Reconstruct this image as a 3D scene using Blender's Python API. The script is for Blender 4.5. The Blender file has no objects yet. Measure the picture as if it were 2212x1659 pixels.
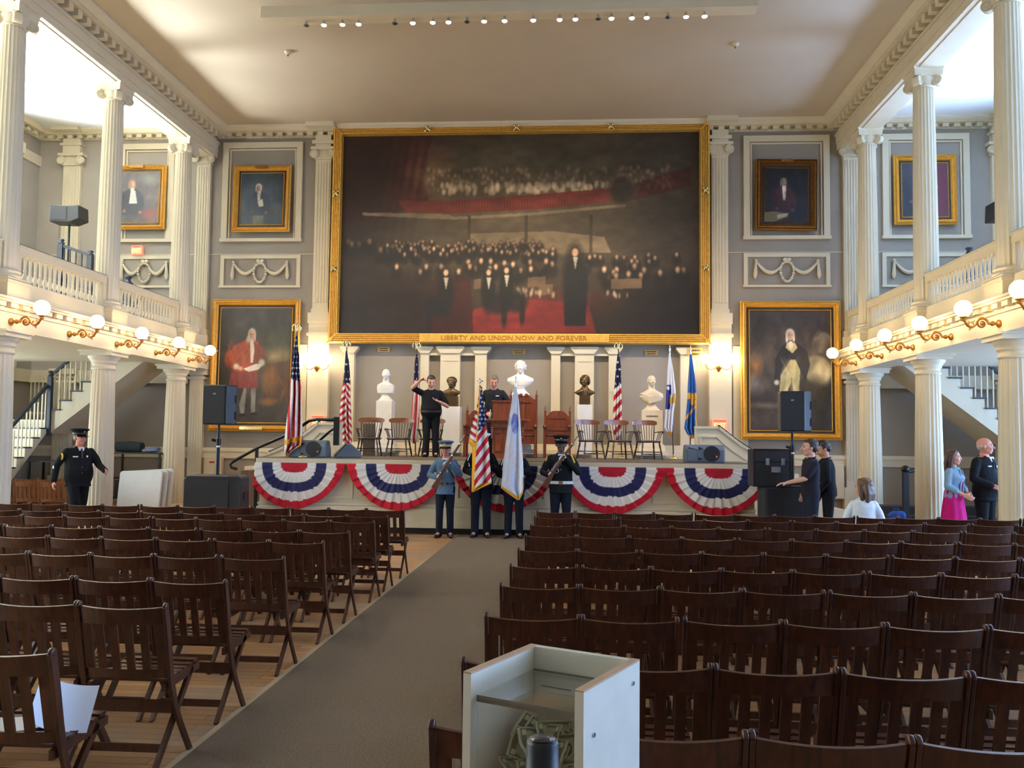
import bpy, bmesh, math, random
import numpy as np
from mathutils import Vector, Matrix, Euler
random.seed(7)
PI = math.pi
col = bpy.context.scene.collection
S = bpy.context.scene

# ------------------------------------------------------------------ camera
CAMH = 1.70
FPX, PCX, PCY = 1850.0, 1106.0, 851.5
YAW, PIT, ROLL = 0.07015748, 0.05507056, 0.0117
CM = (Matrix.Rotation(YAW, 3, 'Z') @ Matrix.Rotation(PI/2 + PIT, 3, 'X') @ Matrix.Rotation(ROLL, 3, 'Z'))
cd = bpy.data.cameras.new('camera'); cam = bpy.data.objects.new('camera', cd); col.objects.link(cam)
cd.sensor_width = 36.0; cd.lens = 36.0*FPX/2212.0; cd.shift_y = 22.0/2212.0; cd.clip_start = 0.05; cd.clip_end = 200
cam.matrix_world = Matrix.Translation((0, 0, CAMH)) @ CM.to_4x4()
S.camera = cam
def ray(px, py): return CM @ Vector(((px-PCX)/FPX, -(py-PCY)/FPX, -1.0))
def at(px, py, Y): d = ray(px, py); return d*(Y/d.y) + Vector((0, 0, CAMH))
def atX(px, py, X): d = ray(px, py); return d*(X/d.x) + Vector((0, 0, CAMH))
def atZ(px, py, Z): d = ray(px, py); return d*((Z-CAMH)/d.z) + Vector((0, 0, CAMH))

# ------------------------------------------------------------------ exposure / world / daylight
S.view_settings.view_transform = 'Standard'; S.view_settings.look = 'None'
S.view_settings.gamma = 1.0; S.view_settings.use_curve_mapping = False
S.view_settings.exposure = -0.2
w = bpy.data.worlds.new('sky'); S.world = w; w.use_nodes = True
bg = w.node_tree.nodes['Background']; bg.inputs[0].default_value = (0.55, 0.75, 1.0, 1); bg.inputs[1].default_value = 1.2
X0 = -1.30                      # middle plane of the hall
XL, XR = -8.95, 6.35            # the two column rows
WLX, WRX = -13.2, 10.6          # side walls
YB, YF = 20.0, -4.0             # wall behind the stage, wall behind the camera
ZC = 9.2                        # ceiling
WIN_Y = [1.5, 4.5, 7.5, 10.5, 13.5, 16.5]  # last position is an unseen window added to brighten the gallery ceilings
DAY_UP, DAY_LO, DAY_BK = 740.0, 300.0, 120.0
def area(name, loc, rot, sx, sy, power, color):
    l = bpy.data.lights.new(name, 'AREA'); l.shape = 'RECTANGLE'; l.size = sx; l.size_y = sy
    l.energy = power; l.color = color
    o = bpy.data.objects.new(name, l); o.location = loc; o.rotation_euler = rot; col.objects.link(o); return o
for sx, X, k, c in ((1, WLX-0.32, 1.9, (0.88, 0.95, 1.0)), (-1, WRX+0.32, 1.6, (0.36, 0.55, 1.0))):
    for y in WIN_Y:
        area('daylight_fill', (X+sx*0.34, y, 6.6), (0, -sx*(PI/2+1.05), 0), 2.4, 1.3, DAY_UP*(1.25 if sx > 0 else 0.50)*k*(0.35 if y < 9 else 1.0), c).data.spread = 1.5  # added uplight just inside the window, brightens the gallery ceiling
        area('daylight_fill', (X, y, 6.6), (0, -sx*(PI/2+0.05), 0), 2.6, 1.4, DAY_UP*(0.20 if sx > 0 else 0.30)*(1.0+k*0.25), c)
        area('daylight_fill', (X, y, 1.95), (0, -sx*(PI/2), 0), 1.7, 1.4, DAY_LO*(1.0 if sx > 0 else 2.0), c)

WIN_X = [-9.6, -5.4, -1.3, 2.8, 7.0]
for x in WIN_X:  # light behind the camera added to lift the foreground, tinted warm like lamps
    area('daylight_fill', (x, YF-0.32, 6.6), (PI/2, 0, PI), 1.4, 2.6, DAY_BK, (1.0, 0.88, 0.74))
    area('daylight_fill', (x, YF-0.32, 2.1), (PI/2, 0, PI), 1.4, 1.7, DAY_BK*0.5, (1.0, 0.88, 0.74))

# ------------------------------------------------------------------ materials
def lin(c):
    return tuple((x/12.92 if x <= 0.04045 else ((x+0.055)/1.055)**2.4) for x in c)
def rgb(r, g, b): return lin((r/255., g/255., b/255.))
MATS = {}
def mat(name, color, rough=0.6, metal=0.0, var=0.0, scale=8.0, bump=0.0, spec=0.5, emit=None, es=0.0, stretch=None, sheen=0.0, coat=0.0):
    if name in MATS: return MATS[name]
    m = bpy.data.materials.new(name); m.use_nodes = True; nt = m.node_tree; b = nt.nodes['Principled BSDF']
    b.inputs['Base Color'].default_value = (*color, 1); b.inputs['Roughness'].default_value = rough
    b.inputs['Metallic'].default_value = metal; b.inputs['Specular IOR Level'].default_value = spec
    if sheen: b.inputs['Sheen Weight'].default_value = sheen
    if coat: b.inputs['Coat Weight'].default_value = coat; b.inputs['Coat Roughness'].default_value = 0.15
    if emit: b.inputs['Emission Color'].default_value = (*emit, 1); b.inputs['Emission Strength'].default_value = es
    if var or bump:
        tc = nt.nodes.new('ShaderNodeTexCoord'); mp = nt.nodes.new('ShaderNodeMapping'); nz = nt.nodes.new('ShaderNodeTexNoise')
        nt.links.new(tc.outputs['Object'], mp.inputs[0]); nt.links.new(mp.outputs[0], nz.inputs['Vector'])
        mp.inputs['Scale'].default_value = stretch or (1, 1, 1); nz.inputs['Scale'].default_value = scale; nz.inputs['Detail'].default_value = 5
        if var:
            mx = nt.nodes.new('ShaderNodeMix'); mx.data_type = 'RGBA'
            mx.inputs['A'].default_value = (*[x*(1-var) for x in color], 1); mx.inputs['B'].default_value = (*[min(1, x*(1+var)) for x in color], 1)
            cr = nt.nodes.new('ShaderNodeMapRange'); cr.inputs[1].default_value = 0.3; cr.inputs[2].default_value = 0.7
            nt.links.new(nz.outputs['Fac'], cr.inputs[0]); nt.links.new(cr.outputs[0], mx.inputs['Factor']); nt.links.new(mx.outputs['Result'], b.inputs['Base Color'])
        if bump:
            bp = nt.nodes.new('ShaderNodeBump'); bp.inputs['Strength'].default_value = bump; bp.inputs['Distance'].default_value = 0.01
            nt.links.new(nz.outputs['Fac'], bp.inputs['Height']); nt.links.new(bp.outputs[0], b.inputs['Normal'])
    MATS[name] = m; return m
def mat_attr(name, rough=0.6, spec=0.3, metal=0.0, weave=0.0, trans=0.0):
    if name in MATS: return MATS[name]
    m = bpy.data.materials.new(name); m.use_nodes = True; nt = m.node_tree; b = nt.nodes['Principled BSDF']
    a = nt.nodes.new('ShaderNodeAttribute'); a.attribute_name = 'Col'; nt.links.new(a.outputs['Color'], b.inputs['Base Color'])
    b.inputs['Roughness'].default_value = rough; b.inputs['Specular IOR Level'].default_value = spec
    if weave:
        tc = nt.nodes.new('ShaderNodeTexCoord'); nz = nt.nodes.new('ShaderNodeTexNoise'); nz.inputs['Scale'].default_value = 60
        nt.links.new(tc.outputs['Object'], nz.inputs['Vector']); bp = nt.nodes.new('ShaderNodeBump'); bp.inputs['Strength'].default_value = weave; bp.inputs['Distance'].default_value = 0.004
        nt.links.new(nz.outputs['Fac'], bp.inputs['Height']); nt.links.new(bp.outputs[0], b.inputs['Normal'])
    MATS[name] = m; return m
def mat_floor():
    m = bpy.data.materials.new('floor_wood'); m.use_nodes = True; nt = m.node_tree; b = nt.nodes['Principled BSDF']
    tc = nt.nodes.new('ShaderNodeTexCoord'); mp = nt.nodes.new('ShaderNodeMapping'); mp.inputs['Rotation'].default_value = (0, 0, 0)
    br = nt.nodes.new('ShaderNodeTexBrick'); br.inputs['Scale'].default_value = 1.0
    br.inputs['Color1'].default_value = (*rgb(186, 134, 84), 1); br.inputs['Color2'].default_value = (*rgb(212, 160, 106), 1); br.inputs['Mortar'].default_value = (*rgb(110, 80, 55), 1)
    br.inputs['Mortar Size'].default_value = 0.003; br.inputs['Brick Width'].default_value = 2.2; br.inputs['Row Height'].default_value = 0.09
    nz = nt.nodes.new('ShaderNodeTexNoise'); nz.inputs['Scale'].default_value = 1.3; nz.inputs['Detail'].default_value = 8
    mx = nt.nodes.new('ShaderNodeMix'); mx.data_type = 'RGBA'; mx.inputs['B'].default_value = (*rgb(150, 140, 125), 1)
    mr = nt.nodes.new('ShaderNodeMapRange'); mr.inputs[1].default_value = 0.45; mr.inputs[2].default_value = 0.65; mr.inputs[4].default_value = 0.55
    nt.links.new(tc.outputs['Object'], mp.inputs[0]); nt.links.new(mp.outputs[0], br.inputs['Vector']); nt.links.new(tc.outputs['Object'], nz.inputs['Vector'])
    nt.links.new(nz.outputs['Fac'], mr.inputs[0]); nt.links.new(mr.outputs[0], mx.inputs['Factor']); nt.links.new(br.outputs['Color'], mx.inputs['A']); nt.links.new(mx.outputs['Result'], b.inputs['Base Color'])
    b.inputs['Roughness'].default_value = 0.38; return m
def mat_wood(name, c1, c2, rough=0.35, sc=3.0, axis=2, coat=0.0):
    if name in MATS: return MATS[name]
    m = bpy.data.materials.new(name); m.use_nodes = True; nt = m.node_tree; b = nt.nodes['Principled BSDF']
    tc = nt.nodes.new('ShaderNodeTexCoord'); mp = nt.nodes.new('ShaderNodeMapping'); s = [8.0, 8.0, 8.0]; s[axis] = 0.8; mp.inputs['Scale'].default_value = s
    nz = nt.nodes.new('ShaderNodeTexNoise'); nz.inputs['Scale'].default_value = sc; nz.inputs['Detail'].default_value = 6; nz.inputs['Distortion'].default_value = 1.2
    oi = nt.nodes.new('ShaderNodeObjectInfo'); ad = nt.nodes.new('ShaderNodeVectorMath'); ad.operation = 'ADD'
    nt.links.new(tc.outputs['Object'], ad.inputs[0]); nt.links.new(oi.outputs['Random'], ad.inputs[1]); nt.links.new(ad.outputs[0], mp.inputs[0]); nt.links.new(mp.outputs[0], nz.inputs['Vector'])
    mx = nt.nodes.new('ShaderNodeMix'); mx.data_type = 'RGBA'; mx.inputs['A'].default_value = (*c1, 1); mx.inputs['B'].default_value = (*c2, 1)
    mr = nt.nodes.new('ShaderNodeMapRange'); mr.inputs[1].default_value = 0.3; mr.inputs[2].default_value = 0.7
    nt.links.new(nz.outputs['Fac'], mr.inputs[0]); nt.links.new(mr.outputs[0], mx.inputs['Factor']); nt.links.new(mx.outputs['Result'], b.inputs['Base Color'])
    b.inputs['Roughness'].default_value = rough
    if coat: b.inputs['Coat Weight'].default_value = coat; b.inputs['Coat Roughness'].default_value = 0.2
    MATS[name] = m; return m
def mat_glass(name, tint=(0.9, 0.95, 0.95), glossy=0.12):
    m = bpy.data.materials.new(name); m.use_nodes = True; nt = m.node_tree; nt.nodes.clear()
    o = nt.nodes.new('ShaderNodeOutputMaterial'); t = nt.nodes.new('ShaderNodeBsdfTransparent'); g = nt.nodes.new('ShaderNodeBsdfGlossy'); mx = nt.nodes.new('ShaderNodeMixShader')
    t.inputs[0].default_value = (*tint, 1); g.inputs['Roughness'].default_value = 0.03; lw = nt.nodes.new('ShaderNodeLayerWeight'); fr = nt.nodes.new('ShaderNodeMath'); fr.operation = 'POWER'; fr.inputs[1].default_value = 5.0; nt.links.new(lw.outputs['Facing'], fr.inputs[0])
    mr = nt.nodes.new('ShaderNodeMath'); mr.operation = 'MULTIPLY_ADD'; mr.inputs[1].default_value = 0.8; mr.inputs[2].default_value = 0.02+glossy*0.2
    nt.links.new(fr.outputs[0], mr.inputs[0]); nt.links.new(mr.outputs[0], mx.inputs[0]); nt.links.new(t.outputs[0], mx.inputs[1]); nt.links.new(g.outputs[0], mx.inputs[2]); nt.links.new(mx.outputs[0], o.inputs[0])
    return m
WHITE = mat('cream_paint', rgb(212, 199, 171), 0.5, var=0.03, scale=3)
WALLP = mat('taupe_wall_paint', rgb(146, 136, 124), 0.8, var=0.03, scale=2)
CEIL = mat('ceiling_plaster', rgb(196, 181, 158), 0.9, var=0.03, scale=0.8, bump=0.15)
CEILG = mat('gallery_ceiling_plaster', rgb(236, 236, 232), 0.9)
FLOOR = mat_floor()
CARPET = mat('carpet_grey_brown', rgb(118, 101, 82), 0.95, var=0.25, scale=90, bump=0.6, spec=0.1)
GOLD = mat('gilded_frame', rgb(232, 182, 84), 0.38, metal=0.5, var=0.12, scale=14)
GOLDD = mat('dark_gilding', rgb(140, 96, 44), 0.45, metal=0.7, var=0.3, scale=20)
BRASS = mat('aged_brass', rgb(188, 132, 62), 0.38, metal=0.55, var=0.2, scale=20)
SHINYB = mat('polished_brass', rgb(225, 205, 150), 0.18, metal=1.0)
SILV = mat('polished_silver', rgb(225, 228, 230), 0.2, metal=1.0)
DARKW = mat_wood('chair_dark_wood', rgb(52, 25, 14), rgb(84, 41, 22), 0.36, coat=0.12)
DARKP = mat('dark_blue_black_paint', rgb(44, 50, 60), 0.5)
BLACK = mat('black_plastic', rgb(24, 25, 28), 0.45, var=0.1, scale=30)
BLKM = mat('black_metal', rgb(20, 20, 22), 0.4, metal=0.4)
GLOBE = mat('lit_opal_globe', (1, 0.9, 0.7), 0.4, emit=(1.0, 0.74, 0.42), es=46.0)
GLASS = mat_glass('window_glass'); ACRYL = mat_glass('clear_acrylic', (0.98, 0.98, 0.97), 0.15)
CHROME = mat('chrome', rgb(200, 200, 205), 0.25, metal=1.0)

# ------------------------------------------------------------------ mesh helpers
class MB:
    def __init__(s): s.v = []; s.f = []; s.m = []; s.sm = []
    def add(s, vs, fs, mi=0, smooth=False):
        b = len(s.v); s.v += [tuple(v) for v in vs]
        for f in fs: s.f.append(tuple(b+i for i in f)); s.m.append(mi); s.sm.append(smooth)
        return s
    def box(s, a, b, mi=0):
        x0, y0, z0 = a; x1, y1, z1 = b
        if x0 > x1: x0, x1 = x1, x0
        if y0 > y1: y0, y1 = y1, y0
        if z0 > z1: z0, z1 = z1, z0
        e = 0.0001+0.0009*((len(s.v)*0.0772542) % 1.0); x0 -= e; y0 -= e; x1 += e; y1 += e; z0 -= e; z1 += e
        v = [(x0,y0,z0),(x1,y0,z0),(x1,y1,z0),(x0,y1,z0),(x0,y0,z1),(x1,y0,z1),(x1,y1,z1),(x0,y1,z1)]
        return s.add(v, [(3,2,1,0),(4,5,6,7),(0,1,5,4),(1,2,6,5),(2,3,7,6),(3,0,4,7)], mi)
    def bar(s, p0, p1, w, h, up=(0,0,1), mi=0, w1=None, h1=None):
        p0 = Vector(p0); p1 = Vector(p1); d = (p1-p0).normalized(); u = Vector(up)
        if abs(d.dot(u)) > 0.98: u = Vector((0,1,0))
        r = d.cross(u).normalized(); u = r.cross(d).normalized(); w1 = w if w1 is None else w1; h1 = h if h1 is None else h1
        vs = []
        for p, ww, hh in ((p0, w, h), (p1, w1, h1)):
            for a, b in ((-1,-1),(1,-1),(1,1),(-1,1)): vs.append(p + r*a*ww/2 + u*b*hh/2)
        return s.add(vs, [(3,2,1,0),(4,5,6,7),(0,1,5,4),(1,2,6,5),(2,3,7,6),(3,0,4,7)], mi)
    def tube(s, pts, rs, n=8, mi=0, smooth=True, cap=True, flat=1.0):
        pts = [Vector(p) for p in pts]; k = len(pts)
        if not hasattr(rs, '__len__'): rs = [rs]*k
        vs = []; ref = None
        for i, p in enumerate(pts):
            d = (pts[min(i+1, k-1)] - pts[max(i-1, 0)])
            if d.length < 1e-9: d = Vector((0,0,1))
            d.normalize()
            if ref is None:
                ref = Vector((0,0,1)) if abs(d.z) < 0.9 else Vector((1,0,0))
            a = (ref - d*ref.dot(d)).normalized(); ref = a; b = d.cross(a)
            for j in range(n):
                t = 2*PI*j/n; vs.append(p + a*math.cos(t)*rs[i]*flat + b*math.sin(t)*rs[i])
        fs = []
        for i in range(k-1):
            for j in range(n): fs.append((i*n+j, i*n+(j+1)%n, (i+1)*n+(j+1)%n, (i+1)*n+j))
        s.add(vs, fs, mi, smooth)
        if cap: s.add(vs[:n], [tuple(reversed(range(n)))], mi); s.add(vs[-n:], [tuple(range(n))], mi)
        return s
    def cyl(s, p0, p1, r0, r1=None, n=16, mi=0, smooth=True): return s.tube([p0, p1], [r0, r0 if r1 is None else r1], n, mi, smooth)
    def lathe(s, prof, c=(0,0,0), n=24, mi=0, smooth=True, flute=None, axis='Z', a0=0.0, a1=2*PI):
        vs = []; full = abs(a1-a0-2*PI) < 1e-6; nn = n if full else n+1
        for r, z in prof:
            for j in range(nn):
                t = a0+(a1-a0)*j/n; rr = r
                if flute: rr = r*(1-flute[1]*abs(math.sin(flute[0]*t/2))**0.7)
                x, y = rr*math.cos(t), rr*math.sin(t)
                if axis == 'Z': vs.append((c[0]+x, c[1]+y, c[2]+z))
                elif axis == 'Y': vs.append((c[0]+x, c[1]+z, c[2]+y))
                else: vs.append((c[0]+z, c[1]+x, c[2]+y))
        fs = []
        for i in range(len(prof)-1):
            for j in range(n): fs.append((i*nn+j, i*nn+(j+1)%nn, (i+1)*nn+(j+1)%nn, (i+1)*nn+j))
        s.add(vs, fs, mi, smooth)
        if full:
            if prof[0][0] > 1e-4: s.add(vs[:nn], [tuple(reversed(range(nn)))], mi)
            if prof[-1][0] > 1e-4: s.add(vs[-nn:], [tuple(range(nn))], mi)
        return s
    def sphere(s, c, r, n=16, m=10, mi=0, sc=(1,1,1)):
        vs = [(c[0], c[1], c[2]-r*sc[2])]
        for i in range(1, m):
            a = -PI/2+PI*i/m
            for j in range(n): t = 2*PI*j/n; vs.append((c[0]+r*sc[0]*math.cos(a)*math.cos(t), c[1]+r*sc[1]*math.cos(a)*math.sin(t), c[2]+r*sc[2]*math.sin(a)))
        vs.append((c[0], c[1], c[2]+r*sc[2])); L = len(vs)-1
        fs = [(0, 1+(j+1)%n, 1+j) for j in range(n)]
        for i in range(m-2):
            for j in range(n): fs.append((1+i*n+j, 1+i*n+(j+1)%n, 1+(i+1)*n+(j+1)%n, 1+(i+1)*n+j))
        fs += [(L, 1+(m-2)*n+j, 1+(m-2)*n+(j+1)%n) for j in range(n)]
        return s.add(vs, fs, mi, True)
    def prism(s, poly, a, b, plane='XZ', mi=0, smooth=False):   # outline extruded from a to b along the third axis
        n = len(poly)
        def P(u, v, w): return {'XZ': (u, w, v), 'YZ': (w, u, v), 'XY': (u, v, w)}[plane]
        vs = [P(u, v, a) for u, v in poly]+[P(u, v, b) for u, v in poly]
        fs = [tuple(range(n)), tuple(reversed(range(n, 2*n)))]+[(i, i+n, (i+1) % n+n, (i+1) % n) for i in range(n)]
        return s.add(vs, fs, mi, smooth)
    def mould(s, prof, x0, x1, axis='X', mi=0):   # profile (d,z) run along an axis: vertices = fn
        pass
    def grid(s, P, mi=0, smooth=True, closed=False):
        nu = len(P); nv = len(P[0]); vs = [p for r in P for p in r]; fs = []
        for i in range(nu-1):
            for j in range(nv if closed else nv-1): fs.append((i*nv+j, i*nv+(j+1) % nv, (i+1)*nv+(j+1) % nv, (i+1)*nv+j))
        return s.add(vs, fs, mi, smooth)
    def build(s, name, mats, parent=None, loc=None, rz=0.0, bevel=0.0, world=False, fix=True, label=None):
        if not isinstance(mats, (list, tuple)): mats = [mats]
        me = bpy.data.meshes.new(name); v = s.v
        if world and parent is not None:
            mi = Matrix(parent['_m']) if False else (Matrix.Translation(parent.location) @ parent.rotation_euler.to_matrix().to_4x4()).inverted()
            pp = parent.parent
            v = [tuple(mi @ Vector(p)) for p in v]
        me.from_pydata(v, [], s.f)
        for m in mats: me.materials.append(m)
        me.polygons.foreach_set('material_index', s.m); me.polygons.foreach_set('use_smooth', s.sm)
        if fix:
            bm = bmesh.new(); bm.from_mesh(me); bmesh.ops.recalc_face_normals(bm, faces=bm.faces); bm.to_mesh(me); bm.free()
        me.update()
        o = bpy.data.objects.new(name, me); col.objects.link(o)
        if parent is not None: o.parent = parent
        if loc is not None: o.location = loc
        o.rotation_euler[2] = rz
        if bevel:
            md = o.modifiers.new('bevel', 'BEVEL'); md.width = bevel; md.segments = 2; md.limit_method = 'ANGLE'; md.angle_limit = 0.6
        if label: o['label'] = label
        return o
def tag(o, label=None, cat=None, group=None, kind=None):
    if label: o['label'] = label
    if cat: o['category'] = cat
    if group: o['group'] = group
    if kind: o['kind'] = kind
    return o
def thing(name, label, cat, loc=(0,0,0), rz=0.0, group=None):
    o = bpy.data.objects.new(name, None); o.empty_display_size = 0.1; col.objects.link(o)
    o.location = loc; o.rotation_euler[2] = rz; return tag(o, label, cat, group)
def dup(root, loc=None, rz=None, label=None, group=None, parts=True):
    def cp(o, p):
        c = o.copy(); col.objects.link(c); c.parent = p
        for ch in KIDS.get(o.name, []): cp(ch, c)
        return c
    if root.name not in KIDS or True:
        def reg(o):
            KIDS[o.name] = [x for x in CH() if x.parent == o]
            for x in KIDS[o.name]: reg(x)
        if root.name not in KIDS: reg(root)
    c = cp(root, None)
    if loc is not None: c.location = loc
    if rz is not None: c.rotation_euler[2] = rz
    if label: c['label'] = label
    if group: c['group'] = group
    return c
KIDS = {}
def CH(): return list(col.objects)
def struct(name, mb, mats, **k):
    o = mb.build(name, mats, **k); o['kind'] = 'structure'; return o
def orient(v0, c, rz):    # local (x,y,z) -> world about c
    ca, sa = math.cos(rz), math.sin(rz); return (c[0]+v0[0]*ca-v0[1]*sa, c[1]+v0[0]*sa+v0[1]*ca, c[2]+v0[2])
def text_mesh(name, txt, size, depth, matr, parent=None, loc=(0,0,0), rot=(PI/2,0,0), align='CENTER'):
    cu = bpy.data.curves.new(name, 'FONT'); cu.body = txt; cu.size = size; cu.extrude = depth; cu.align_x = align; cu.align_y = 'CENTER'; cu.resolution_u = 2
    t = bpy.data.objects.new(name, cu); col.objects.link(t); bpy.context.view_layer.update()
    me = bpy.data.meshes.new_from_object(t.evaluated_get(bpy.context.evaluated_depsgraph_get())); bpy.data.objects.remove(t)
    me.materials.clear(); me.materials.append(matr)
    o = bpy.data.objects.new(name, me); col.objects.link(o); o.location = loc; o.rotation_euler = rot
    if parent is not None: o.parent = parent
    return o
# ------------------------------------------------------------------ floor, walls, ceiling
m = MB(); m.box((WLX-0.3, YF-0.3, -0.2), (WRX+0.3, YB+0.3, 0)); struct('floor', m, FLOOR)
m = MB(); m.box((WLX-0.3, YF-0.3, ZC), (WRX+0.3, YB+0.3, ZC+0.25)); struct('ceiling', m, CEIL)
m = MB(); m.box((WLX-0.3, YB, 0), (WRX+0.3, YB+0.3, ZC)); struct('wall_back', m, WALLP)
WO = [(1.1, 2.8), (5.3, 7.9)]; HW = 0.7
wn = 0
for side, X in (('left', WLX), ('right', WRX)):
    s = -1 if side == 'left' else 1; m = MB(); xa, xb = X, X+0.3*s
    ys = [YF]+[q for y in WIN_Y for q in (y-HW, y+HW)]+[YB]
    for i in range(0, len(ys), 2): m.box((xa, ys[i], 0), (xb, ys[i+1], ZC))
    for y in WIN_Y:
        m.box((xa, y-HW, 0), (xb, y+HW, WO[0][0])); m.box((xa, y-HW, WO[0][1]), (xb, y+HW, WO[1][0])); m.box((xa, y-HW, WO[1][1]), (xb, y+HW, ZC))
    struct('wall_'+side, m, WALLP)
    for y in WIN_Y:
        for z0, z1 in WO:
            wn += 1; e = bpy.data.objects.new('window_%d' % wn, None); col.objects.link(e); e.location = (X, y, z0); e['kind'] = 'structure'
            f = MB(); h = z1-z0; xo = 0.12*s
            for y0, y1, a, b in ((-HW-0.08, -HW, -0.08, h+0.08), (HW, HW+0.08, -0.08, h+0.08), (-HW-0.08, HW+0.08, h, h+0.08), (-HW-0.12, HW+0.12, -0.1, 0)): f.box((-0.04*s, y0, a), (0.02*s, y1, b))
            for k in range(4): yy = -HW+2*HW*k/3; f.box((xo-0.02, yy-0.015, 0), (xo+0.02, yy+0.015, h))
            nr = int(round(h/0.42))
            for k in range(nr+1): zz = h*k/nr; f.box((xo-0.02, -HW, zz-0.015), (xo+0.02, HW, zz+0.015))
            f.build('window_frame', WHITE, e)
            g = MB(); g.box((xo+0.025, -HW, 0), (xo+0.03, HW, h)); g.build('pane', GLASS, e)
m = MB(); xs = [WLX-0.3]+[q for x in WIN_X for q in (x-HW, x+HW)]+[WRX+0.3]
for i in range(0, len(xs), 2): m.box((xs[i], YF-0.3, 0), (xs[i+1], YF, ZC))
for x in WIN_X:
    m.box((x-HW, YF-0.3, 0), (x+HW, YF, 1.1)); m.box((x-HW, YF-0.3, 2.8), (x+HW, YF, 5.3)); m.box((x-HW, YF-0.3, 7.9), (x+HW, YF, ZC))
struct('wall_front', m, WALLP)
for x in WIN_X:
    for z0, z1 in WO:
        wn += 1; e = bpy.data.objects.new('window_%d' % wn, None); col.objects.link(e); e.location = (x, YF, z0); e['kind'] = 'structure'; f = MB(); h = z1-z0
        for a, b, c, d in ((-HW-.08, -HW, -.08, h+.08), (HW, HW+.08, -.08, h+.08), (-HW, HW, h, h+.08), (-HW-.12, HW+.12, -.1, 0)): f.box((a, -.02, c), (b, .04, d))
        for k in range(4): xx = -HW+2*HW*k/3; f.box((xx-.015, -.14, 0), (xx+.015, -.10, h))
        nr = int(round(h/.42))
        for k in range(nr+1): f.box((-HW, -.14, h*k/nr-.015), (HW, -.10, h*k/nr+.015))
        f.build('window_frame', WHITE, e); g = MB(); g.box((-HW, -.15, 0), (HW, -.145, h)); g.build('pane', GLASS, e)
# carpet runner in the aisle
m = MB(); m.box((-2.03, YF, 0.0), (-0.50, 15.48, 0.012)); tag(m.build('carpet_runner', CARPET), 'long grey-brown carpet runner down the centre aisle to the stage', 'carpet')
m = MB(); m.box((-2.075, YF, 0.0), (-2.032, 12.6, 0.008)); struct('trim_40', m, mat('pale_floor_strip', rgb(190, 165, 130), 0.6))
# low platform under the left stair
m = MB(); m.box((WLX, 17.35, 0), (XL-0.42, YB, 0.2)); struct('trim_41', m, FLOOR)

# ------------------------------------------------------------------ galleries
def lower_entablature(name, X, s):        # s=+1: hall is towards +X
    m = MB(); fx = X+0.27*s; bx = X-0.27*s
    m.box((bx, YF, 3.33), (fx, YB, 3.68)); m.box((bx, YF, 3.68), (fx+0.03*s, YB, 3.80))
    m.box((fx, YF, 3.60), (fx+0.035*s, YB, 3.625))
    y = YB-0.12
    while y > 0:
        m.box((fx, y-0.17, 3.665), (fx+0.10*s, y, 3.735)); y -= 0.29
    m.box((fx, YF, 3.735), (fx+0.15*s, YB, 3.765)); m.box((fx, YF, 3.765), (fx+0.2*s, YB, 3.80))
    m.box((X-0.16*s, YF, 3.80), (X+0.14*s, YB, 4.06)); m.box((X-0.18*s, YF, 3.80), (X+0.18*s, YB, 3.86))
    return struct(name, m, WHITE)
lower_entablature('trim_1', XL, 1); lower_entablature('trim_2', XR, -1)
m = MB(); m.box((WLX, YF, 3.36), (XL-0.27, 18.25, 4.02)); struct('trim_3', m, WHITE)
m = MB(); m.box((XR+0.27, YF, 3.36), (WRX, 18.25, 4.02)); struct('trim_4', m, WHITE)
def upper_beam(name, X, s):
    m = MB(); fx = X+0.25*s; bx = X-0.25*s
    m.box((bx, YF, 8.52), (fx, YB, ZC)); m.box((fx, YF, 8.52), (fx+0.0*s+0.02*s, YB, 8.66)); m.box((fx, YF, 8.66), (fx+0.04*s, YB, 8.84))
    m.box((bx+0.08*s, YF, 8.505), (fx-0.08*s, YB, 8.52))
    m.box((bx-0.03*s, YF, 8.60), (bx, YB, 8.66))
    m.box((fx, YF, 8.84), (fx+0.07*s, YB, 8.90)); m.box((fx, YF, 9.03), (fx+0.28*s, YB, 9.07))
    y = YB-0.45
    while y > 6: m.box((fx, y-0.13, 8.91), (fx+0.2*s, y, 9.03)); y -= 0.27
    m.prism([(fx, 9.07), (fx+0.30*s, 9.07), (fx+0.42*s, 9.16), (fx+0.42*s, ZC), (fx, ZC)], YF, YB, 'XZ')
    m.box((bx, YF, 9.05), (bx-0.25*s, YB, ZC))
    return struct(name, m, WHITE)
upper_beam('trim_5', XL, 1); upper_beam('trim_6', XR, -1)
def back_cornice(name, xa, xb):
    m = MB(); y = YB
    m.box((xa, y-0.06, 8.99), (xb, y, 9.04)); m.box((xa, y-0.26, 9.08), (xb, y, 9.10)); m.box((xa, y-0.04, 9.04), (xb, y, ZC))
    x = xa+0.05
    while x < xb-0.13: m.box((x, y-0.18, 9.0), (x+0.13, y, 9.08)); x += 0.25
    m.prism([(y, 9.10), (y-0.28, 9.10), (y-0.36, 9.16), (y-0.38, ZC), (y, ZC)], xa, xb, 'YZ')
    return struct(name, m, WHITE)
back_cornice('trim_7', XL+0.25, XR-0.25); back_cornice('trim_8', WLX, XL-0.25); back_cornice('trim_9', XR+0.25, WRX)
m = MB()
for s, X in ((1, WLX), (-1, WRX)):
    m.prism([(X, 9.0), (X+0.06*s, 9.0), (X+0.06*s, 9.1), (X+0.28*s, 9.1), (X+0.38*s, ZC), (X, ZC)], YF, YB, 'XZ')
    y = YB-0.4
    while y > 10: m.box((X, y-0.13, 9.0), (X+0.18*s, y, 9.09)); y -= 0.25
    m.box((X, YF, 8.35), (X+0.05*s, YB, 8.6))
struct('trim_10', m, WHITE)
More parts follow.
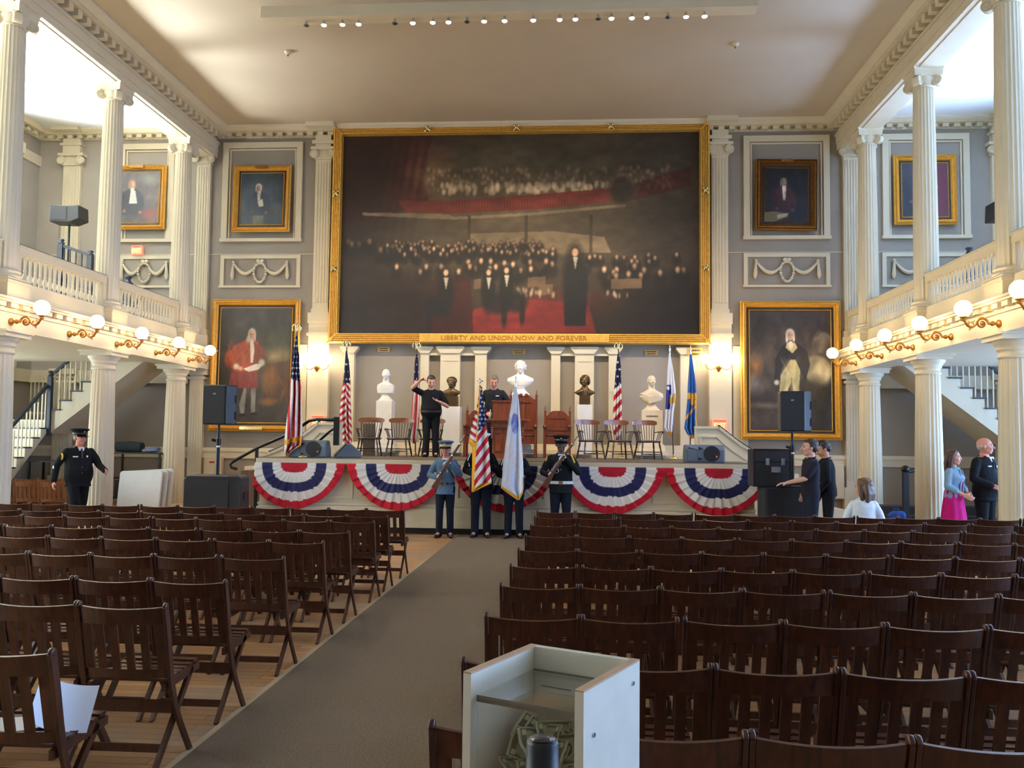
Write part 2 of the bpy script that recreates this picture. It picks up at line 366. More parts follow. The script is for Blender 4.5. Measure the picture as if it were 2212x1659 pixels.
# thin white ceiling for the side galleries
m = MB(); m.box((WLX, YF, ZC-0.012), (XL-0.5, YB, ZC)); struct('trim_42', m, CEILG)
m = MB(); m.box((XR+0.5, YF, ZC-0.012), (WRX, YB, ZC)); struct('trim_43', m, CEILG)

# ------------------------------------------------------------------ columns
def volute(m, c, ang, r=0.085, t=0.05):
    dx, dy = math.cos(ang), math.sin(ang); tx, ty = -dy, dx
    m.cyl((c[0]-tx*t, c[1]-ty*t, c[2]), (c[0]+tx*t, c[1]+ty*t, c[2]), r*0.86, n=16)
    for sg in (-1, 1):
        pts = []
        for k in range(26):
            a = k/25*2*PI*1.75; rr = r*(1-0.8*k/25)
            u = rr*math.cos(a+PI/2); v = rr*math.sin(a+PI/2)
            pts.append((c[0]+dx*u+tx*t*sg, c[1]+dy*u+ty*t*sg, c[2]+v))
        m.tube(pts, [0.016*(1-0.6*k/25) for k in range(26)], n=5)
def lower_column(label):
    t = thing('column', label, 'column')
    m = MB(); m.box((-0.31, -0.31, 0), (0.31, 0.31, 0.10)); m.lathe([(0.25, 0.10), (0.30, 0.12), (0.315, 0.15), (0.30, 0.185), (0.262, 0.20), (0.255, 0.23)], n=40); m.build('base', WHITE, t)
    m = MB(); m.lathe([(0.243, 0.23), (0.24, 0.6), (0.238, 1.1), (0.23, 1.7), (0.218, 2.3), (0.205, 2.9), (0.203, 2.98)], n=120, flute=(20, 0.085)); m.build('shaft', WHITE, t)
    m = MB(); m.lathe([(0.205, 2.97), (0.222, 2.985), (0.222, 3.01), (0.206, 3.02), (0.206, 3.08), (0.225, 3.09), (0.232, 3.105), (0.225, 3.12), (0.255, 3.16), (0.285, 3.20), (0.29, 3.23)], n=40)
    m.box((-0.31, -0.31, 3.23), (0.31, 0.31, 3.30)); m.box((-0.34, -0.34, 3.30), (0.34, 0.34, 3.33)); m.build('capital', WHITE, t)
    return t
def upper_column(label):
    t = thing('gallery_column', label, 'column')
    m = MB(); m.box((-0.28, -0.28, 0), (0.28, 0.28, 0.26)); m.box((-0.30, -0.30, 0.26), (0.30, 0.30, 0.31)); m.box((-0.27, -0.27, 0.31), (0.27, 0.27, 0.36))
    m.build('pedestal', WHITE, t)
    m = MB(); m.lathe([(0.22, 0.36), (0.262, 0.37), (0.27, 0.395), (0.26, 0.42), (0.235, 0.43), (0.235, 0.45), (0.25, 0.46), (0.25, 0.48), (0.222, 0.50)], n=40); m.build('base', WHITE, t)
    m = MB(); m.lathe([(0.213, 0.5), (0.212, 1.2), (0.208, 2.0), (0.2, 2.8), (0.19, 3.6), (0.178, 4.38)], n=120, flute=(20, 0.085)); m.build('shaft', WHITE, t)
    m = MB(); z = 4.38
    m.lathe([(0.178, z), (0.192, z+0.015), (0.192, z+0.03), (0.178, z+0.04), (0.19, z+0.09), (0.22, z+0.15), (0.22, z+0.18)], n=32)
    for k in range(4):
        a = PI/4+k*PI/2; volute(m, (0.265*math.cos(a), 0.265*math.sin(a), z+0.10), a, 0.10, 0.055)
    P = []
    for zz, q in ((z+0.185, 0.95), (z+0.30, 1.0), (z+0.34, 1.08)):
        ring = []
        for k in range(4):
            a = PI/4+k*PI/2; b = a+PI/2; A = Vector((math.cos(a), math.sin(a)))*0.36*q; B = Vector((math.cos(b), math.sin(b)))*0.36*q
            for j in range(8):
                u = j/8; p = A*(1-u)+B*u; p *= (1-0.16*math.sin(PI*u)); ring.append((p.x, p.y, min(zz, 4.72)))
        P.append(ring)
    m.grid(P, smooth=False, closed=True); nb = 32
    m.add(P[0], [tuple(reversed(range(nb)))]); m.add(P[-1], [tuple(range(nb))])
    m.build('capital', WHITE, t)
    return t
COLY = [18.78, 15.77, 12.76, 9.75]
lc = None; uc = None
for s, X, sd in ((0, XL, 'left'), (1, XR, 'right')):
    for i, y in enumerate(COLY):
        wh = ['nearest the stage wall', 'second from the stage wall', 'third from the stage wall', 'fourth from the stage wall'][i]
        l1 = 'fluted cream column under the %s gallery, %s' % (sd, wh); l2 = 'slim fluted column on the %s gallery, scrolled capital, %s' % (sd, wh)
        if lc is None: lc = lower_column(l1); lc.location = (X, y, 0); uc = upper_column(l2); uc.location = (X, y, 3.80)
        else: dup(lc, (X, y, 0), 0, l1); dup(uc, (X, y, 3.80), 0, l2)
        for o in (col.objects[-1],): pass
for o in col.objects:
    if o.name.startswith('column'): o['group'] = 'columns under the galleries'
    if o.name.startswith('gallery_column'): o['group'] = 'columns along the gallery fronts'
# corner pilasters & other wall pilasters (part of the wall)
def pil_box(m, x0, x1, z0, z1, d=0.10, y=YB, fl=5):
    m.box((x0, y-d, z0), (x1, y, z1)); w = (x1-x0)/(fl*2+1)
    for k in range(fl): xx = x0+w*(1+2*k); m.box((xx, y-d-0.012, z0+0.15), (xx+w, y-d, z1-0.08))
def ionic_cap(m, x0, x1, z, y):
    m.box((x0-0.02, y-0.14, z), (x1+0.02, y, z+0.05)); m.box((x0-0.10, y-0.20, z+0.22), (x1+0.10, y, z+0.29)); m.box((x0, y-0.13, z+0.05), (x1, y, z+0.22))
    for xx in (x0-0.03, x1+0.03): volute(m, (xx, y-0.17, z+0.11), 0 if xx > x0 else PI, 0.11, 0.03)
def pilaster(n, x0, x1, upper=True, lower=True, lz0=0.0):
    m = MB()
    if upper:
        m.box((x0-0.07, YB-0.16, 3.8), (x1+0.07, YB, 4.16)); m.box((x0-0.04, YB-0.14, 4.16), (x1+0.04, YB, 4.30)); pil_box(m, x0, x1, 4.30, 8.34)
        ionic_cap(m, x0, x1, 8.34, YB); m.box((x0+0.0, YB-0.16, 8.63), (x1, YB, 9.0)); m.box((x0-0.05, YB-0.2, 8.82), (x1+0.05, YB, 8.88))
        m.box((x0-0.12, YB-0.50, 9.10), (x1+0.12, YB, ZC))
    if lower:
        m.box((x0-0.06, YB-0.15, lz0), (x1+0.06, YB, lz0+0.75)); pil_box(m, x0, x1, lz0+0.75, 3.1, 0.12); m.box((x0-0.05, YB-0.16, 3.1), (x1+0.05, YB, 3.16)); m.box((x0-0.1, YB-0.2, 3.2), (x1+0.1, YB, 3.33)); m.box((x0, YB-0.13, 3.16), (x1, YB, 3.2))
    return struct('trim_%d' % n, m, WHITE)
pilaster(11, -9.14, -8.80); pilaster(12, 6.20, 6.54)
pilaster(13, -12.52, -12.08); pilaster(14, 9.5, 9.94)
for n, x0, x1 in ((15, -6.20, -5.82), (16, 3.20, 3.58)):
    m = MB(); pil_box(m, x0, x1, 4.80, 8.42); ionic_cap(m, x0, x1, 8.42, YB)
    m.box((x0, YB-0.16, 8.70), (x1, YB, 9.0)); m.box((x0-0.07, YB-0.2, 8.78), (x1+0.07, YB, 8.86)); m.box((x0-0.15, YB-0.52, 9.10), (x1+0.15, YB, ZC))
    m.box((x0-0.02, YB-0.13, 4.70), (x1+0.02, YB, 4.80)); m.box((x0-0.08, YB-0.18, 4.45), (x1+0.08, YB, 4.70)); m.box((x0-0.06, YB-0.15, 1.35), (x1+0.06, YB, 4.45)); m.box((x0-0.1, YB-0.18, 4.15), (x1+0.1, YB, 4.22))
    struct('trim_%d' % n, m, WHITE)
    # flanking wide flat pier
    m = MB(); q = x0-0.45 if n == 15 else x1+0.12; m.box((q, YB-0.03, 1.0), (q+0.33, YB, 3.95)); struct('trim_%d' % (n+2), m, WHITE)
# left side wall pilasters
m = MB()
for y in (18.9, 16.0):
    for z0, z1 in ((0.2, 3.3), (4.02, 8.4)): m.box((WLX, y-0.22, z0), (WLX+0.12, y+0.22, z1)); m.box((WLX, y-0.28, z1), (WLX+0.18, y+0.28, z1+0.25))
struct('trim_19', m, WHITE)
# picture-frame mouldings on the back wall
def rframe(m, x0, x1, z0, z1, w=0.14, d=0.07, y=YB, inner=True):
    m.box((x0, y-d, z1-w), (x1, y, z1)); m.box((x0-0.02, y-d-0.02, z0), (x1+0.02, y, z0+w*0.55)); m.box((x0, y-d+.001, z0+w*.55), (x0+w, y, z1-w)); m.box((x1-w, y-d+.001, z0+w*.55), (x1, y, z1-w))
    if inner:
        i = w+0.02; q = 0.035
        m.box((x0+i, y-d*0.5, z1-i-q), (x1-i, y, z1-i)); m.box((x0+i, y-d*0.5, z0+w*0.55), (x0+i+q, y, z1-i)); m.box((x1-i-q, y-d*0.5, z0+w*0.55), (x1-i, y, z1-i))
m = MB()
for x0, x1 in ((-8.51, -6.54), (3.945, 5.90), (-11.12, -9.73), (7.09, 9.03)): rframe(m, x0, x1, 6.44, 8.88)
struct('trim_20', m, WHITE)
m = MB()
for x0, x1 in ((-8.51, -6.54), (3.945, 5.90), (-11.04, -9.69), (7.07, 9.0)): rframe(m, x0, x1, 5.325, 6.12, 0.09, 0.04, inner=False)
struct('trim_21', m, WHITE)
m = MB(); m.box((WLX, YB-0.07, 1.38), (WRX, YB, 1.47)); m.box((WLX, YB-0.04, 1.22), (WRX, YB, 1.38)); m.box((WLX, YB-0.015, 6.135), (WRX, YB, 6.15)); struct('trim_22', m, WHITE)
m = MB(); m.box((WLX, YB-0.05, 0), (WRX, YB, 0.25)); m.box((WLX, YF, 0), (WLX+0.05, YB, 0.22)); m.box((WRX-0.05, YF, 0), (WRX, YB, 0.22)); struct('baseboard_back', m, WHITE)
m = MB(); m.box((WLX, YF, 1.22), (WLX+0.06, YB, 1.3)); m.box((WLX, 17.0, 3.0), (WLX+0.08, YB, 3.3)); m.box((WLX, YB-0.08, 3.0), (-9.2, YB, 3.3)); m.box((6.6, YB-0.08, 3.0), (WRX, YB, 3.3)); struct('trim_23', m, WHITE)
# plaster garlands
def garland(label, cx, w, part=0):
    t = thing('plaster_garland', label, 'wall ornament', (cx, YB-0.06, 5.72), 0, 'plaster garlands in the wall panels')
    y = 0.0
    for s in (-1, 1):
        if part and s != part: continue
        pts = []; k = 18
        for i in range(k+1):
            u = i/k; x = s*(0.12+(w-0.12)*u); z = 0.20-0.24*math.sin(PI*min(1, u*0.92+0.08))*1.0-0.04*(1-u); pts.append((x, y, z))
        m = MB(); m.tube(pts, [0.02+0.028*math.sin(PI*i/k) for i in range(k+1)], n=8); m.build('swag', WHITE, t)
        m = MB(); m.tube([(s*w, y, 0.22), (s*(w+0.01), y, 0.05), (s*(w+0.02), y, -0.12), (s*(w+0.02), y, -0.2)], [0.02, 0.035, 0.05, 0.02], n=8); m.sphere((s*w, y, 0.22), 0.035); m.build('tassel', WHITE, t)
    m = MB()
    for i in range(22):
        a = 2*PI*i/22; m.sphere((0.15*math.sin(a)*(1-0.15*math.cos(a)), y, -0.04-0.23*math.cos(a)), 0.028+0.008*(i % 2), 8, 6)
    for s in (-1, 1): m.sphere((s*0.045, y, 0.245), 0.05, 8, 6, sc=(1.1, 0.6, 0.9))
    m.build('wreath', WHITE, t)
garland('white plaster garland in the wall panel left of the big painting', -7.52, 0.66)
garland('white plaster garland in the wall panel right of the big painting', 4.92, 0.70)
garland('white plaster garland in the panel beneath the left gallery portrait', -10.4, 0.55)
garland('white plaster garland in the panel beneath the right gallery portrait', 8.03, 0.70)

# ------------------------------------------------------------------ balustrades
def baluster_prof():
    return [(0.034, 0.0), (0.034, 0.03), (0.022, 0.045), (0.030, 0.07), (0.040, 0.11), (0.036, 0.15), (0.022, 0.19), (0.018, 0.21), (0.024, 0.22), (0.024, 0.235), (0.019, 0.25), (0.021, 0.33), (0.026, 0.40), (0.03, 0.42), (0.034, 0.43), (0.034, 0.46)]
bal = MB(); bal.lathe(baluster_prof(), n=10); balo = bal.build('baluster', WHITE); balm = balo.data; bpy.data.objects.remove(balo)
def balustrade(label, X, s, y0, y1, n):
    t = thing('balustrade', label, 'balustrade', (X, y0, 4.06), 0, 'gallery balustrade sections'); L = y1-y0
    m = MB(); m.box((-0.10, 0, 0), (0.10, L, 0.09)); m.build('bottom_rail', WHITE, t)
    m = MB(); m.box((-0.08, 0, 0.55), (0.08, L, 0.66)); m.box((-0.10, 0, 0.66), (0.10, L, 0.69)); m.build('top_rail', WHITE, t)
    m = MB(); m.box((-0.07, 0, 0.69), (0.07, L, 0.71)); m.build('handrail_cap', DARKP, t)
    for e in (0.0, L-0.09): m = MB(); m.box((-0.07, e, 0.09), (0.07, e+0.09, 0.55)); m.build('end_post', WHITE, t)
    for k in range(n):
        o = bpy.data.objects.new('baluster', balm); col.objects.link(o); o.parent = t; o.location = (0, 0.09+(L-0.18)*(k+0.5)/n, 0.09)
for X, s, sd in ((XL+0.03, 1, 'left'), (XR-0.03, -1, 'right')):
    for i, wh in ((1, 'between the two columns nearest the stage wall'), (2, 'between its second and third columns from the stage'), (3, 'before its third column from the stage')):
        balustrade('white balustrade of the %s gallery, %s' % (sd, wh), X, s, COLY[i]+0.20, COLY[i-1]-0.20, 18)
    balustrade('short white balustrade of the %s gallery against the stage wall' % sd, X, s, COLY[0]+0.2, YB-0.1, 6)

# ------------------------------------------------------------------ brass gallery brackets with lit globes
def bracket(label, X, s, y):
    t = thing('bracket_lamp', label, 'wall lamp', (X+0.27*s, y, 3.46), 0 if s > 0 else PI, 'globe lamps along the gallery fronts')
    m = MB(); m.lathe([(0.0, 0), (0.055, 0.0), (0.06, 0.02), (0.045, 0.035), (0.02, 0.05), (0.022, 0.07), (0.036, 0.09), (0.036, 0.11), (0.02, 0.13), (0.017, 0.17)], axis='X', n=12)
    m.build('wall_rose', BRASS, t)
    m = MB(); pts = []
    for k in range(30):
        a = 2*PI*1.35*k/29; r = 0.085*(1-0.72*k/29); pts.append((0.245-r*math.cos(a), 0, 0.0+r*math.sin(a)))
    m.tube(pts, [0.019-0.008*k/29 for k in range(30)], n=6); m.sphere((0.245, 0, 0), 0.03, 8, 6)
    m.tube([(0.22, 0, 0.085), (0.27, 0, 0.08), (0.32, 0, 0.03), (0.345, 0, -0.03), (0.39, 0, -0.055), (0.44, 0, -0.03), (0.48, 0, 0.03), (0.50, 0, 0.085)], [0.014, 0.017, 0.017, 0.018, 0.021, 0.021, 0.019, 0.016], n=7)
    for (a, b, c) in (((0.345, 0, -0.03), (0.37, 0, 0.01), (0.40, 0, 0.0)), ((0.42, 0, -0.05), (0.41, 0, -0.09), (0.43, 0, -0.1)), ((0.44, 0, -0.02), (0.42, 0, 0.02), (0.44, 0, 0.04)), ((0.50, 0, 0.04), (0.53, 0, 0.05), (0.53, 0, 0.08))): m.tube([a, b, c], [0.014, 0.012, 0.005], n=6)
    m.build('scroll_arm', BRASS, t)
    m = MB(); m.lathe([(0.012, 0.07), (0.05, 0.085), (0.055, 0.10), (0.04, 0.105)], c=(0.5, 0, 0.0), n=14); m.build('globe_holder', BRASS, t)
    m = MB(); m.sphere((0.5, 0, 0.215), 0.118, 20, 12); m.build('globe', GLOBE, t)
    return t
BY = [20-1.22-1.545*i for i in range(8)]
p1 = None
ords = ['first', 'second', 'third', 'fourth', 'fifth', 'sixth', 'seventh', 'eighth', 'ninth', 'tenth', 'eleventh', 'twelfth', 'thirteenth', 'fourteenth', 'fifteenth', 'sixteenth', 'seventeenth', 'eighteenth']
for X, s, sd, nn in ((XL, 1, 'left', 6), (XR, -1, 'right', 7)):
    for i in range(nn):
        lb = 'scrolled brass bracket with lit globe on the %s gallery front, %s from the stage' % (sd, ords[i])
        if p1 is None: p1 = bracket(lb, X, s, BY[i])
        else: dup(p1, (X+0.27*s, BY[i], 3.46), 0 if s > 0 else PI, lb)

# ------------------------------------------------------------------ ceiling light trough with spot bulbs
BULB = mat('lit_spot_bulb', (1, .95, .85), 0.3, emit=(1.0, 0.86, 0.62), es=30.0)
BULBOFF = mat('unlit_reflector_bulb', rgb(90, 95, 100), 0.15, metal=0.8)
m = MB(); m.box((-5.45, 14.15, 9.0), (3.05, 14.45, ZC)); struct('trim_24', m, WHITE)
SPX = [(662,44,0),(700,45,1),(740,44,1),(775,43,1),(853,41,0),(892,38,1),(935,38,1),(969,39,1),(1009,37,0),(1046,33,1),(1090,40,1),(1152,38,1),(1209,33,1),(1243,37,1),(1292,33,0),(1321,29,1),(1365,30,1),(1397,33,1),(1443,27,0),(1482,29,1),(1522,23,1)]
SPOTS_ON = []
for i, (px, py, on) in enumerate(SPX):
    p = at(px, py, 14.3)
    x = p.x; t = thing('ceiling_spotlight', 'small %s spotlight bulb under the ceiling trough, %s from the left' % ('lit' if on else 'unlit', ords[i] if i < 18 else ['nineteenth', 'twentieth', 'twenty-first'][i-18]), 'spotlight', (x, 14.3, 9.0), 0, 'spotlights under the ceiling trough')
    m = MB(); m.cyl((0, 0, 0), (0, 0, -0.03), 0.02, n=8); m.lathe([(0.018, -0.03), (0.03, -0.05), (0.052, -0.085)], n=12); m.build('reflector', CHROME, t)
    m = MB(); m.sphere((0, 0, -0.085), 0.046, 12, 8, sc=(1, 1, 0.5)); m.build('bulb', BULB if on else BULBOFF, t)
    if on and i % 2 == 1:
        l = bpy.data.lights.new('spot_beam', 'SPOT'); l.energy = 420; l.color = (1.0, 0.80, 0.56); l.spot_size = 1.25; l.spot_blend = 0.9; l.shadow_soft_size = 0.06
        o = bpy.data.objects.new('spot_beam', l); col.objects.link(o); o.location = (x, 14.3, 8.84)
        tgt = Vector((X0+(x-X0)*1.1, 19.8, 3.6 if i % 4 == 1 else 1.2)); d = tgt-o.location; o.rotation_euler = d.to_track_quat('-Z', 'Y').to_euler()
for i, (x, y) in enumerate(((-5.54, 15.85), (3.0, 15.9))):
    t = thing('smoke_detector', 'small white detector on the ceiling %s of the painting' % ('left' if i == 0 else 'right'), 'smoke detector', (x, y, ZC))
    m = MB(); m.lathe([(0.0, 0), (0.07, 0), (0.07, -0.03), (0.05, -0.06), (0.0, -0.065)], n=16); m.build('detector_body', WHITE, t)
    m = MB(); m.box((-0.01, -0.01, -0.065), (0.01, 0.01, -0.09)); m.sphere((0, 0, -0.095), 0.018, 8, 6); m.build('sensor_tip', BRASS, t)
for i, (x, y, sd) in enumerate(((6.945, 15.7, 'nearer the camera in the right gallery'), (6.923, 18.9, 'close to the stage wall in the right gallery'), (-9.7, 18.95, 'in the left gallery'))):
    t = thing('gallery_spotlight', 'glowing white spotlight %s under the ceiling' % sd, 'spotlight', (x, y, 9.0))
    m = MB(); m.cyl((0, 0, 0.19), (0, 0, 0.05), 0.015, n=8); m.sphere((0, 0, 0), 0.06, 12, 8); m.build('lamp_head', WHITE, t)
    m = MB(); m.sphere((0, -0.05, -0.03), 0.055, 12, 8); m.build('bulb', BULB, t)
# ------------------------------------------------------------------ folding chairs
CW = 0.475
def folding_chair(name='folding_chair', wood=None, label='', scale=1.0):
    wd = wood or DARKW; t = thing(name, label, 'chair')
    hx = CW/2-0.009
    P = [(0.0, 0.835), (0.035, 0.70), (0.075, 0.52), (0.10, 0.42), (0.145, 0.30), (0.21, 0.19), (0.345, 0.0)]
    for s in (-1, 1):   # long posts: backrest down to the front feet
        m = MB(); G = []
        for i, (y, z) in enumerate(P):
            a = P[max(0, i-1)]; b = P[min(len(P)-1, i+1)]; d = Vector((0, b[0]-a[0], b[1]-a[1])).normalized(); n = Vector((0, -d.z, d.y)); h = 0.021 if i < 5 else 0.019
            c = Vector((s*hx, y, z)); G.append([c+Vector((-0.0085, 0, 0))+n*h, c+Vector((0.0085, 0, 0))+n*h, c+Vector((0.0085, 0, 0))-n*h, c+Vector((-0.0085, 0, 0))-n*h])
        m.grid(G, smooth=False, closed=True); m.add(G[0], [(0, 1, 2, 3)]); m.add(G[-1], [(3, 2, 1, 0)])
        m.lathe([(0.0, -0.0092), (0.019, -0.0092), (0.021, 0), (0.019, 0.0092), (0.0, 0.0092)], c=(s*hx, 0.002, 0.836), n=12, axis='X')
        m.build('back_post', wd, t, bevel=0.003)
    # curved backrest: top rail, vertical slats, lower rail
    def cy(x, z): return (0.835-z)*0.245 - 0.036*(1-(x/hx)**2)
    m = MB(); K = 12
    def rail(z0, z1, th, roll=0.0):
        G = []
        for i in range(K+1):
            x = -hx+0.012+(2*hx-0.024)*i/K; y0 = cy(x, z0); y1 = cy(x, z1); dz = -0.010*(1-(x/hx)**2) if roll else 0
            G.append([(x, y0-th/2, z0), (x, y0+th/2, z0), (x, y1+th/2, z1+dz), (x, y1+th*0.2, z1+dz+0.004*bool(roll)), (x, y1-th/2-0.003*bool(roll), z1+dz+0.002*bool(roll)), (x, y1-th/2, z1+dz-0.004)])
        m.grid(G, smooth=False, closed=True); m.add(G[0], [(0, 1, 2, 3, 4, 5)]); m.add(G[-1], [(5, 4, 3, 2, 1, 0)])
    rail(0.742, 0.832, 0.016, 1); rail(0.455, 0.505, 0.016)
    for k in range(6):
        x = -hx+0.012+0.021 + k*(2*hx-0.024-0.042)/5
        w = 0.0215 if 0 < k < 5 else 0.027
        a0, a1 = cy(x, 0.50), cy(x, 0.745)
        vs = []
        for z, yy in ((0.50, a0), (0.745, a1)):
            for dx, dy in ((-w, -.005), (w, -.005), (w, .005), (-w, .005)): vs.append((x+dx, yy+dy, z))
        m.add(vs, [(3,2,1,0),(4,5,6,7),(0,1,5,4),(1,2,6,5),(2,3,7,6),(3,0,4,7)])
    m.build('backrest', wd, t)
    # slatted dished seat
    m = MB()
    for k in range(7):
        y = 0.075+k*0.058; z = 0.425+0.012*((k-3)/3)**2+0.012*k/6
        m.box((-hx+0.03, y, z), (hx-0.03, y+0.05, z+0.014))
    for s in (-1, 1): m.bar((s*(hx-0.03), 0.07, 0.408), (s*(hx-0.03), 0.48, 0.424), 0.02, 0.04)
    m.build('seat', wd, t)
    for s in (-1, 1):   # second legs: seat front down to the rear feet
        m = MB(); m.bar((s*(hx-0.03), 0.40, 0.43), (s*(hx-0.03), -0.01, 0.0), 0.02, 0.036, up=(0, 1, 0)); m.build('leg', wd, t)
    m = MB(); m.box((-hx+0.01, 0.128, 0.262), (hx-0.01, 0.145, 0.325)); m.build('stretcher', wd, t)
    m = MB(); m.box((-hx+0.02, 0.078, 0.075), (hx-0.02, 0.094, 0.115)); m.build('stretcher', wd, t)
    m = MB(); m.box((-hx+0.02, 0.30, 0.392), (hx-0.02, 0.315, 0.43)); m.build('seat_rail', wd, t)
    return t
ROW_R = [2.63, 3.40, 4.28, 5.18, 6.00, 6.89, 7.93, 8.95, 9.86, 10.66]
ROW_L = [3.33, 4.30, 5.06, 6.10, 7.09, 7.90, 8.93, 9.60, 10.52]
ORD = ords+['nineteenth', 'twentieth', 'twenty-first', 'twenty-second']
ch0 = None
def place_chair(x, y, z, rz, label, group):
    global ch0
    if ch0 is None:
        ch0 = folding_chair(label=label); ch0.location = (x, y, z); ch0.rotation_euler[2] = rz; ch0['group'] = group; return ch0
    return dup(ch0, (x, y, z), rz, label, group)
rnd = random.Random(3)
SEATED = None
for r, y in enumerate(ROW_R):
    n = int((0.53*y+0.42)/CW)+2; x = -0.425+CW/2
    for k in range(n):
        lb = 'slatted brown folding chair, %s from the aisle in the %s row right of the carpet' % (ORD[k], ORD[r])
        place_chair(x+rnd.uniform(-.001, .001), y+rnd.uniform(-.006, .006)-0.006*k*0, 0, rnd.uniform(-.006, .006), lb, 'folding chairs right of the aisle')
        x += CW+0.003
        if (k+1) % 4 == (r % 3): x += 0.02
for r, y in enumerate(ROW_L):
    n = int((0.67*y-2.06)/CW)+2; x = -2.055-CW/2
    for k in range(n):
        lb = 'slatted brown folding chair, %s from the aisle in the %s row left of the carpet' % (ORD[k], ORD[r])
        place_chair(x+rnd.uniform(-.001, .001), y+rnd.uniform(-.006, .006), 0, rnd.uniform(-.006, .006), lb, 'folding chairs left of the aisle')
        x -= CW+0.003
        if (k+1) % 4 == (r % 3)+1: x -= 0.022
# lighter folding chairs parked in the left aisle
LIGHTW = mat_wood('old_oak', rgb(96, 58, 36), rgb(134, 88, 54), 0.4)
oc0 = None
for r, (y, z) in enumerate(((15.7, 0.0), (16.55, 0.0))):
    for k in range(4 if r == 0 else 3):
        x = (-9.85 if r == 0 else -9.95)-k*0.49; lb = 'lighter oak folding chair under the left gallery, %s from the column side, %s row' % (ORD[k], ('nearer', 'farther')[r])
        if oc0 is None: oc0 = folding_chair('folding_chair', LIGHTW, lb); oc0.location = (x, y, 0.0); oc0.rotation_euler[2] = 0.3; oc0['group'] = 'oak folding chairs under the left gallery'
        else: dup(oc0, (x, y, 0.0), 0.3, lb, 'oak folding chairs under the left gallery')
# white paper programmes on the nearest left chair
PAPER = mat('white_paper', rgb(236, 236, 240), 0.7)
def sheet(label, c, w, h, rz, pitch, curl, cat='paper', nm='paper_programme', m_=PAPER, grp=None, th=0.003, roll=0.0):
    m = MB(); G = []; R = Euler((pitch, roll, rz)).to_matrix()
    for side in (0, 1):
        for i in range(9):
            u = i/8-0.5; G.append([Vector(c)+R @ Vector((u*w, v*h, curl*(u*u*4)*w+side*th)) for v in (-0.5, -0.25, 0, 0.25, 0.5)])
    m.grid(G[:9]); m.grid(G[9:])
    for a, b in ((0, 9), (8, 17)): m.grid([G[a], G[b]])
    for e in (0, 4): m.grid([[G[i][e] for i in range(9)], [G[i+9][e] for i in range(9)]])
    return tag(m.build(nm, m_), label, cat, grp)
cx = -2.055-CW/2
sheet('white folded paper standing up on the nearest left aisle chair', (cx+0.10, ROW_L[0]+0.30, 0.53), 0.24, 0.22, 0.6, 0.85, 0.16, roll=.35)
sheet('cream paper lying on the seat of the nearest left aisle chair', (cx-0.10, ROW_L[0]+0.25, 0.462), 0.32, 0.2, 0.3, 0.0, 0.05)

# ------------------------------------------------------------------ ballot-style donation box
BOXW = mat('worn_white_board', rgb(226, 219, 200), 0.5, var=0.05, scale=10)
PINE = mat('raw_board_edge', rgb(196, 160, 128), 0.7)
A_, B_, C_, D_ = Vector((0.028, 1.76)), Vector((-0.231, 1.88)), Vector((-0.097, 2.155)), Vector((0.161, 2.03))  # front-right, front-left, back-left, back-right
H = 1.2
H2 = 0; bx = thing('donation_box', 'white open-fronted donation box with clear acrylic lid and front in the aisle seats', 'donation box', ((A_.x+C_.x)/2, (A_.y+C_.y)/2, 0))
def wallp(name, p, q, th, z0, z1, inward, matr, edge=PINE):
    d = (q-p).normalized(); n = Vector((-d.y, d.x))*inward*th; m = MB()
    P = [p, q, q+n, p+n]; m.prism([(v.x, v.y) for v in P], z0, z1-0.004, 'XY'); m.prism([(v.x, v.y) for v in P], z1-0.004, z1, 'XY', 1)
    o = m.build(name, [matr, edge], bx, world=True); return o
wallp('side_panel', B_, C_, 0.02, 0.0, H, -1, BOXW); wallp('side_panel', D_, A_, 0.02, 0.0, H, -1, BOXW); dd = (D_-C_).normalized()*0.0205; wallp('back_panel', C_+dd, D_-dd, 0.02, 0.0, H-0.001, -1, BOXW, BOXW)
dA = (B_-A_).normalized(); inn = Vector((dA.y, -dA.x)); inn = inn if inn.dot(C_-A_) > 0 else -inn
def inner(u, v): return A_+(B_-A_)*u+(D_-A_)*v
m = MB(); q = [inner(.08, .07), inner(.92, .07), inner(.92, .92), inner(.08, .92)]; m.prism([(v.x, v.y) for v in q], H-0.058, H-0.052, 'XY'); m.build('acrylic_lid', ACRYL, bx, world=True)
EDG = mat('acrylic_edge', rgb(120, 112, 96), 0.3)
m = MB(); q = [inner(.08, .060), inner(.92, .060), inner(.92, .068), inner(.08, .068)]; m.prism([(v.x, v.y) for v in q], H-0.0655, H-0.0515, 'XY'); m.build('lid_edge', EDG, bx, world=True)
m = MB(); q = [inner(.08, .915), inner(.92, .915), inner(.92, .922), inner(.08, .922)]; m.prism([(v.x, v.y) for v in q], H-0.056, H-0.0515, 'XY'); q = [inner(.078, .06), inner(.084, .06), inner(.084, .92), inner(.078, .92)]; m.prism([(v.x, v.y) for v in q], H-0.056, H-0.0515, 'XY'); m.build('lid_edge', EDG, bx, world=True)
m = MB(); a, b = inner(.36, .52), inner(.62, .52); d = (b-a).normalized(); n = Vector((-d.y, d.x))*0.003; m.prism([(v.x, v.y) for v in (a, b, b+n, a+n)], H-0.0515, H-0.0505, 'XY'); m.build('coin_slot', mat('slot_dark', rgb(70, 62, 52), 0.8), bx, world=True)
m = MB(); q = [inner(.09, .045), inner(.91, .045), inner(.91, .065), inner(.09, .065)]; m.prism([(v.x, v.y) for v in q], 0.05, H-0.058, 'XY'); m.build('acrylic_front', ACRYL, bx, world=True)
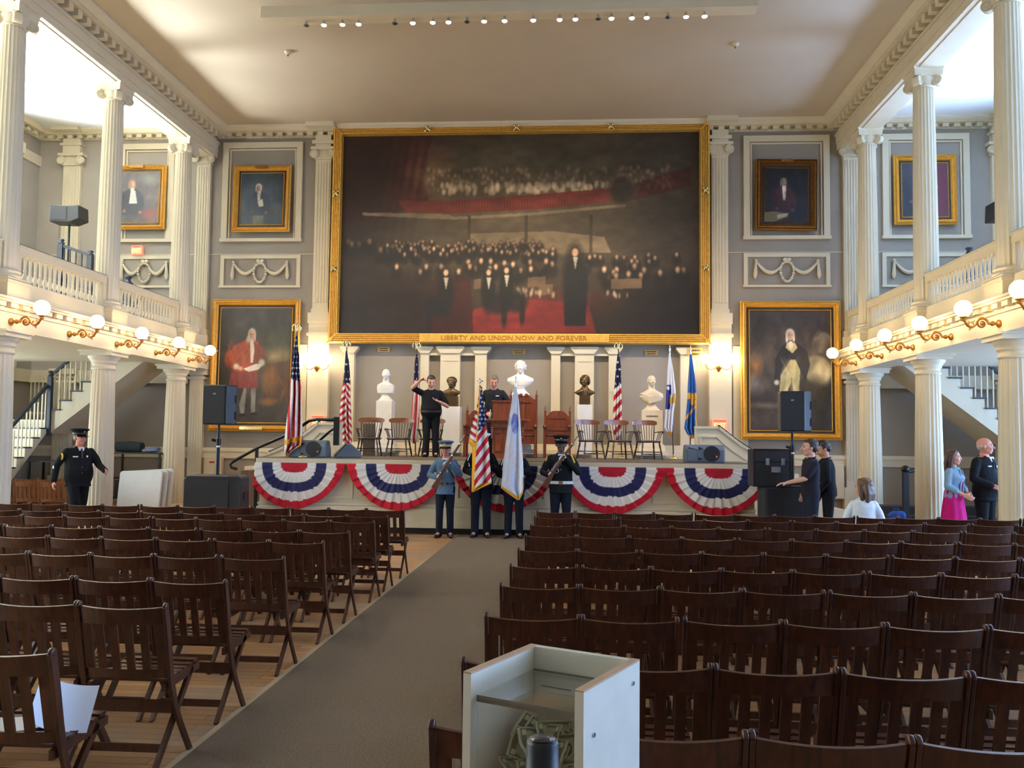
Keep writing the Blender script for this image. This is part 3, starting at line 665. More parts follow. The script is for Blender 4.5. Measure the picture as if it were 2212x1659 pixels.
m = MB(); q = [inner(.05, .03), inner(.95, .03), inner(.95, .95), inner(.05, .95)]; m.prism([(v.x, v.y) for v in q], 0.78, 0.84, 'XY'); m.build('inner_shelf', BOXW, bx, world=True)
for (u, z) in ((0.16, 1.10), (0.86, 1.155)):
    p = D_+(A_-D_)*(1-u); m = MB(); nrm = Vector(((A_-D_).y, -(A_-D_).x)).normalized(); nrm = nrm if nrm.x > 0 else -nrm
    m.cyl((p.x, p.y, z), (p.x+nrm.x*0.003, p.y+nrm.y*0.003, z), 0.005, n=10); m.build('screw', CHROME, bx, world=True)
# banknotes: paper painted with border, oval and numerals by vertex colours
NOTE = mat_attr('banknote_paper', 0.75, weave=0.1)
def note_mesh(seed):
    r = random.Random(seed); nx, ny = 40, 18; W, Hh = 0.156, 0.066; vs = []; cs = []
    k1, k2, f = r.uniform(-.014, .014), r.uniform(-.01, .01), r.uniform(0, 6)
    for side in (0, 1):
        for j in range(ny+1):
            for i in range(nx+1):
                u = i/nx-0.5; v = j/ny-0.5
                vs.append((u*W, v*Hh, k1*(u*2)**2+k2*math.sin(u*9+f)*0.5+0.003*math.sin(v*7+f)+side*0.0012))
                e = max(abs(u)*2, abs(v)*2); c = (150, 156, 120)
                if e > 0.90: c = (196, 196, 170)
                elif max(abs(u)*2, abs(v)*2*1.0) > 0.72 : c = (84, 98, 66)
                if (u/0.13)**2+(v/0.33)**2 < 1: c = (186, 188, 158) if (u/0.07)**2+(v/0.2)**2 > 1 else (74, 78, 58)
                if (abs(abs(u)-0.40) < 0.045 and abs(abs(v)-0.34) < 0.10): c = (190, 192, 162)
                cs.append((*rgb(*c), 1))
    N = (nx+1)*(ny+1); fs = []
    for side in (0, 1):
        for j in range(ny):
            for i in range(nx): a = side*N+j*(nx+1)+i; fs.append((a, a+1, a+nx+2, a+nx+1))
    me = bpy.data.meshes.new('banknote'); me.from_pydata(vs, [], fs); me.materials.append(NOTE)
    ca = me.color_attributes.new('Col', 'FLOAT_COLOR', 'POINT'); ca.data.foreach_set('color', [x for c in cs for x in c])
    for p in me.polygons: p.use_smooth = True
    return me
NM = [note_mesh(k) for k in range(6)]
rn = random.Random(11)
ctr = inner(.5, .5)
for k in range(46):
    h = k/46; z = 0.885+0.155*h**0.8; sp = 0.085*(1-0.75*h)
    u = 0.5+rn.uniform(-1, 1)*0.30*(1-0.55*h); v = 0.5+rn.uniform(-1, 1)*0.22*(1-0.5*h)
    p = inner(u, v); o = bpy.data.objects.new('banknote', NM[k % 6]); col.objects.link(o)
    o.location = (p.x, p.y, z); o.rotation_euler = (rn.uniform(0.3, 1.5), rn.uniform(-.5, .5), rn.uniform(-1.0, 1.0)); o.scale = (0.85, 1, 1)
    tag(o, 'loose banknote in the crumpled heap inside the donation box', 'banknote', 'banknotes in the donation box')
# stanchion post in front of the box
t = thing('stanchion', 'black round-topped stanchion post before the donation box', 'stanchion', (-0.046, 1.50, 0))
m = MB(); m.lathe([(0.0, 0), (0.16, 0.0), (0.16, 0.012), (0.05, 0.035), (0.0, 0.035)], n=32); m.build('base', BLACK, t)
m = MB(); m.cyl((0, 0, 0.03), (0, 0, 1.12), 0.026, n=24); m.build('post', BLACK, t)
m = MB(); m.lathe([(0.026, 1.02), (0.034, 1.03), (0.034, 1.115), (0.0285, 1.12), (0.0275, 1.185), (0.026, 1.19), (0.0, 1.191)], n=32); m.build('belt_head', BLACK, t)
m = MB(); m.lathe([(0.0, 1.1915), (0.022, 1.1915), (0.022, 1.193), (0.0, 1.1945)], n=28); m.build('cap', mat('dark_glossy_cap', rgb(60, 60, 62), 0.15), t)
m = MB(); m.box((-0.012, -0.04, 1.04), (0.012, -0.03, 1.10)); m.build('belt_clip', BLKM, t)
# ------------------------------------------------------------------ framed paintings (canvases coloured per vertex)
def vnoise(U, V, sc, seed, oct=3):
    rs = np.random.RandomState(seed); out = np.zeros_like(U); amp = 1.0; tot = 0
    for o in range(oct):
        n = int(sc*2**o)+2; g = rs.rand(n+1, n+1); x = np.clip(U, 0, 0.9999)*n; y = np.clip(V, 0, 0.9999)*n; i = x.astype(int); j = y.astype(int); fx = x-i; fy = y-j
        fx = fx*fx*(3-2*fx); fy = fy*fy*(3-2*fy)
        out += amp*((g[j, i]*(1-fx)+g[j, np.minimum(i+1, n)]*fx)*(1-fy)+(g[np.minimum(j+1, n), i]*(1-fx)+g[np.minimum(j+1, n), np.minimum(i+1, n)]*fx)*fy); tot += amp; amp *= 0.5
    return out/tot
class Paint:
    def __init__(s, w, h, nx): s.w, s.h = w, h; s.nx = nx; s.ny = int(nx*h/w); s.U, s.V = np.meshgrid(np.linspace(0, 1, s.nx+1), np.linspace(1, 0, s.ny+1)); s.C = np.zeros((s.ny+1, s.nx+1, 3)); s.asp = h/w
    def fill(s, c): s.C[:] = c; return s
    def blend(s, m, c): m = np.clip(m, 0, 1)[..., None]; s.C = s.C*(1-m)+np.array(c, float)*m
    def ell(s, x, y, rx, ry, c, soft=0.3, a=1.0, rot=0.0):   # x, y with y measured downwards, units of width and height
        dx = (s.U-x); dy = ((1-s.V)-y)*s.asp; ry = ry*s.asp
        if rot: dx, dy = dx*math.cos(rot)+dy*math.sin(rot), -dx*math.sin(rot)+dy*math.cos(rot)
        d = np.sqrt((dx/rx)**2+(dy/ry)**2); s.blend(a*np.clip((1+soft-d)/(2*soft+1e-6), 0, 1), c)
    def poly(s, pts, c, soft=0.004, a=1.0):
        X = s.U; Y = 1-s.V; inside = np.zeros(X.shape, bool); n = len(pts)
        for i in range(n):
            x0, y0 = pts[i]; x1, y1 = pts[(i+1) % n]
            if y0 == y1: continue
            cnd = (Y >= min(y0, y1)) & (Y < max(y0, y1)) & (X < x0+(Y-y0)*(x1-x0)/(y1-y0)); inside ^= cnd
        s.blend(a*inside.astype(float), c)
    def noise(s, amp, sc, seed): n = vnoise(s.U, s.V, sc, seed); s.C *= (1+amp*(n-0.5)*2)[..., None]
    def head(s, x, y, r, c=(150, 120, 96), hair=(60, 50, 42), soft=0.25, a=1.0):
        s.ell(x, y-r*0.25/s.asp, r*1.0, r*1.15/s.asp, hair, soft, a); s.ell(x, y+r*0.1/s.asp, r*0.72, r*0.95/s.asp, c, soft, a)
    def blur(s, n):
        for _ in range(n):
            for ax in (0, 1): a = np.concatenate([np.take(s.C, [0], ax), s.C, np.take(s.C, [-1], ax)], ax); L = a.shape[ax]; s.C = (np.take(a, range(0, L-2), ax)+2*np.take(a, range(1, L-1), ax)+np.take(a, range(2, L), ax))/4
        return s
    def obj(s, name, matr, parent=None, loc=(0,0,0)):
        xs = (s.U.ravel()-0.5)*s.w; zs = (s.V.ravel()-0.5)*s.h; n = len(xs)
        vs = np.stack([xs, np.zeros(n), zs], 1); fs = []
        W = s.nx+1
        idx = np.arange((s.ny)*(s.nx)); j = idx//s.nx; i = idx % s.nx; a = j*W+i; F = np.stack([a+W, a+W+1, a+1, a], 1)
        me = bpy.data.meshes.new(name); me.from_pydata(vs.tolist(), [], F.tolist()); me.materials.append(matr)
        C = np.clip(s.C, 0, 255)/255.; L = np.where(C <= 0.04045, C/12.92, ((C+0.055)/1.055)**2.4).reshape(-1, 3)
        ca = me.color_attributes.new('Col', 'FLOAT_COLOR', 'POINT'); ca.data.foreach_set('color', np.concatenate([L, np.ones((n, 1))], 1).ravel())
        o = bpy.data.objects.new(name, me); col.objects.link(o); o.parent = parent; o.location = loc; return o
OIL = mat_attr('oil_paint', 0.5, 0.35, weave=0.15)
def frame_mesh(w, h, prof):        # profile (inset from outer edge, projection) swept round a rectangle; x right, z up, facing -Y
    m = MB(); G = []
    for (i, d) in prof:
        a, b = w/2-i, h/2-i; G.append([(-a, -d, -b), (a, -d, -b), (a, -d, b), (-a, -d, b)])
    m.grid(G, smooth=False, closed=True); return m
def stepped(wd, steps=4, d0=0.02, d1=0.10):
    p = [(0, 0.0), (0, d0)]
    for k in range(steps):
        a = wd*(k+0.5)/steps*0.9; p += [(a-wd*0.10/steps*3, d0+(d1-d0)*(1-abs(2*k/(steps-1)-0.6))), (a, d0+(d1-d0)*(1-abs(2*k/(steps-1)-0.6))+0.012), (a+wd*0.1/steps*2, d0+(d1-d0)*(1-abs(2*k/(steps-1)-0.6))-0.01)]
    p += [(wd*0.97, 0.02), (wd, 0.015)]; return p
def framed(name, label, cx, cz, w, h, fw, P, mats=(None,), y=YB-0.10, tilt=0.0, prof=None, cat='painting', extra=None, roll=0.0):
    t = thing(name, label, cat, (cx, y, cz)); t.rotation_euler = (-tilt, roll, 0)
    fm = mats[0] or GOLD
    P.blur(1)
    m = frame_mesh(w, h, prof or stepped(fw)); m.build('frame', fm, t, fix=True)
    P.obj('canvas', OIL, t, (0, -0.014, 0))
    m = MB(); m.box((-w/2+0.02, -0.002, -h/2+0.02), (w/2-0.02, 0.03, h/2-0.02)); m.build('backing_board', mat('frame_back', rgb(60, 48, 36), 0.9), t)
    if extra: extra(t)
    return t
# large central picture: a generic dark assembly scene
bw, bh = 8.88, 5.22; fw = 0.24; cw, chh = bw-2*fw, bh-2*fw
P = Paint(cw, chh, 600).fill((34, 27, 21))
P.ell(.50, .35, .42, .40, (98, 84, 64), .8, .8); P.ell(.60, .18, .30, .14, (92, 82, 62), .8, .7); P.ell(.42, .36, .25, .10, (112, 94, 72), .8, .5)
P.poly([(0, 0), (.26, 0), (.22, .2), (.25, .33), (.12, .42), (0, .45)], (66, 28, 24), a=.75); P.ell(.22, .17, .06, .12, (104, 58, 44), .9, .6); P.ell(.05, .3, .08, .4, (30, 20, 18), .8, .7); P.ell(.25, .21, .05, .06, (124, 104, 76), .9, .6)
for k in range(9): P.ell(.02+k*.026, .15+.02*(k % 3), .006, .2, (42, 20, 18), 1, .5, rot=.15)
rp = random.Random(5)
for k in range(260):
    x = rp.uniform(.24, .93); y = .23-0.02*abs(x-.6)+rp.uniform(-.055, .055); g = rp.uniform(.7, 1.15); P.ell(x, y, .004, .011, (150*g, 122*g, 96*g), .5, .6)
for k in range(120):
    x = rp.uniform(.28, .82); y = .275+rp.uniform(-.02, .02); g = rp.uniform(.8, 1.25); P.ell(x, y, .0055, .016, (184*g, 158*g, 126*g), .4, .7)
P.poly([(.16, .33), (.30, .335), (.55, .305), (.77, .275), (.77, .345), (.55, .38), (.30, .40), (.18, .39)], (112, 42, 36), a=.85); P.poly([(.77, .28), (.98, .17), (.98, .27), (.8, .345)], (70, 26, 24), a=.6)
for k in range(60): x = .29+k*.0080; P.ell(x, .355-.05*(x-.29), .0014, .026, (168, 96, 72), .6, .4)
P.poly([(.06, .39), (.30, .40), (.32, .415), (.55, .395), (.8, .355), (.8, .37), (.55, .41), (.32, .43), (.06, .405)], (142, 124, 96), a=.75)
P.ell(.79, .29, .04, .075, (70, 58, 44), .2, .8); P.ell(.79, .29, .031, .06, (54, 46, 36), .2, .8)
P.poly([(.36, .50), (.60, .49), (.74, .52), (.76, .60), (.36, .60)], (152, 130, 96), a=.6, soft=.02)
for x in (.36, .52, .70): P.poly([(x, .41), (x+.008, .41), (x+.008, .60), (x, .60)], (58, 48, 38), a=.8)
P.ell(.63, .56, .028, .05, (110, 94, 70), .2, .8)
P.poly([(.38, .88), (.50, .82), (.70, .86), (.72, 1), (.36, 1)], (118, 34, 32), a=.9); P.ell(.5, .93, .08, .02, (84, 22, 20), .8, .5); P.ell(.62, .84, .12, .05, (96, 26, 24), .8, .6)
def crowd(n, x0, x1, y0, y1, r, g0):
    for k in range(n):
        x = rp.uniform(x0, x1); y = rp.uniform(y0, y1); g = g0*rp.uniform(.75, 1.2)
        P.ell(x, y+r*4.5, r*1.9, r*4.2, (26, 22, 20), .4, .85); P.ell(x, y+r*2.0, r*.6, r*.8, (150*g, 140*g, 120*g), .5, .5); P.ell(x, y, r*.75, r*1.8, (70*g, 54*g, 42*g), .4, .8); P.ell(x, y+r*.5, r*.62, r*1.4, (190*g, 146*g, 112*g), .4, .95)
crowd(70, .13, .60, .535, .57, .0055, .8); crowd(60, .13, .60, .57, .61, .0062, .95); crowd(20, .62, .97, .60, .66, .0066, .85)
crowd(26, .14, .60, .63, .69, .0082, 1.05); crowd(13, .74, .97, .66, .72, .009, .95); crowd(8, .02, .15, .50, .60, .009, .5)
P.ell(.20, .86, .13, .13, (34, 20, 18), .5, .9); P.ell(.93, .88, .14, .16, (24, 18, 16), .4, .95); P.poly([(.27, .72), (.37, .72), (.38, 1), (.26, 1)], (52, 18, 18), a=.8)
for x, y, w in ((.53, .72, .05), (.56, .76, .04), (.76, .73, .085), (.38, .73, .02)): P.poly([(x, y), (x+w, y-.005), (x+w, y+.045), (x, y+.05)], (108, 84, 60), a=.85)
for k in range(30): x = rp.choice((.49, .56, .73))+rp.uniform(0, .08); P.ell(x, .80+rp.uniform(-.02, .015), .003, .012, (176, 160, 126), .5, .6)
for (x, y, s_, c) in ((.30, .70, 1.0, 1), (.42, .70, .9, -1), (.47, .69, .9, -1), (.66, .60, 1.5, 0)):
    P.ell(x, y+.10*s_, .022*s_, .12*s_, (20, 20, 22), .25, .95)
    if c: P.ell(x+.03*c*-1, y+.17*s_, .03, .05, (22, 22, 24), .3, .9, rot=.5*c); P.ell(x-.045*c, y+.22*s_, .008, .07, (22, 20, 22), .3, .9)
    else: P.poly([(x-.03, y+.1), (x+.035, y+.1), (x+.03, y+.36), (x-.028, y+.36)], (18, 20, 24), a=.95)
    P.poly([(x-.006, y+.02), (x+.008, y+.02), (x+.001, y+.085)], (196, 184, 156), a=.85); P.head(x, y-.005, .0095*s_**.6, (214, 166, 128), (50, 40, 34))
P.noise(.18, 30, 2); P.noise(.22, 5, 9)
def bigextra(t):
    for sx in (-1, 1):
        for zz in (0.95, -0.85): m = MB(); ornament(m, (sx*(bw/2-fw/2), -0.14, zz)); m.build('ribbon_ornament', SHINYB, t)
        for sz in (-1, 1):
            m = MB(); p = (sx*(bw/2-fw/2), -0.14, sz*(bh/2-fw/2)); m.bar((p[0]-sx*-.12, p[1], p[2]+sz*.12), (p[0]+sx*-.12, p[1], p[2]-sz*.12), .05, .03); m.tube([(p[0]+sx*.10, p[1], p[2]+sz*.02), (p[0], p[1]-.02, p[2]), (p[0]+sx*.02, p[1], p[2]+sz*.10)], .015, 6); m.build('corner_ornament', GOLD, t)
    for xx in (-2.15, -0.05, 2.15): m = MB(); ornament(m, (xx, -0.14, bh/2-fw/2)); m.build('ribbon_ornament', SHINYB, t)
    m = MB(); m.box((-2.25, -0.17, -bh/2+0.02), (2.13, -0.10, -bh/2+0.22)); pl = m.build('inscription_board', GOLD, t, bevel=0.01)
    text_mesh('inscription', 'LIBERTY AND UNION NOW AND FOREVER', 0.155, 0.006, mat('incised_gold', rgb(170, 116, 44), 0.5, metal=0.6), pl, (-0.06, -0.176, -bh/2+0.115)).scale = (1.12, 1, 1)
def ornament(m, c):
    for k in range(4):
        a = PI/4+k*PI/2; m.tube([c, (c[0]+.05*math.cos(a), c[1]-.03, c[2]+.05*math.sin(a)), (c[0]+.10*math.cos(a), c[1], c[2]+.10*math.sin(a))], [.012, .03, .012], 6)
    m.sphere((c[0], c[1]-.02, c[2]), .035, 8, 6)
rp_ = [(0, 0), (0, .06)]
for k in range(5): a = .02+k*.042; rp_ += [(a, .08+.012*k), (a+.012, .105+.010*k), (a+.03, .105+.010*k), (a+.036, .075+.01*k)]
rp_ += [(.235, .06), (.24, .015)]
framed('framed_painting', 'huge gilt-framed dark painting of a crowded assembly above the stage', -1.30, 6.57, bw, bh, fw, P, y=YB-0.20, tilt=0.012, prof=rp_, extra=bigextra, cat='painting')
# portraits: generic figures
def folds(P, n, x0, x1, y0, y1, base, seed, lo=.6, hi=1.4):
    r_ = random.Random(seed)
    for q in range(n): g = r_.uniform(lo, hi); P.ell(r_.uniform(x0, x1), r_.uniform(y0, y1), r_.uniform(.004, .012), r_.uniform(.02, .06), tuple(c_*g for c_ in base), 1, .35, rot=r_.uniform(-.6, .6))
def face_(P, x, y, r, c, hair):
    P.ell(x-.004, y-r*.2, r*1.25, r*1.05, hair, .2); P.ell(x+r*.9, y+r*.6, r*.3, r*.7, hair, .3); P.ell(x-r*1.0, y+r*.6, r*.35, r*.8, hair, .3)
    P.ell(x, y+r*.08, r*.78, r*.86, c, .2); P.ell(x-r*.5, y+r*.15, r*.3, r*.65, tuple(v*.62 for v in c), .8, .6)
    for q in (-.28, .34): P.ell(x+r*q, y-r*.05, r*.16, r*.07, (60, 44, 38), .5, .8)
    P.ell(x+r*.08, y+r*.18, r*.09, r*.16, tuple(v*.8 for v in c), .5, .7); P.ell(x+r*.05, y+r*.45, r*.22, r*.05, (130, 70, 60), .5, .8)
def portrait(w, h, bg, bg2, coat, face, hair, breech=None, shirt=(214, 206, 186), x=.48, top=.2, scale=1.0, seated=False, seed=1, extra=None, full=False, nx=130):
    P = Paint(w, h, nx).fill(bg); P.ell(.75, .55, .4, .3, bg2, .9, .8); P.noise(.25, 4, seed)
    if extra: extra(P)
    r = .060*scale; yh = top+r; scale = scale*1.28
    hb = 0.33*scale
    if full or breech:
        bc = breech or coat
        P.poly([(x-.10*scale, yh+hb*.9), (x+.11*scale, yh+hb*.9), (x+.10*scale, yh+hb*2.2), (x+.01, yh+hb*2.2), (x, yh+hb*1.3), (x-.02, yh+hb*2.2), (x-.09*scale, yh+hb*2.2)], bc, a=.95)
    P.poly([(x-.05*scale, yh+.06*scale), (x+.06*scale, yh+.06*scale), (x+.16*scale, yh+.11*scale), (x+.19*scale, yh+.30*scale), (x+.15*scale, yh+.42*scale), (x-.14*scale, yh+.42*scale), (x-.20*scale, yh+.28*scale), (x-.15*scale, yh+.11*scale)], coat)
    P.ell(x-.17*scale, yh+.28*scale, .045*scale, .13*scale, coat, .3); P.ell(x+.17*scale, yh+.28*scale, .045*scale, .13*scale, coat, .3)
    P.poly([(x-.03*scale, yh+.05*scale), (x+.045*scale, yh+.05*scale), (x+.03*scale, yh+.25*scale), (x-.01*scale, yh+.25*scale)], shirt, a=.9)
    P.ell(x-.12*scale, yh+.36*scale, .03*scale, .022*scale, face, .3); P.ell(x+.15*scale, yh+.38*scale, .03*scale, .022*scale, face, .3)
    face_(P, x, yh, r, face, hair)
    rr_ = random.Random(seed)
    for q in range(70):
        g = rr_.uniform(.55, 1.35); P.ell(x+rr_.uniform(-.17, .17)*scale, yh+rr_.uniform(.12, .40)*scale, rr_.uniform(.004, .014), rr_.uniform(.03, .09), tuple(c_*g for c_ in coat), 1, .30, rot=rr_.uniform(-.6, .6))
    P.ell(x-.17*scale, yh+.30*scale, .05*scale, .10*scale, tuple(c_*.55 for c_ in coat), .9, .7); P.ell(x+.02, yh+.012, r*.55, r*.75, tuple(c_*1.08 for c_ in face), .8, .5); P.ell(x-r*.5, yh+.01, r*.28, r*.8, tuple(c_*.55 for c_ in face), .8, .6)
    P.ell(.5, 1.05, .7, .28, tuple(c_*.6 for c_ in bg), .9, .65)
    P.noise(.16, 14, seed+3); P.noise(.2, 6, seed+5); return P
def with_plaque(t, w_, hh, top=False):
    z = (hh/2-0.10) if top else (-hh/2+0.04); m = MB(); m.box((-w_/2, -0.13, z), (w_/2, -0.10, z+0.07)); m.build('name_plaque', SHINYB if not top else GOLDD, t)
# left: seated-standing figure in red coat holding a paper
P = Paint(1.72, 2.75, 190).fill((50, 44, 38)); P.ell(.85, .30, .35, .12, (62, 66, 48), .8, .7); P.ell(.78, .43, .25, .06, (128, 108, 76), .9, .75); P.ell(.2, .5, .3, .4, (44, 42, 38), .8, .6); P.noise(.25, 5, 4)
P.poly([(.62, .50), (1, .46), (1, .80), (.66, .84)], (66, 42, 26), a=.85); P.ell(.72, .62, .10, .10, (128, 84, 44), .6, .8); P.ell(.70, .82, .10, .03, (150, 98, 50), .6, .7); folds(P, 40, .62, .98, .5, .84, (96, 60, 34), 2)
P.poly([(.30, .84), (.36, .70), (.40, .70), (.375, .92), (.32, .93)], (112, 108, 100)); P.poly([(.46, .70), (.53, .70), (.53, .91), (.47, .92)], (112, 108, 100)); P.ell(.345, .935, .05, .012, (26, 22, 22)); P.ell(.52, .925, .055, .012, (26, 22, 22))
P.poly([(.17, .56), (.52, .54), (.56, .70), (.14, .70)], (104, 42, 42)); folds(P, 50, .16, .54, .56, .69, (108, 44, 42), 3)
P.poly([(.36, .28), (.50, .28), (.58, .34), (.60, .46), (.54, .56), (.22, .56), (.12, .50), (.10, .42), (.20, .33)], (132, 58, 42)); P.ell(.13, .45, .06, .07, (138, 64, 46), .3); P.ell(.57, .42, .06, .07, (110, 50, 40), .3)
folds(P, 110, .10, .60, .31, .55, (138, 60, 44), 5, .5, 1.35); P.poly([(.46, .30), (.56, .33), (.58, .55), (.48, .55)], (84, 42, 36), a=.6)
P.poly([(.42, .27), (.47, .27), (.49, .38), (.475, .48), (.44, .48), (.43, .36)], (196, 186, 170)); P.ell(.24, .515, .04, .025, (190, 180, 164), .4); P.ell(.30, .53, .035, .018, (188, 140, 112), .3); P.ell(.60, .48, .045, .03, (184, 174, 160), .4)
P.poly([(.34, .535), (.52, .49), (.62, .49), (.56, .54), (.42, .56)], (204, 198, 190)); face_(P, .45, .235, .046, (196, 150, 122), (176, 164, 150)); P.ell(.40, .275, .03, .03, (170, 158, 146), .5)
P.noise(.14, 18, 21); P.noise(.18, 6, 22)
t = framed('framed_portrait', 'gilt-framed full-length portrait of a figure in red coat left of the stage', -7.56, 3.45, 2.16, 3.17, .21, P, tilt=.02); with_plaque(t, .55, 3.17)
# right: figure in dark coat with buff breeches, pale horse behind
P = Paint(1.82, 2.72, 190).fill((52, 46, 42)); P.ell(.5, .25, .7, .3, (66, 58, 54), .9, .7); P.ell(.55, .38, .5, .06, (92, 78, 64), .9, .6); P.ell(.07, .47, .06, .07, (178, 116, 62), .9, .8); P.ell(.06, .62, .11, .06, (130, 122, 114), .9, .7); P.ell(.2, .80, .22, .02, (122, 104, 84), .9, .8); P.ell(.2, .90, .2, .05, (74, 62, 52), .9, .8); P.noise(.25, 6, 8)
P.ell(.90, .27, .13, .09, (116, 104, 90), .15, .95); P.ell(.84, .19, .02, .035, (88, 80, 70), .3, .9, rot=.4); P.ell(.80, .32, .05, .07, (80, 72, 64), .4, .9, rot=.4); P.ell(.98, .36, .08, .10, (92, 82, 70), .4, .9)
P.ell(.83, .50, .17, .12, (166, 154, 122), .12, .95); P.ell(.87, .53, .12, .09, (214, 202, 166), .4, .95); P.ell(.78, .66, .12, .10, (60, 54, 46), .5, .85); P.ell(.72, .46, .06, .10, (120, 112, 92), .6, .8, rot=.7)
P.poly([(.46, .27), (.60, .28), (.70, .33), (.74, .45), (.68, .60), (.62, .50), (.56, .41), (.50, .41), (.40, .52), (.38, .62), (.30, .60), (.32, .40), (.38, .31)], (30, 30, 38)); folds(P, 60, .32, .70, .30, .56, (36, 36, 46), 6)
P.poly([(.50, .41), (.56, .41), (.62, .50), (.60, .68), (.53, .68), (.51, .60), (.46, .68), (.36, .68), (.38, .54)], (186, 172, 122)); folds(P, 50, .38, .60, .44, .66, (190, 176, 126), 7, .65, 1.15); P.poly([(.505, .56), (.515, .56), (.53, .68), (.50, .68)], (120, 106, 74), a=.8)
P.poly([(.46, .27), (.56, .27), (.59, .31), (.525, .36), (.44, .31)], (196, 180, 130)); P.poly([(.485, .255), (.53, .255), (.535, .30), (.51, .33), (.48, .30)], (214, 208, 194)); P.ell(.33, .605, .03, .022, (200, 190, 170), .4)
P.poly([(.37, .68), (.47, .68), (.46, .93), (.38, .94)], (24, 22, 22)); P.poly([(.52, .68), (.61, .68), (.60, .92), (.54, .93)], (24, 22, 22)); face_(P, .505, .205, .045, (206, 164, 140), (206, 200, 190))
P.noise(.14, 18, 31); P.noise(.18, 6, 32)
t = framed('framed_portrait', 'gilt-framed full-length portrait with pale horse right of the stage', 4.97, 3.40, 2.26, 3.19, .22, P, tilt=.02)
P = portrait(1.02, 1.28, (42, 52, 62), (54, 62, 70), (24, 34, 48), (160, 124, 108), (190, 176, 160), breech=(150, 142, 104), x=.42, top=.22, scale=1.0, seed=3, extra=lambda P: P.ell(.88, .72, .12, .1, (112, 106, 104), .8, .7)); P.poly([(.40, .55), (.52, .50), (.55, .64), (.44, .66)], (190, 182, 160))
t = framed('framed_portrait', 'small gilt-framed portrait on blue ground, upper wall left of the big painting', -7.50, 7.47, 1.42, 1.64, .19, P, tilt=.03); with_plaque(t, .3, 1.64, True)
P = portrait(1.0, 1.30, (28, 28, 34), (22, 22, 30), (66, 30, 34), (150, 122, 98), (96, 86, 78), x=.44, top=.2, scale=1.05, seed=6, full=True)
P.poly([(0, .82), (.22, .80), (.55, .84), (.54, .90), (.2, 1), (0, 1)], (112, 96, 66), a=.9); P.poly([(.3, .86), (.56, .83), (.5, .89), (.3, .94)], (160, 144, 114))
t = framed('framed_portrait', 'small dark-gilt portrait of a figure in deep red, right of the big painting', 4.90, 7.46, 1.40, 1.68, .21, P, mats=(GOLDD,), tilt=.03, roll=0.02); with_plaque(t, .3, 1.68, True)
P = portrait(1.06, 1.32, (70, 66, 64), (84, 74, 70), (26, 26, 32), (206, 156, 128), (150, 110, 90), x=.36, top=.18, scale=1.1, seed=12, shirt=(226, 222, 212)); P.ell(.78, .16, .18, .08, (150, 146, 136), .8, .7); P.ell(.80, .82, .16, .1, (120, 60, 52), .8, .8); P.poly([(.33, .37), (.44, .37), (.5, .62), (.3, .62)], (228, 224, 214))
t = framed('framed_portrait', 'bright gilt portrait with white waistcoat at the back of the left gallery', -10.60, 7.53, 1.42, 1.60, .18, P, tilt=.02); with_plaque(t, .35, 1.60, True)
P = portrait(1.04, 1.26, (44, 40, 46), (64, 28, 38), (42, 38, 44), (170, 130, 112), (90, 80, 72), x=.35, top=.2, scale=1.0, seed=14); P.poly([(.55, 0), (1, 0), (1, 1), (.7, 1), (.6, .5)], (98, 32, 46), a=.85); P.ell(.72, .45, .05, .05, (180, 140, 120), .3)
framed('framed_portrait', 'gilt portrait with crimson side at the back of the right gallery', 8.01, 7.55, 1.40, 1.63, .19, P, tilt=.02)
# ------------------------------------------------------------------ stage
SX0, SX1, SY0, SZ = -5.74, 3.24, 15.52, 1.35
t = thing('stage', 'white panelled wooden stage with dark carpeted top below the big painting', 'stage', (0, 0, 0))
m = MB(); m.box((SX0, SY0, 0.12), (SX1, YB-0.06, SZ-0.03)); m.build('stage_body', WHITE, t)
m = MB(); m.box((SX0+0.03, SY0+0.03, 0), (SX1-0.03, YB-0.5, 0.12)); m.build('black_base', BLACK, t)
m = MB(); m.box((SX0-0.04, SY0-0.06, SZ-0.03), (SX1+0.04, YB-0.06, SZ)); m.build('stage_floor', mat('stage_floor_brown', rgb(96, 80, 64), 0.7, var=.1), t)
m = MB(); m.box((SX0-0.05, SY0-0.10, SZ-0.10), (SX1+0.05, SY0, SZ-0.008)); m.box((SX0-0.02, SY0-0.05, SZ-0.14), (SX1+0.02, SY0, SZ-0.10))
m.box((SX0-0.02, SY0-0.05, 0.50), (SX1+0.02, SY0, 0.54)); m.box((SX0-0.03, SY0-0.07, 0.12), (SX1+0.03, SY0, 0.46)); m.prism([(SY0-0.07, 0.46), (SY0, 0.46), (SY0, 0.52), (SY0-0.03, 0.50)], SX0, SX1, 'YZ'); m.box((SX0-0.04, SY0-0.09, 0.12), (SX1+0.04, SY0, 0.20)); m.build('front_moulding', WHITE, t)
m = MB()
for k in range(10):
    x0 = SX0+0.12+k*(SX1-SX0-0.14)/10; x1 = x0+(SX1-SX0-0.14)/10-0.14
    for a, b, c, d in ((x0, x1, .62, .66), (x0, x1, 1.12, 1.16), (x0, x0+.04, .62, 1.16), (x1-.04, x1, .62, 1.16)): m.box((a, SY0-0.02, c), (b, SY0, d))
m.build('front_panels', WHITE, t)
# stepped plinth along the wall behind the chairs
m = MB(); m.box((SX0, YB-0.55, SZ), (SX1, YB-0.01, SZ+0.08)); m.box((SX0, YB-0.40, SZ+0.08), (SX1, YB-0.01, SZ+0.16)); m.box((SX0, YB-0.2, SZ+0.16), (SX1, YB-0.01, SZ+0.30)); struct('trim_25', m, WHITE)
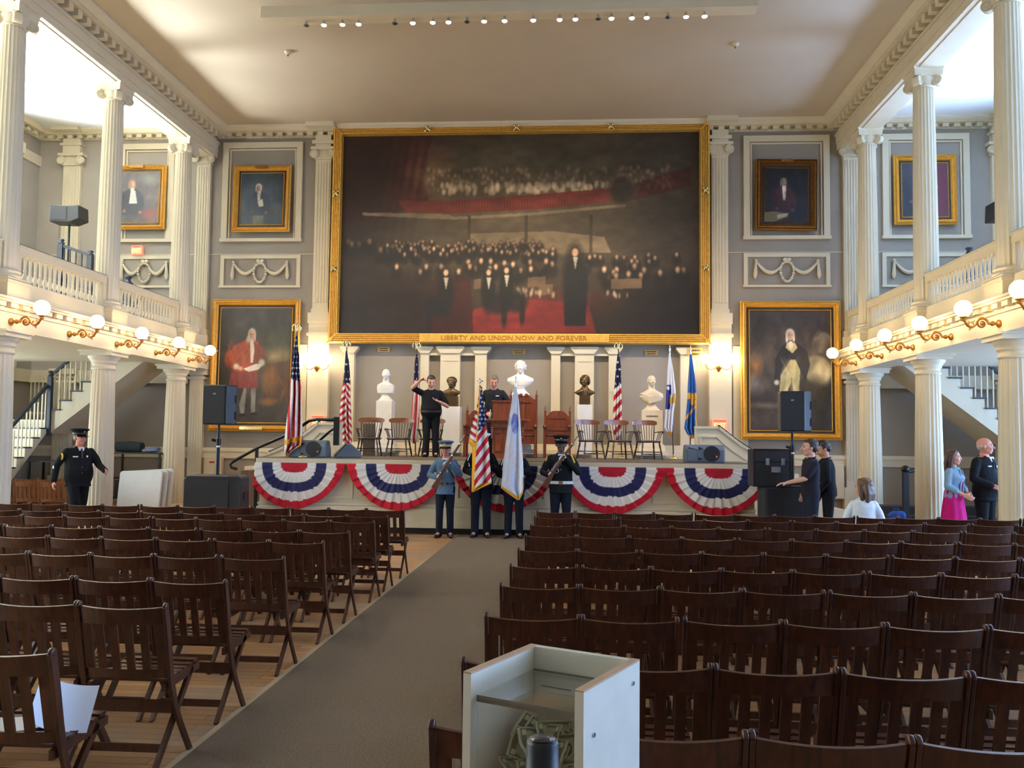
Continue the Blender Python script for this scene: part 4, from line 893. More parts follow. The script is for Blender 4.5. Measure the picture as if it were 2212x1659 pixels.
# pilasters behind the busts under the picture frame
def low_pil(m, x0, x1, z0=1.5, z1=3.74, d=0.16, cap=True):
    m.box((x0, YB-d, z0), (x1, YB, z1))
    if cap: m.prism([(x0, z1-0.0), (x1, z1), (x1+0.10, z1+0.12), (x1+0.10, z1+0.16), (x0-0.10, z1+0.16), (x0-0.10, z1+0.12)], YB-d-0.04, YB, 'XZ')
m = MB()
for x0, x1 in ((-5.38, -5.14), (-3.56, -3.36), (-2.27, -2.0), (-0.49, -0.28), (0.84, 1.05), (2.48, 2.80)): low_pil(m, x0, x1)
for x0, x1 in ((-3.08, -2.62), (0.06, 0.50)):
    low_pil(m, x0, x1, d=0.20); m.box((x0+0.07, YB-0.215, 3.56), (x1-0.07, YB-0.2, 3.58))
for x0, x1 in ((-3.5, -2.1), (-0.4, 0.95)): m.box((x0, YB-0.14, 3.70), (x1, YB, 3.90))
struct('trim_26', m, WHITE)
# brass name plates
PLATE = mat('brass_plate', rgb(206, 168, 98), 0.4, metal=0.4); INK = mat('engraved_ink', rgb(70, 50, 30), 0.7)
def plate(label, px, py, w, h, lines, Y=YB-0.01, nm='name_plate'):
    p = at(px, py, Y); t = thing(nm, label, 'plaque', (p.x, Y, p.z)); m = MB(); m.box((-w/2, -0.02, -h/2), (w/2, 0, h/2)); m.build('plate', PLATE, t, bevel=0.003)
    m = MB(); re_ = random.Random(int(px))
    for i in range(lines):
        zz = h*(0.2-0.42*i); x = -w*(.40-.06*i)
        while x < w*(.36-.06*i): l = re_.uniform(.006, .016); m.box((x, -0.0225, zz-h*.09), (x+l, -0.0195, zz+h*.09)); x += l+.006
    m.build('engraved_marks', INK, t)
plate('small brass plate over the leftmost white marble bust', 829.5, 755, .29, .12, 2)
plate('small brass plate above the central marble bust', 1121, 760, .30, .12, 2)
plate('small brass plate over the rightmost draped marble bust', 1407, 762, .30, .12, 2)
plate('brass plate hung below the right corner of the big painting', 1501, 761, .34, .2, 2, YB-0.19)
# wall sconces either side of the painting: brass arm with three lit shades
SHADE = mat('lit_glass_shade', (1, .9, .7), .5, emit=(1.0, 0.84, 0.56), es=65.0)
for sd, px in (('left', 683), ('right', 1553)):
    p = at(px, 795, YB-0.30); t = thing('wall_sconce', 'brass wall sconce with glowing glass shades on the pilaster %s of the painting' % sd, 'wall lamp', (p.x, YB-0.15, p.z))
    m = MB(); m.lathe([(0.0, -0.10), (0.03, -0.06), (0.075, 0.0), (0.085, 0.05), (0.05, 0.06), (0.0, 0.06)], c=(0, -0.10, 0), n=16); m.box((-0.03, -0.1, 0.0), (0.03, 0, 0.04)); m.build('back_plate', BRASS, t)
    for s in (-1, 1):
        m = MB(); m.tube([(s*0.05, -0.1, 0.02), (s*0.16, -0.14, -0.04), (s*0.27, -0.16, 0.0), (s*0.30, -0.16, 0.09)], 0.012, 7); m.build('arm', BRASS, t)
    for x, z in ((-0.30, 0.17), (0, 0.20), (0.30, 0.17)):
        m = MB(); m.lathe([(0.03, -0.09), (0.07, -0.05), (0.085, 0.02), (0.07, 0.09), (0.03, 0.11), (0.0, 0.11)], c=(x, -0.16 if x else -0.13, z+0.03), n=14); m.build('shade', SHADE, t)
# exit signs
def exit_sign(label, px, py, Y, w=.34, h=.24):
    p = at(px, py, Y); t = thing('exit_sign', label, 'exit sign', (p.x, Y, p.z))
    m = MB(); m.box((-w/2, -0.05, -h/2), (w/2, 0.06, h/2)); m.build('housing', mat('exit_sign_housing', rgb(226, 150, 120), .5, emit=(1.0, 0.32, 0.16), es=0.55), t, bevel=.006)
    text_mesh('exit_lettering', 'EXIT', h*.56, .004, mat('exit_glow', (1, .5, .2), .5, emit=(1.0, 0.5, 0.12), es=5.0), t, (0, -0.054, -h*.08)).scale = (.95, 1.1, 1)
    m = MB(); m.box((-w/2+.03, -.052, h/2-.045), (w/2-.03, -.05, h/2-.015)); m.build('red_band', mat('exit_red', (0.6, 0.04, 0.02), .5, emit=(1, .08, .03), es=1.2), t)
exit_sign('lit red exit sign on the pilaster left of the stage', 688, 909, YB-0.22); exit_sign('lit red exit sign on the pilaster right of the stage', 1554, 918, YB-0.22); exit_sign('lit exit sign high in the left gallery under the portrait', 297, 541, YB-0.07, .26, .22)
# curved panelled wing walls of the stage stairs
def wing(label, s, xa, nm='wing_wall'):
    t = thing(nm, label, 'stair parapet', (xa, 17.3, SZ-1.35)); top = [(0, 2.0), (0.45, 2.0)]
    for k in range(13): u = k/12; top.append((0.45+1.05*u, 2.0-0.64*(1-(1-u)**1.0)*(0.5+0.5*u)**0.3 - 0.10*math.sin(PI*u)))
    top += [(1.75, 1.30)]
    poly = [(0, 1.352)]+top+[(1.75, 0.0), (0.86, 0.0), (0.86, 1.352)]
    P = [(s*x, z) for x, z in poly]
    m = MB(); m.prism(P, -0.09, 0.09, 'XZ'); m.build('parapet', WHITE, t)
    m = MB()
    for a, b in zip(top[:-1], top[1:]): m.bar((s*a[0], 0, a[1]+.02), (s*b[0]+s*.01, 0, b[1]+.02), .26, .05)
    m.build('coping', WHITE, t)
    m = MB(); q = [(0.10, 1.84), (0.42, 1.84)]+[(x-.04, z-.18) for x, z in top[4:12]]; q2 = q+[(1.2, 1.2), (.10, 1.2), (.10, 1.84)]
    for a, b in zip(q2[:-1], q2[1:]): m.bar((s*a[0], -.10, a[1]), (s*b[0], -.10, b[1]), .03, .03)
    m.build('panel_moulding', WHITE, t)
    m = MB(); m.tube([(s*x, -0.02, z+.07) for x, z in top[1:-1]], .02, 8); m.build('handrail', BLKM, t)
    m = MB()
    for k in range(5): m.box((s*(1.75+k*.3), -1.0 if False else .1, 0), (s*(2.05+k*.3), 1.3, 1.12-k*.23))
    m.build('stair_steps', WHITE, t)
wing('white curved parapet of the stage stair, right end of the stage', 1, 2.45); wing('white curved parapet of the stage stair, left end of the stage', -1, -4.72)
# left black handrail with bracket posts
t = thing('handrail', 'black metal handrail climbing the steps at the left end of the stage', 'handrail', (-5.0, 15.9, 0))
def LP(px, py, Y=16.0): p = at(px, py, Y); return (p.x, p.y, p.z)
m = MB(); m.tube([LP(512, 1013), LP(500, 1010), LP(497, 1002), LP(505, 996), LP(555, 968), LP(612, 943), LP(655, 918), LP(668, 909), LP(685, 906), LP(722, 907)], .03, 8); m.build('upper_rail', BLKM, t, world=True)
m = MB(); m.tube([LP(690, 952, 16.3), LP(712, 932, 16.3), LP(730, 921, 16.3)], .025, 8); m.build('lower_rail', BLKM, t, world=True)
for (px, y0, y1) in ((727, 903, 962),): a = LP(px, y0); b = LP(px, y1); m = MB(); m.box((a[0]-.05, a[1]-.02, b[2]), (a[0]+.05, a[1]+.05, a[2]+.02)); m.build('post', BLKM, t, world=True)
a = LP(555, 970); m = MB(); m.box((a[0]-.025, a[1]-.025, 0.0), (a[0]+.025, a[1]+.025, a[2])); m.build('post', BLKM, t, world=True)
t = thing('handrail', 'black handrail post beside the steps under the right gallery', 'handrail', (6.4, 17.0, 0))
m = MB(); m.box((-.05, -.05, 0), (.05, .05, 1.20)); m.sphere((0, 0, 1.25), .08, 12, 8); m.build('post', BLKM, t)
m = MB(); m.tube([(0, 0, 1.2), (.25, .1, 1.24), (.5, .2, 1.3)], .035, 8); m.build('rail', BLKM, t)
# dark brown board beside the left flags
t = tag(MB().box((-4.56, 18.5, SZ), (-4.30, 18.56, 2.05)).build('upright_board', mat('brown_board', rgb(70, 56, 44), .6)), 'dark upright board standing behind the left stage chairs', 'board')

# ------------------------------------------------------------------ busts on pedestals
def remesh(name, mb, matr, parent=None, voxel=0.008, smooth=3, loc=None, fac=0.5, label=None, mats=None):
    o = mb.build(name+'_tmp', matr, None); md = o.modifiers.new('r', 'REMESH'); md.mode = 'VOXEL'; md.voxel_size = voxel; md.use_smooth_shade = True
    if smooth: sm = o.modifiers.new('s', 'SMOOTH'); sm.factor = fac; sm.iterations = smooth
    bpy.context.view_layer.update()
    me = bpy.data.meshes.new_from_object(o.evaluated_get(bpy.context.evaluated_depsgraph_get())); old = o.data; bpy.data.objects.remove(o); bpy.data.meshes.remove(old)
    me.materials.clear(); me.materials.append(matr)
    me.polygons.foreach_set('use_smooth', [True]*len(me.polygons)); me.name = name
    o = bpy.data.objects.new(name, me); col.objects.link(o); o.parent = parent
    if loc is not None: o.location = loc
    return o
def blob_head(m, c, s=1.0, yaw=0.0, pitch=0.0, nose=1.0, roll=0.0, ears=True):
    """face towards -Y before rotation; c = middle of the head"""
    R = (Matrix.Rotation(yaw, 3, 'Z') @ Matrix.Rotation(pitch, 3, 'X') @ Matrix.Rotation(roll, 3, 'Y')); c = Vector(c)
    def E(p, r, n=16, k=12):
        mm = MB(); mm.sphere((0, 0, 0), 1, n, k); m.add([c+R @ (Vector(p)*s+Vector((v[0]*r[0], v[1]*r[1], v[2]*r[2]))*s) for v in mm.v], mm.f, 0, True)
    def T(a, b, ra, rb): m.tube([c+R @ (Vector(a)*s), c+R @ (Vector(b)*s)], [ra*s, rb*s], 8)
    E((0, .01, .03), (.078, .098, .088)); E((0, -.02, -.035), (.062, .075, .075)); E((0, -.055, -.085), (.034, .034, .026)); E((0, -.03, -.01), (.068, .068, .06))
    T((0, -.092, .018), (0, -.112*nose, -.026), .009, .014); E((0, -.104*nose, -.03), (.017, .012, .009))
    for q in (-1, 1):
        T((q*.012, -.088, .026), (q*.045, -.078, .028), .009, .008); E((q*.036, -.074, -.028), (.022, .018, .022))
        if ears: E((q*.078, .008, -.005), (.010, .018, .028))
    E((0, -.088, -.056), (.025, .012, .007)); E((0, -.086, -.066), (.022, .012, .008))
    return R, c
MARB = mat('white_marble', rgb(232, 228, 222), .4, var=.05, scale=6); MARBC = mat('cream_marble', rgb(224, 208, 184), .45, var=.05, scale=6)
BRON = mat('bronze_patina', rgb(96, 76, 50), .38, metal=.7, var=.25, scale=25)
VEIN = mat('veined_marble', rgb(226, 226, 228), .35, var=.10, scale=2.2, stretch=(1, 1, .4))
def bust(label, c, matr, kind, yaw=0.0, s=1.0, hair=None, nm='marble_bust', spec=(.44, 1.05, .29, .27)):
    t = thing(nm, label, 'bust', c); m = MB()
    hz, hs, st, wd_ = spec; s = st/.29
    R, cc = blob_head(m, (0, -.02, hz), hs, yaw, 0, 1.0)
    m.tube([(0, .01, st*.6), (0, .002, st*.98), (0, -.005, hz-.05*hs)], [.085*hs, .068*hs, .060*hs], 14)
    if kind == 'square':      # herm-style block shoulders
        G = []
        for z, rx, ry in ((0, .15, .10), (.02, .20, .12), (.14, .215, .125), (.21, .20, .12), (.25, .12, .09), (.28, .07, .07)):
            G.append([((abs(math.cos(a))**.6)*math.copysign(1, math.cos(a))*rx*s, (abs(math.sin(a))**.6)*math.copysign(1, math.sin(a))*ry*s, z*s) for a in [2*PI*k/28 for k in range(28)]])
        G = [[(x*wd_/(.215*s), y, z) for x, y, z in r_] for r_ in G]
        m.grid(G, closed=True); m.add(G[0], [tuple(reversed(range(28)))]); m.add(G[-1], [tuple(range(28))])
    else:
        w = {'round': .27, 'drape': .26, 'point': .235}[kind]; G = []
        zs = {'round': [(-.0, .10, .09), (.06, .2, .12), (.14, .265, .125), (.20, .26, .115), (.25, .16, .10), (.29, .08, .075)], 'drape': [(0, .12, .10), (.05, .21, .13), (.13, .265, .135), (.20, .25, .125), (.25, .15, .11), (.29, .08, .08)], 'point': [(-.02, .05, .06), (.04, .12, .10), (.12, .24, .10), (.16, .20, .105), (.22, .11, .09), (.28, .07, .07)]}[kind]
        for z, rx, ry in zs: G.append([(math.cos(a)*rx*wd_/w, math.sin(a)*ry*s, z*s) for a in [2*PI*k/28 for k in range(28)]])
        m.grid(G, closed=True); m.add(G[0], [tuple(reversed(range(28)))]); m.add(G[-1], [tuple(range(28))])
        for q in (-1, 1): m.tube([(q*.055*s, -.05*s, .32*s), (q*.03*s, -.105*s, .18*s), (q*.01*s, -.10*s, .04*s)], [.012*s, .018*s, .012*s], 6)
    if kind == 'drape':
        for k in range(6): m.tube([(-.23*s+.02*k*s, -.06*s, (.20-.02*k)*s), (-.05*s, -.135*s, (.14-.028*k)*s), (.15*s, -.10*s, (.13-.02*k+.03)*s), (.22*s, 0, (.20-.02*k)*s)], [.012*s, .018*s, .016*s, .01*s], 6)
    if hair == 'curls':
        s = hs/1.05
        for k in range(26):
            a = rnd.uniform(0, 2*PI); e = rnd.uniform(.1, 1.3); p = Vector((math.cos(a)*math.cos(e)*.088, math.sin(a)*math.cos(e)*.10+.012, math.sin(e)*.09+.03))*s*1.05
            if p.y < -.055*s and p.z < .08*s: continue
            m.sphere(cc+R @ p, .022*s, 8, 6)
        for q in (-1, 1): m.sphere(cc+R @ Vector((q*.085*s, .02*s, .03*s)), .036*s, 8, 6); m.sphere(cc+R @ Vector((q*.075*s, .05*s, -.01*s)), .04*s, 8, 6)
    if hair == 'bob':
        s = hs
        for q in (-1, 1): m.tube([cc+R @ (Vector((q*.03, -.01, .125))*s), cc+R @ (Vector((q*.085, .0, .06))*s), cc+R @ (Vector((q*.092, .02, -.03))*s), cc+R @ (Vector((q*.06, .05, -.07))*s)], [.03*s, .036*s, .034*s, .03*s], 8)
        m.sphere(cc+R @ (Vector((0, .04, .05))*s), .105*s, 14, 10); m.sphere(cc+R @ (Vector((0, .075, -.03))*s), .075*s, 12, 8)
    if hair == 'turban':
        s = hs
        m.sphere(cc+R @ (Vector((0, .03, .06))*s), .112*s, 14, 10, sc=(1.08, 1.05, .85)); m.sphere(cc+R @ (Vector((0, .06, -.02))*s), .09*s, 12, 8)
    remesh('bust_figure', m, matr, t, .007*max(1, s), 2)
    return t
def ped(label, x, y, z0, z1, w, d, matr, base=True, socle=None, text=None):
    t = thing('pedestal', label, 'pedestal', (x, y, z0)); h = z1-z0
    m = MB(); m.box((-w/2, -d/2, 0), (w/2, d/2, h)); m.build('pedestal_shaft', matr, t, bevel=.004)
    if base: m = MB(); m.box((-w/2-.12, -d/2-.12, 0), (w/2+.12, d/2+.12, .10)); m.box((-w/2-.06, -d/2-.06, .1), (w/2+.06, d/2+.06, .20)); m.box((-w/2-.03, -d/2-.03, .2), (w/2+.03, d/2+.03, .24)); m.build('pedestal_base', matr, t)
    if socle: m = MB(); m.lathe([(socle*1.0, 0), (socle*1.0, .02), (socle*.85, .035), (socle*.6, .09), (socle*.52, .12), (socle*.6, .135), (socle*.62, .15)], c=(0, 0, h), n=28); m.build('socle', matr, t)
    if text:
        m = MB()
        for i in range(11): m.box((-.13+i*.024, -d/2-.003, h-.15), (-.115+i*.024, -d/2+.001, h-.12)); m.box((-.13+i*.024, -d/2-.003, h-.12), (-.120+i*.024, -d/2+.001, h-.115))
        m.build('carved_marks', INK, t)
    return t
BYY = 19.25
def bx_(px, py, Y=BYY): return at(px, py, Y)
sw = SZ+.08
p = bx_(833, 866); ped('tall white marble pedestal under the bald square-shouldered bust', p.x, BYY, sw, p.z-.0, .36, .34, MARB, True, .17); bust('white marble bust with bald head and square shoulders, leftmost on stage', (p.x, BYY, p.z+.155), MARB, 'square', .15, spec=(.445, 1.08, .29, .20))
p = bx_(975, 870); ped('veined marble pedestal under the dark bronze bust left of the lectern', p.x+.02, BYY, sw, p.z-.09, .40, .34, VEIN, False); m = MB(); m.box((-.16, -.13, 0), (.16, .13, .09)); 
b = bust('dark bronze bust with bushy hair behind the standing technician', (p.x, BYY, p.z+.13), BRON, 'round', -.1, .80, 'turban', 'bronze_bust', (.31, 1.02, .19, .205)); m = MB(); m.box((-.15, -.12, -.22), (.15, .12, .02)); m.build('bronze_plinth', BRON, b)
p = bx_(1124, 850); ped('broad marble pedestal of the central bust behind the lectern', p.x, BYY, sw, p.z-.02, .42, .36, MARB, True, .2); bust('large white marble bust with curly side hair behind the lectern, centre', (p.x, BYY, p.z+.13), MARB, 'round', 0, 1.18, 'curls', spec=(.455, 1.25, .30, .31))
p = bx_(1263, 866); ped('narrow veined marble pedestal under the pointed-shoulder bronze bust', p.x, BYY, sw, p.z-.09, .33, .32, VEIN, False)
b = bust('bronze bust with short bobbed hair and pointed shoulders, right of the lectern', (p.x, BYY, p.z+.08), BRON, 'point', -.25, .92, 'bob', 'bronze_bust', (.36, 1.0, .24, .238)); m = MB(); m.box((-.12, -.11, -.17), (.12, .11, .04)); m.build('bronze_plinth', BRON, b)
p = bx_(1407, 887); ped('cream marble pedestal under the draped bust at right', p.x, BYY, sw, p.z, .46, .40, MARBC, True, .19, True); bust('cream marble bust in a draped robe, rightmost on stage', (p.x, BYY, p.z+.155), MARBC, 'drape', .2, spec=(.50, 1.12, .32, .26))

# ------------------------------------------------------------------ furniture on the stage
SEATB = mat_wood('black_lacquered_wood', rgb(34, 24, 20), rgb(50, 34, 26), .3, coat=.4); CREST = mat_wood('cherry_crest', rgb(96, 54, 30), rgb(140, 84, 48), .28, axis=0, coat=.5)
OAK = mat_wood('carved_mahogany', rgb(92, 42, 22), rgb(126, 62, 32), .35, coat=.3)
def captain(label):
    t = thing('armchair', label, 'chair')
    m = MB(); G = []; CZ = .09
    for k, (z, f) in enumerate(((.395, .93), (.405, 1.0), (.445, 1.0), (.455, .96))): G.append([(.27*f*math.copysign(abs(math.cos(a))**.7, math.cos(a)), .235*f*math.copysign(abs(math.sin(a))**.75, math.sin(a)), z-(.012 if k == 3 else 0)) for a in [2*PI*j/32 for j in range(32)]])
    m.grid(G, closed=True); m.add(G[0], [tuple(reversed(range(32)))]); m.add(G[-1], [tuple(range(32))]); m.build('seat', SEATB, t)
    for sx in (-1, 1):
        for sy in (-1, 1): m = MB(); a = Vector((sx*.19, sy*.16, .425)); b = Vector((sx*.25, sy*.235, 0)); m.tube([a, a.lerp(b, .3), a.lerp(b, .42), a.lerp(b, .6), b], [.016, .022, .015, .023, .014], 10); m.build('leg', SEATB, t)
    m = MB()
    for sx in (-1, 1): m.tube([(sx*.225, -.20, .18), (sx*.225, 0, .18), (sx*.225, .20, .18)], [.008, .015, .008], 8)
    m.tube([(-.225, -.2, .13), (0, -.2, .13), (.225, -.2, .13)], [.009, .016, .009], 8); m.tube([(-.225, .02, .18), (.225, .02, .18)], .01, 8); m.build('stretcher', SEATB, t)
    m = MB()   # spindles (back is towards +Y, chair faces -Y)
    for k in range(7):
        x = -.18+.06*k; m.tube([(x*.85, .19, .44), (x*1.15, .285-.02*abs(x)/.18*.5, .74+CZ)], .0085, 7)
    for sx in (-1, 1): m.tube([(sx*.20, .18, .44), (sx*.225, .21, .6), (sx*.25, .26, .76+CZ)], [.014, .016, .013], 8)
    m.build('spindles', SEATB, t)
    m = MB(); G = []
    for i in range(17):
        u = -1+i/8; x = .30*u; y = .285-.055*u*u*1.0; hh = .058*(1-.45*max(0, abs(u)-.8)/.2); zc = .775+CZ-.01*u*u; G.append([(x, y-.013, zc-hh), (x, y+.013, zc-hh+.004), (x, y+.017, zc+hh-.012), (x, y, zc+hh), (x, y-.012, zc+hh-.008)])
    m.grid(G, closed=True, smooth=False); m.add(G[0], [tuple(range(5))]); m.add(G[-1], [tuple(reversed(range(5)))]); m.build('crest_rail', CREST, t)
    for sx in (-1, 1):
        m = MB(); m.tube([(sx*.235, .22, .63), (sx*.27, .05, .645), (sx*.285, -.12, .65), (sx*.275, -.20, .635), (sx*.26, -.22, .61)], [.015, .018, .024, .024, .012], 8, flat=.7)
        for yy in (-.13, -.04, .05): m.tube([(sx*.225, yy+.02, .45), (sx*.275, yy-.01, .64)], .009, 7)
        m.build('arm', SEATB, t)
    return t
cc0 = None
for px, py, rz, lb in ((797, 992, .06, 'dark armchair with brown crest rail, leftmost of the stage chairs'), (861, 992, -.05, 'dark armchair beside the technician, second from left on stage'), (930, 990, 0, 'dark armchair mostly hidden behind the standing technician'),
                       (1276, 995, .35, 'dark armchair in front of the bobbed bronze bust'), (1338, 996, .3, 'dark armchair in front of the right striped flag, middle of right three'), (1400, 996, .3, 'dark armchair turned inward, rightmost of the stage chairs')):
    YC = 18.45 if px == 930 else 18.0; q = at(px, py, YC)
    if cc0 is None: cc0 = captain(lb); cc0.location = (q.x, YC, SZ); cc0.rotation_euler[2] = rz; cc0['group'] = 'armchairs on the stage'; cc0.scale = (.93, .93, .90)
    else: dup(cc0, (q.x, YC, SZ), rz, lb, 'armchairs on the stage')
    
def throne(label, x, y, h, w, scroll=False):
    t = thing('carved_chair', label, 'chair', (x, y, SZ))
    for s in (-1, 1):
        m = MB(); m.box((s*w/2-.025, .2, 0), (s*w/2+.025, .25, h-.13)); m.lathe([(.0, h-.13), (.03, h-.13), (.03, h-.11), (.014, h-.10), (.026, h-.07), (.018, h-.05), (.01, h-.04), (.018, h-.02), (0, h+.01)], c=(s*w/2, .225, 0), n=10); m.build('back_post', OAK, t)
        m = MB(); m.box((s*w/2-.025, -.25, 0), (s*w/2+.025, -.2, .66)); m.build('leg', OAK, t)
        m = MB(); m.box((s*w/2-.035, -.27, .66), (s*w/2+.035, .2, .70)); m.sphere((s*w/2, -.27, .675), .04, 10, 8); m.build('arm', OAK, t)
    top = h-.22
    pts = [(-w/2, .48), (w/2, .48), (w/2, top)]
    if scroll: pts += [(w*.40, top+.02), (w*.22, top+.10), (w*.10, top+.13), (w*.03, top+.09), (-w*.03, top+.09), (-w*.10, top+.13), (-w*.22, top+.10), (-w*.40, top+.02), (-w/2, top)]
    else: pts += [(w*.42, top), (w*.30, top+.08), (w*.18, top+.11), (-w*.18, top+.11), (-w*.30, top+.08), (-w*.42, top), (-w/2, top)]
    m = MB(); m.prism(pts, .205, .24, 'XZ'); m.build('back_panel', OAK, t)
    m = MB()
    for a, b, c, d in ((-w*.38, w*.38, .60, .64), (-w*.38, w*.38, top-.06, top-.02), (-w*.38, -w*.32, .60, top-.02), (w*.32, w*.38, .60, top-.02)): m.box((a, .19, c), (b, .205, d))
    m.build('panel_frame', OAK, t)
    if scroll:
        for s in (-1, 1): m = MB(); m.tube([(s*w*.10+s*.035*(1-k/14)*math.cos(k*.7), .2, top+.10+.035*(1-k/14)*math.sin(k*.7)) for k in range(14)], .014, 6); m.build('scroll', OAK, t)
    m = MB(); m.box((-w/2, -.22, .40), (w/2, .2, .46)); m.box((-w/2+.02, -.22, .30), (w/2-.02, -.19, .40)); m.build('seat_frame', OAK, t)
    m = MB(); m.box((-w/2+.03, -.2, .46), (w/2-.03, .19, .50)); m.build('seat_cushion', mat('black_leather', rgb(30, 26, 26), .45), t, bevel=.015)
q = at(1203, 990, 18.4); throne('tall carved wooden chair with arched top, right of the lectern', q.x, 18.6, 1.14, .54)
q = at(1030, 990, 18.4); throne('tall carved wooden chair half hidden by the guard flag, left of lectern', q.x, 18.6, 1.14, .54)
q = at(1128, 990, 18.4); throne('largest carved chair with scrolled crest behind the lectern', q.x, 18.5, 1.48, .56, True)
# lectern
q = at(1097, 990, 17.5); t = thing('lectern', 'carved brown wooden lectern with raised reading desk, centre of the stage', 'lectern', (q.x, 17.5, SZ))
m = MB(); m.box((-.43, -.28, .76), (.43, .28, .80)); m.box((-.40, -.25, .73), (.40, .25, .76)); m.build('table_top', OAK, t, bevel=.006)
m = MB(); m.box((-.31, -.2, .80), (.31, -.17, 1.16)); m.box((-.31, -.2, .80), (-.28, .18, 1.12)); m.box((.28, -.2, .80), (.31, .18, 1.12)); m.box((-.33, -.22, 1.15), (.33, .1, 1.18)); m.build('reading_desk', OAK, t)
m = MB(); m.box((-.30, -.17, .08), (.30, .17, .73)); m.box((-.35, -.22, 0), (.35, .22, .08)); m.box((-.34, -.21, .62), (.34, .21, .73)); m.build('body', OAK, t)
m = MB()
for x in (-.2, 0, .2):
    m.box((x-.08, -.185, .14), (x+.08, -.172, .18)); m.box((x-.08, -.185, .52), (x+.08, -.172, .56)); m.box((x-.08, -.185, .14), (x-.06, -.172, .56)); m.box((x+.06, -.185, .14), (x+.08, -.172, .56))
for s in (-1, 1):
    for k in range(6): m.sphere((s*.31, -.2, .62-.04*k), .03-.002*k, 8, 6)
m.build('carving', OAK, t)
t = thing('bottle', 'small clear water bottle standing on the left of the lectern top', 'bottle', (q.x-.36, 17.42, SZ+.80)); m = MB(); m.lathe([(0, 0), (.032, 0), (.034, .09), (.03, .13), (.013, .16), (.013, .175)], n=14); m.build('bottle_body', mat('bottle_plastic', rgb(170, 180, 180), .2, spec=.8), t); m = MB(); m.cyl((0, 0, .175), (0, 0, .195), .015, n=12); m.build('cap', PAPER, t)
# spear-topped bottle-like glass ornament beside the large chair
# ------------------------------------------------------------------ loudspeakers, cases
GREYB = mat('grey_speaker_shell', rgb(92, 102, 114), .55, var=.1, scale=60); GRILL = mat('speaker_grille', rgb(20, 21, 24), .6, var=.4, scale=200)
REDB = mat('red_badge', rgb(230, 70, 50), .4, emit=(.9, .15, .08), es=.3)
def wedge(label, px, py, Y):
    q = at(px, py, Y); t = thing('stage_monitor', label, 'loudspeaker', (q.x, Y, SZ), .0)
    m = MB(); P = [(-.18, 0), (.20, 0), (.20, .16), (.10, .33), (-.08, .33), (-.18, .24)]; m.prism([(y, z) for y, z in P], -.36, .36, 'YZ'); m.build('cabinet', GREYB, t, bevel=.025)
    m = MB(); m.cyl((.12, -.195, .165), (.12, -.16, .165), .145, n=32); m.build('woofer_grille', GRILL, t)
    m = MB(); m.add([(-.32, -.185, .04), (-.14, -.185, .09), (-.14, -.185, .24), (-.32, -.185, .29), (-.30, -.165, .07), (-.17, -.16, .12), (-.17, -.16, .21), (-.30, -.165, .26)], [(0, 1, 5, 4), (1, 2, 6, 5), (2, 3, 7, 6), (3, 0, 4, 7), (4, 5, 6, 7)]); m.build('horn', GREYB, t)
    for z in (.07, .26): m = MB(); m.prism([(-.12, z-.03), (-.04, z), (-.12, z+.03)], -.19, -.17, 'XZ'); m.build('port', BLACK, t)
    m = MB(); m.box((.19, -.2, .10), (.22, -.195, .13)); m.build('badge', REDB, t)
    return t
wedge('grey stage monitor with round grille, left end of the stage', 669, 991, 16.1); wedge('grey stage monitor with round grille, right end of the stage', 1520, 998, 16.1)
q = at(750, 992, 16.4); t = thing('stage_monitor', 'dark wedge monitor seen from its side near the left stage chairs', 'loudspeaker', (q.x, 16.4, SZ), .3)
m = MB(); m.prism([(-.26, 0), (.26, 0), (.26, .10), (.06, .27), (-.02, .27)], -.2, .2, 'XZ'); m.build('cabinet', GREYB, t, bevel=.02); m = MB(); m.add([(-.25, -.19, .03), (-.03, -.19, .27), (-.03, .19, .27), (-.25, .19, .03), (-.26, -.19, .05), (-.04, -.19, .28), (-.04, .19, .28), (-.26, .19, .05)], [(4, 5, 6, 7), (0, 3, 2, 1), (0, 1, 5, 4), (2, 3, 7, 6)]); m.build('grille', mat('tan_grille', rgb(130, 120, 100), .8), t)
def pa(label, px, pole_top_py, Y, sx=1, cap_z=None, x_off=0):
    a = at(px, pole_top_py, Y)
    return a
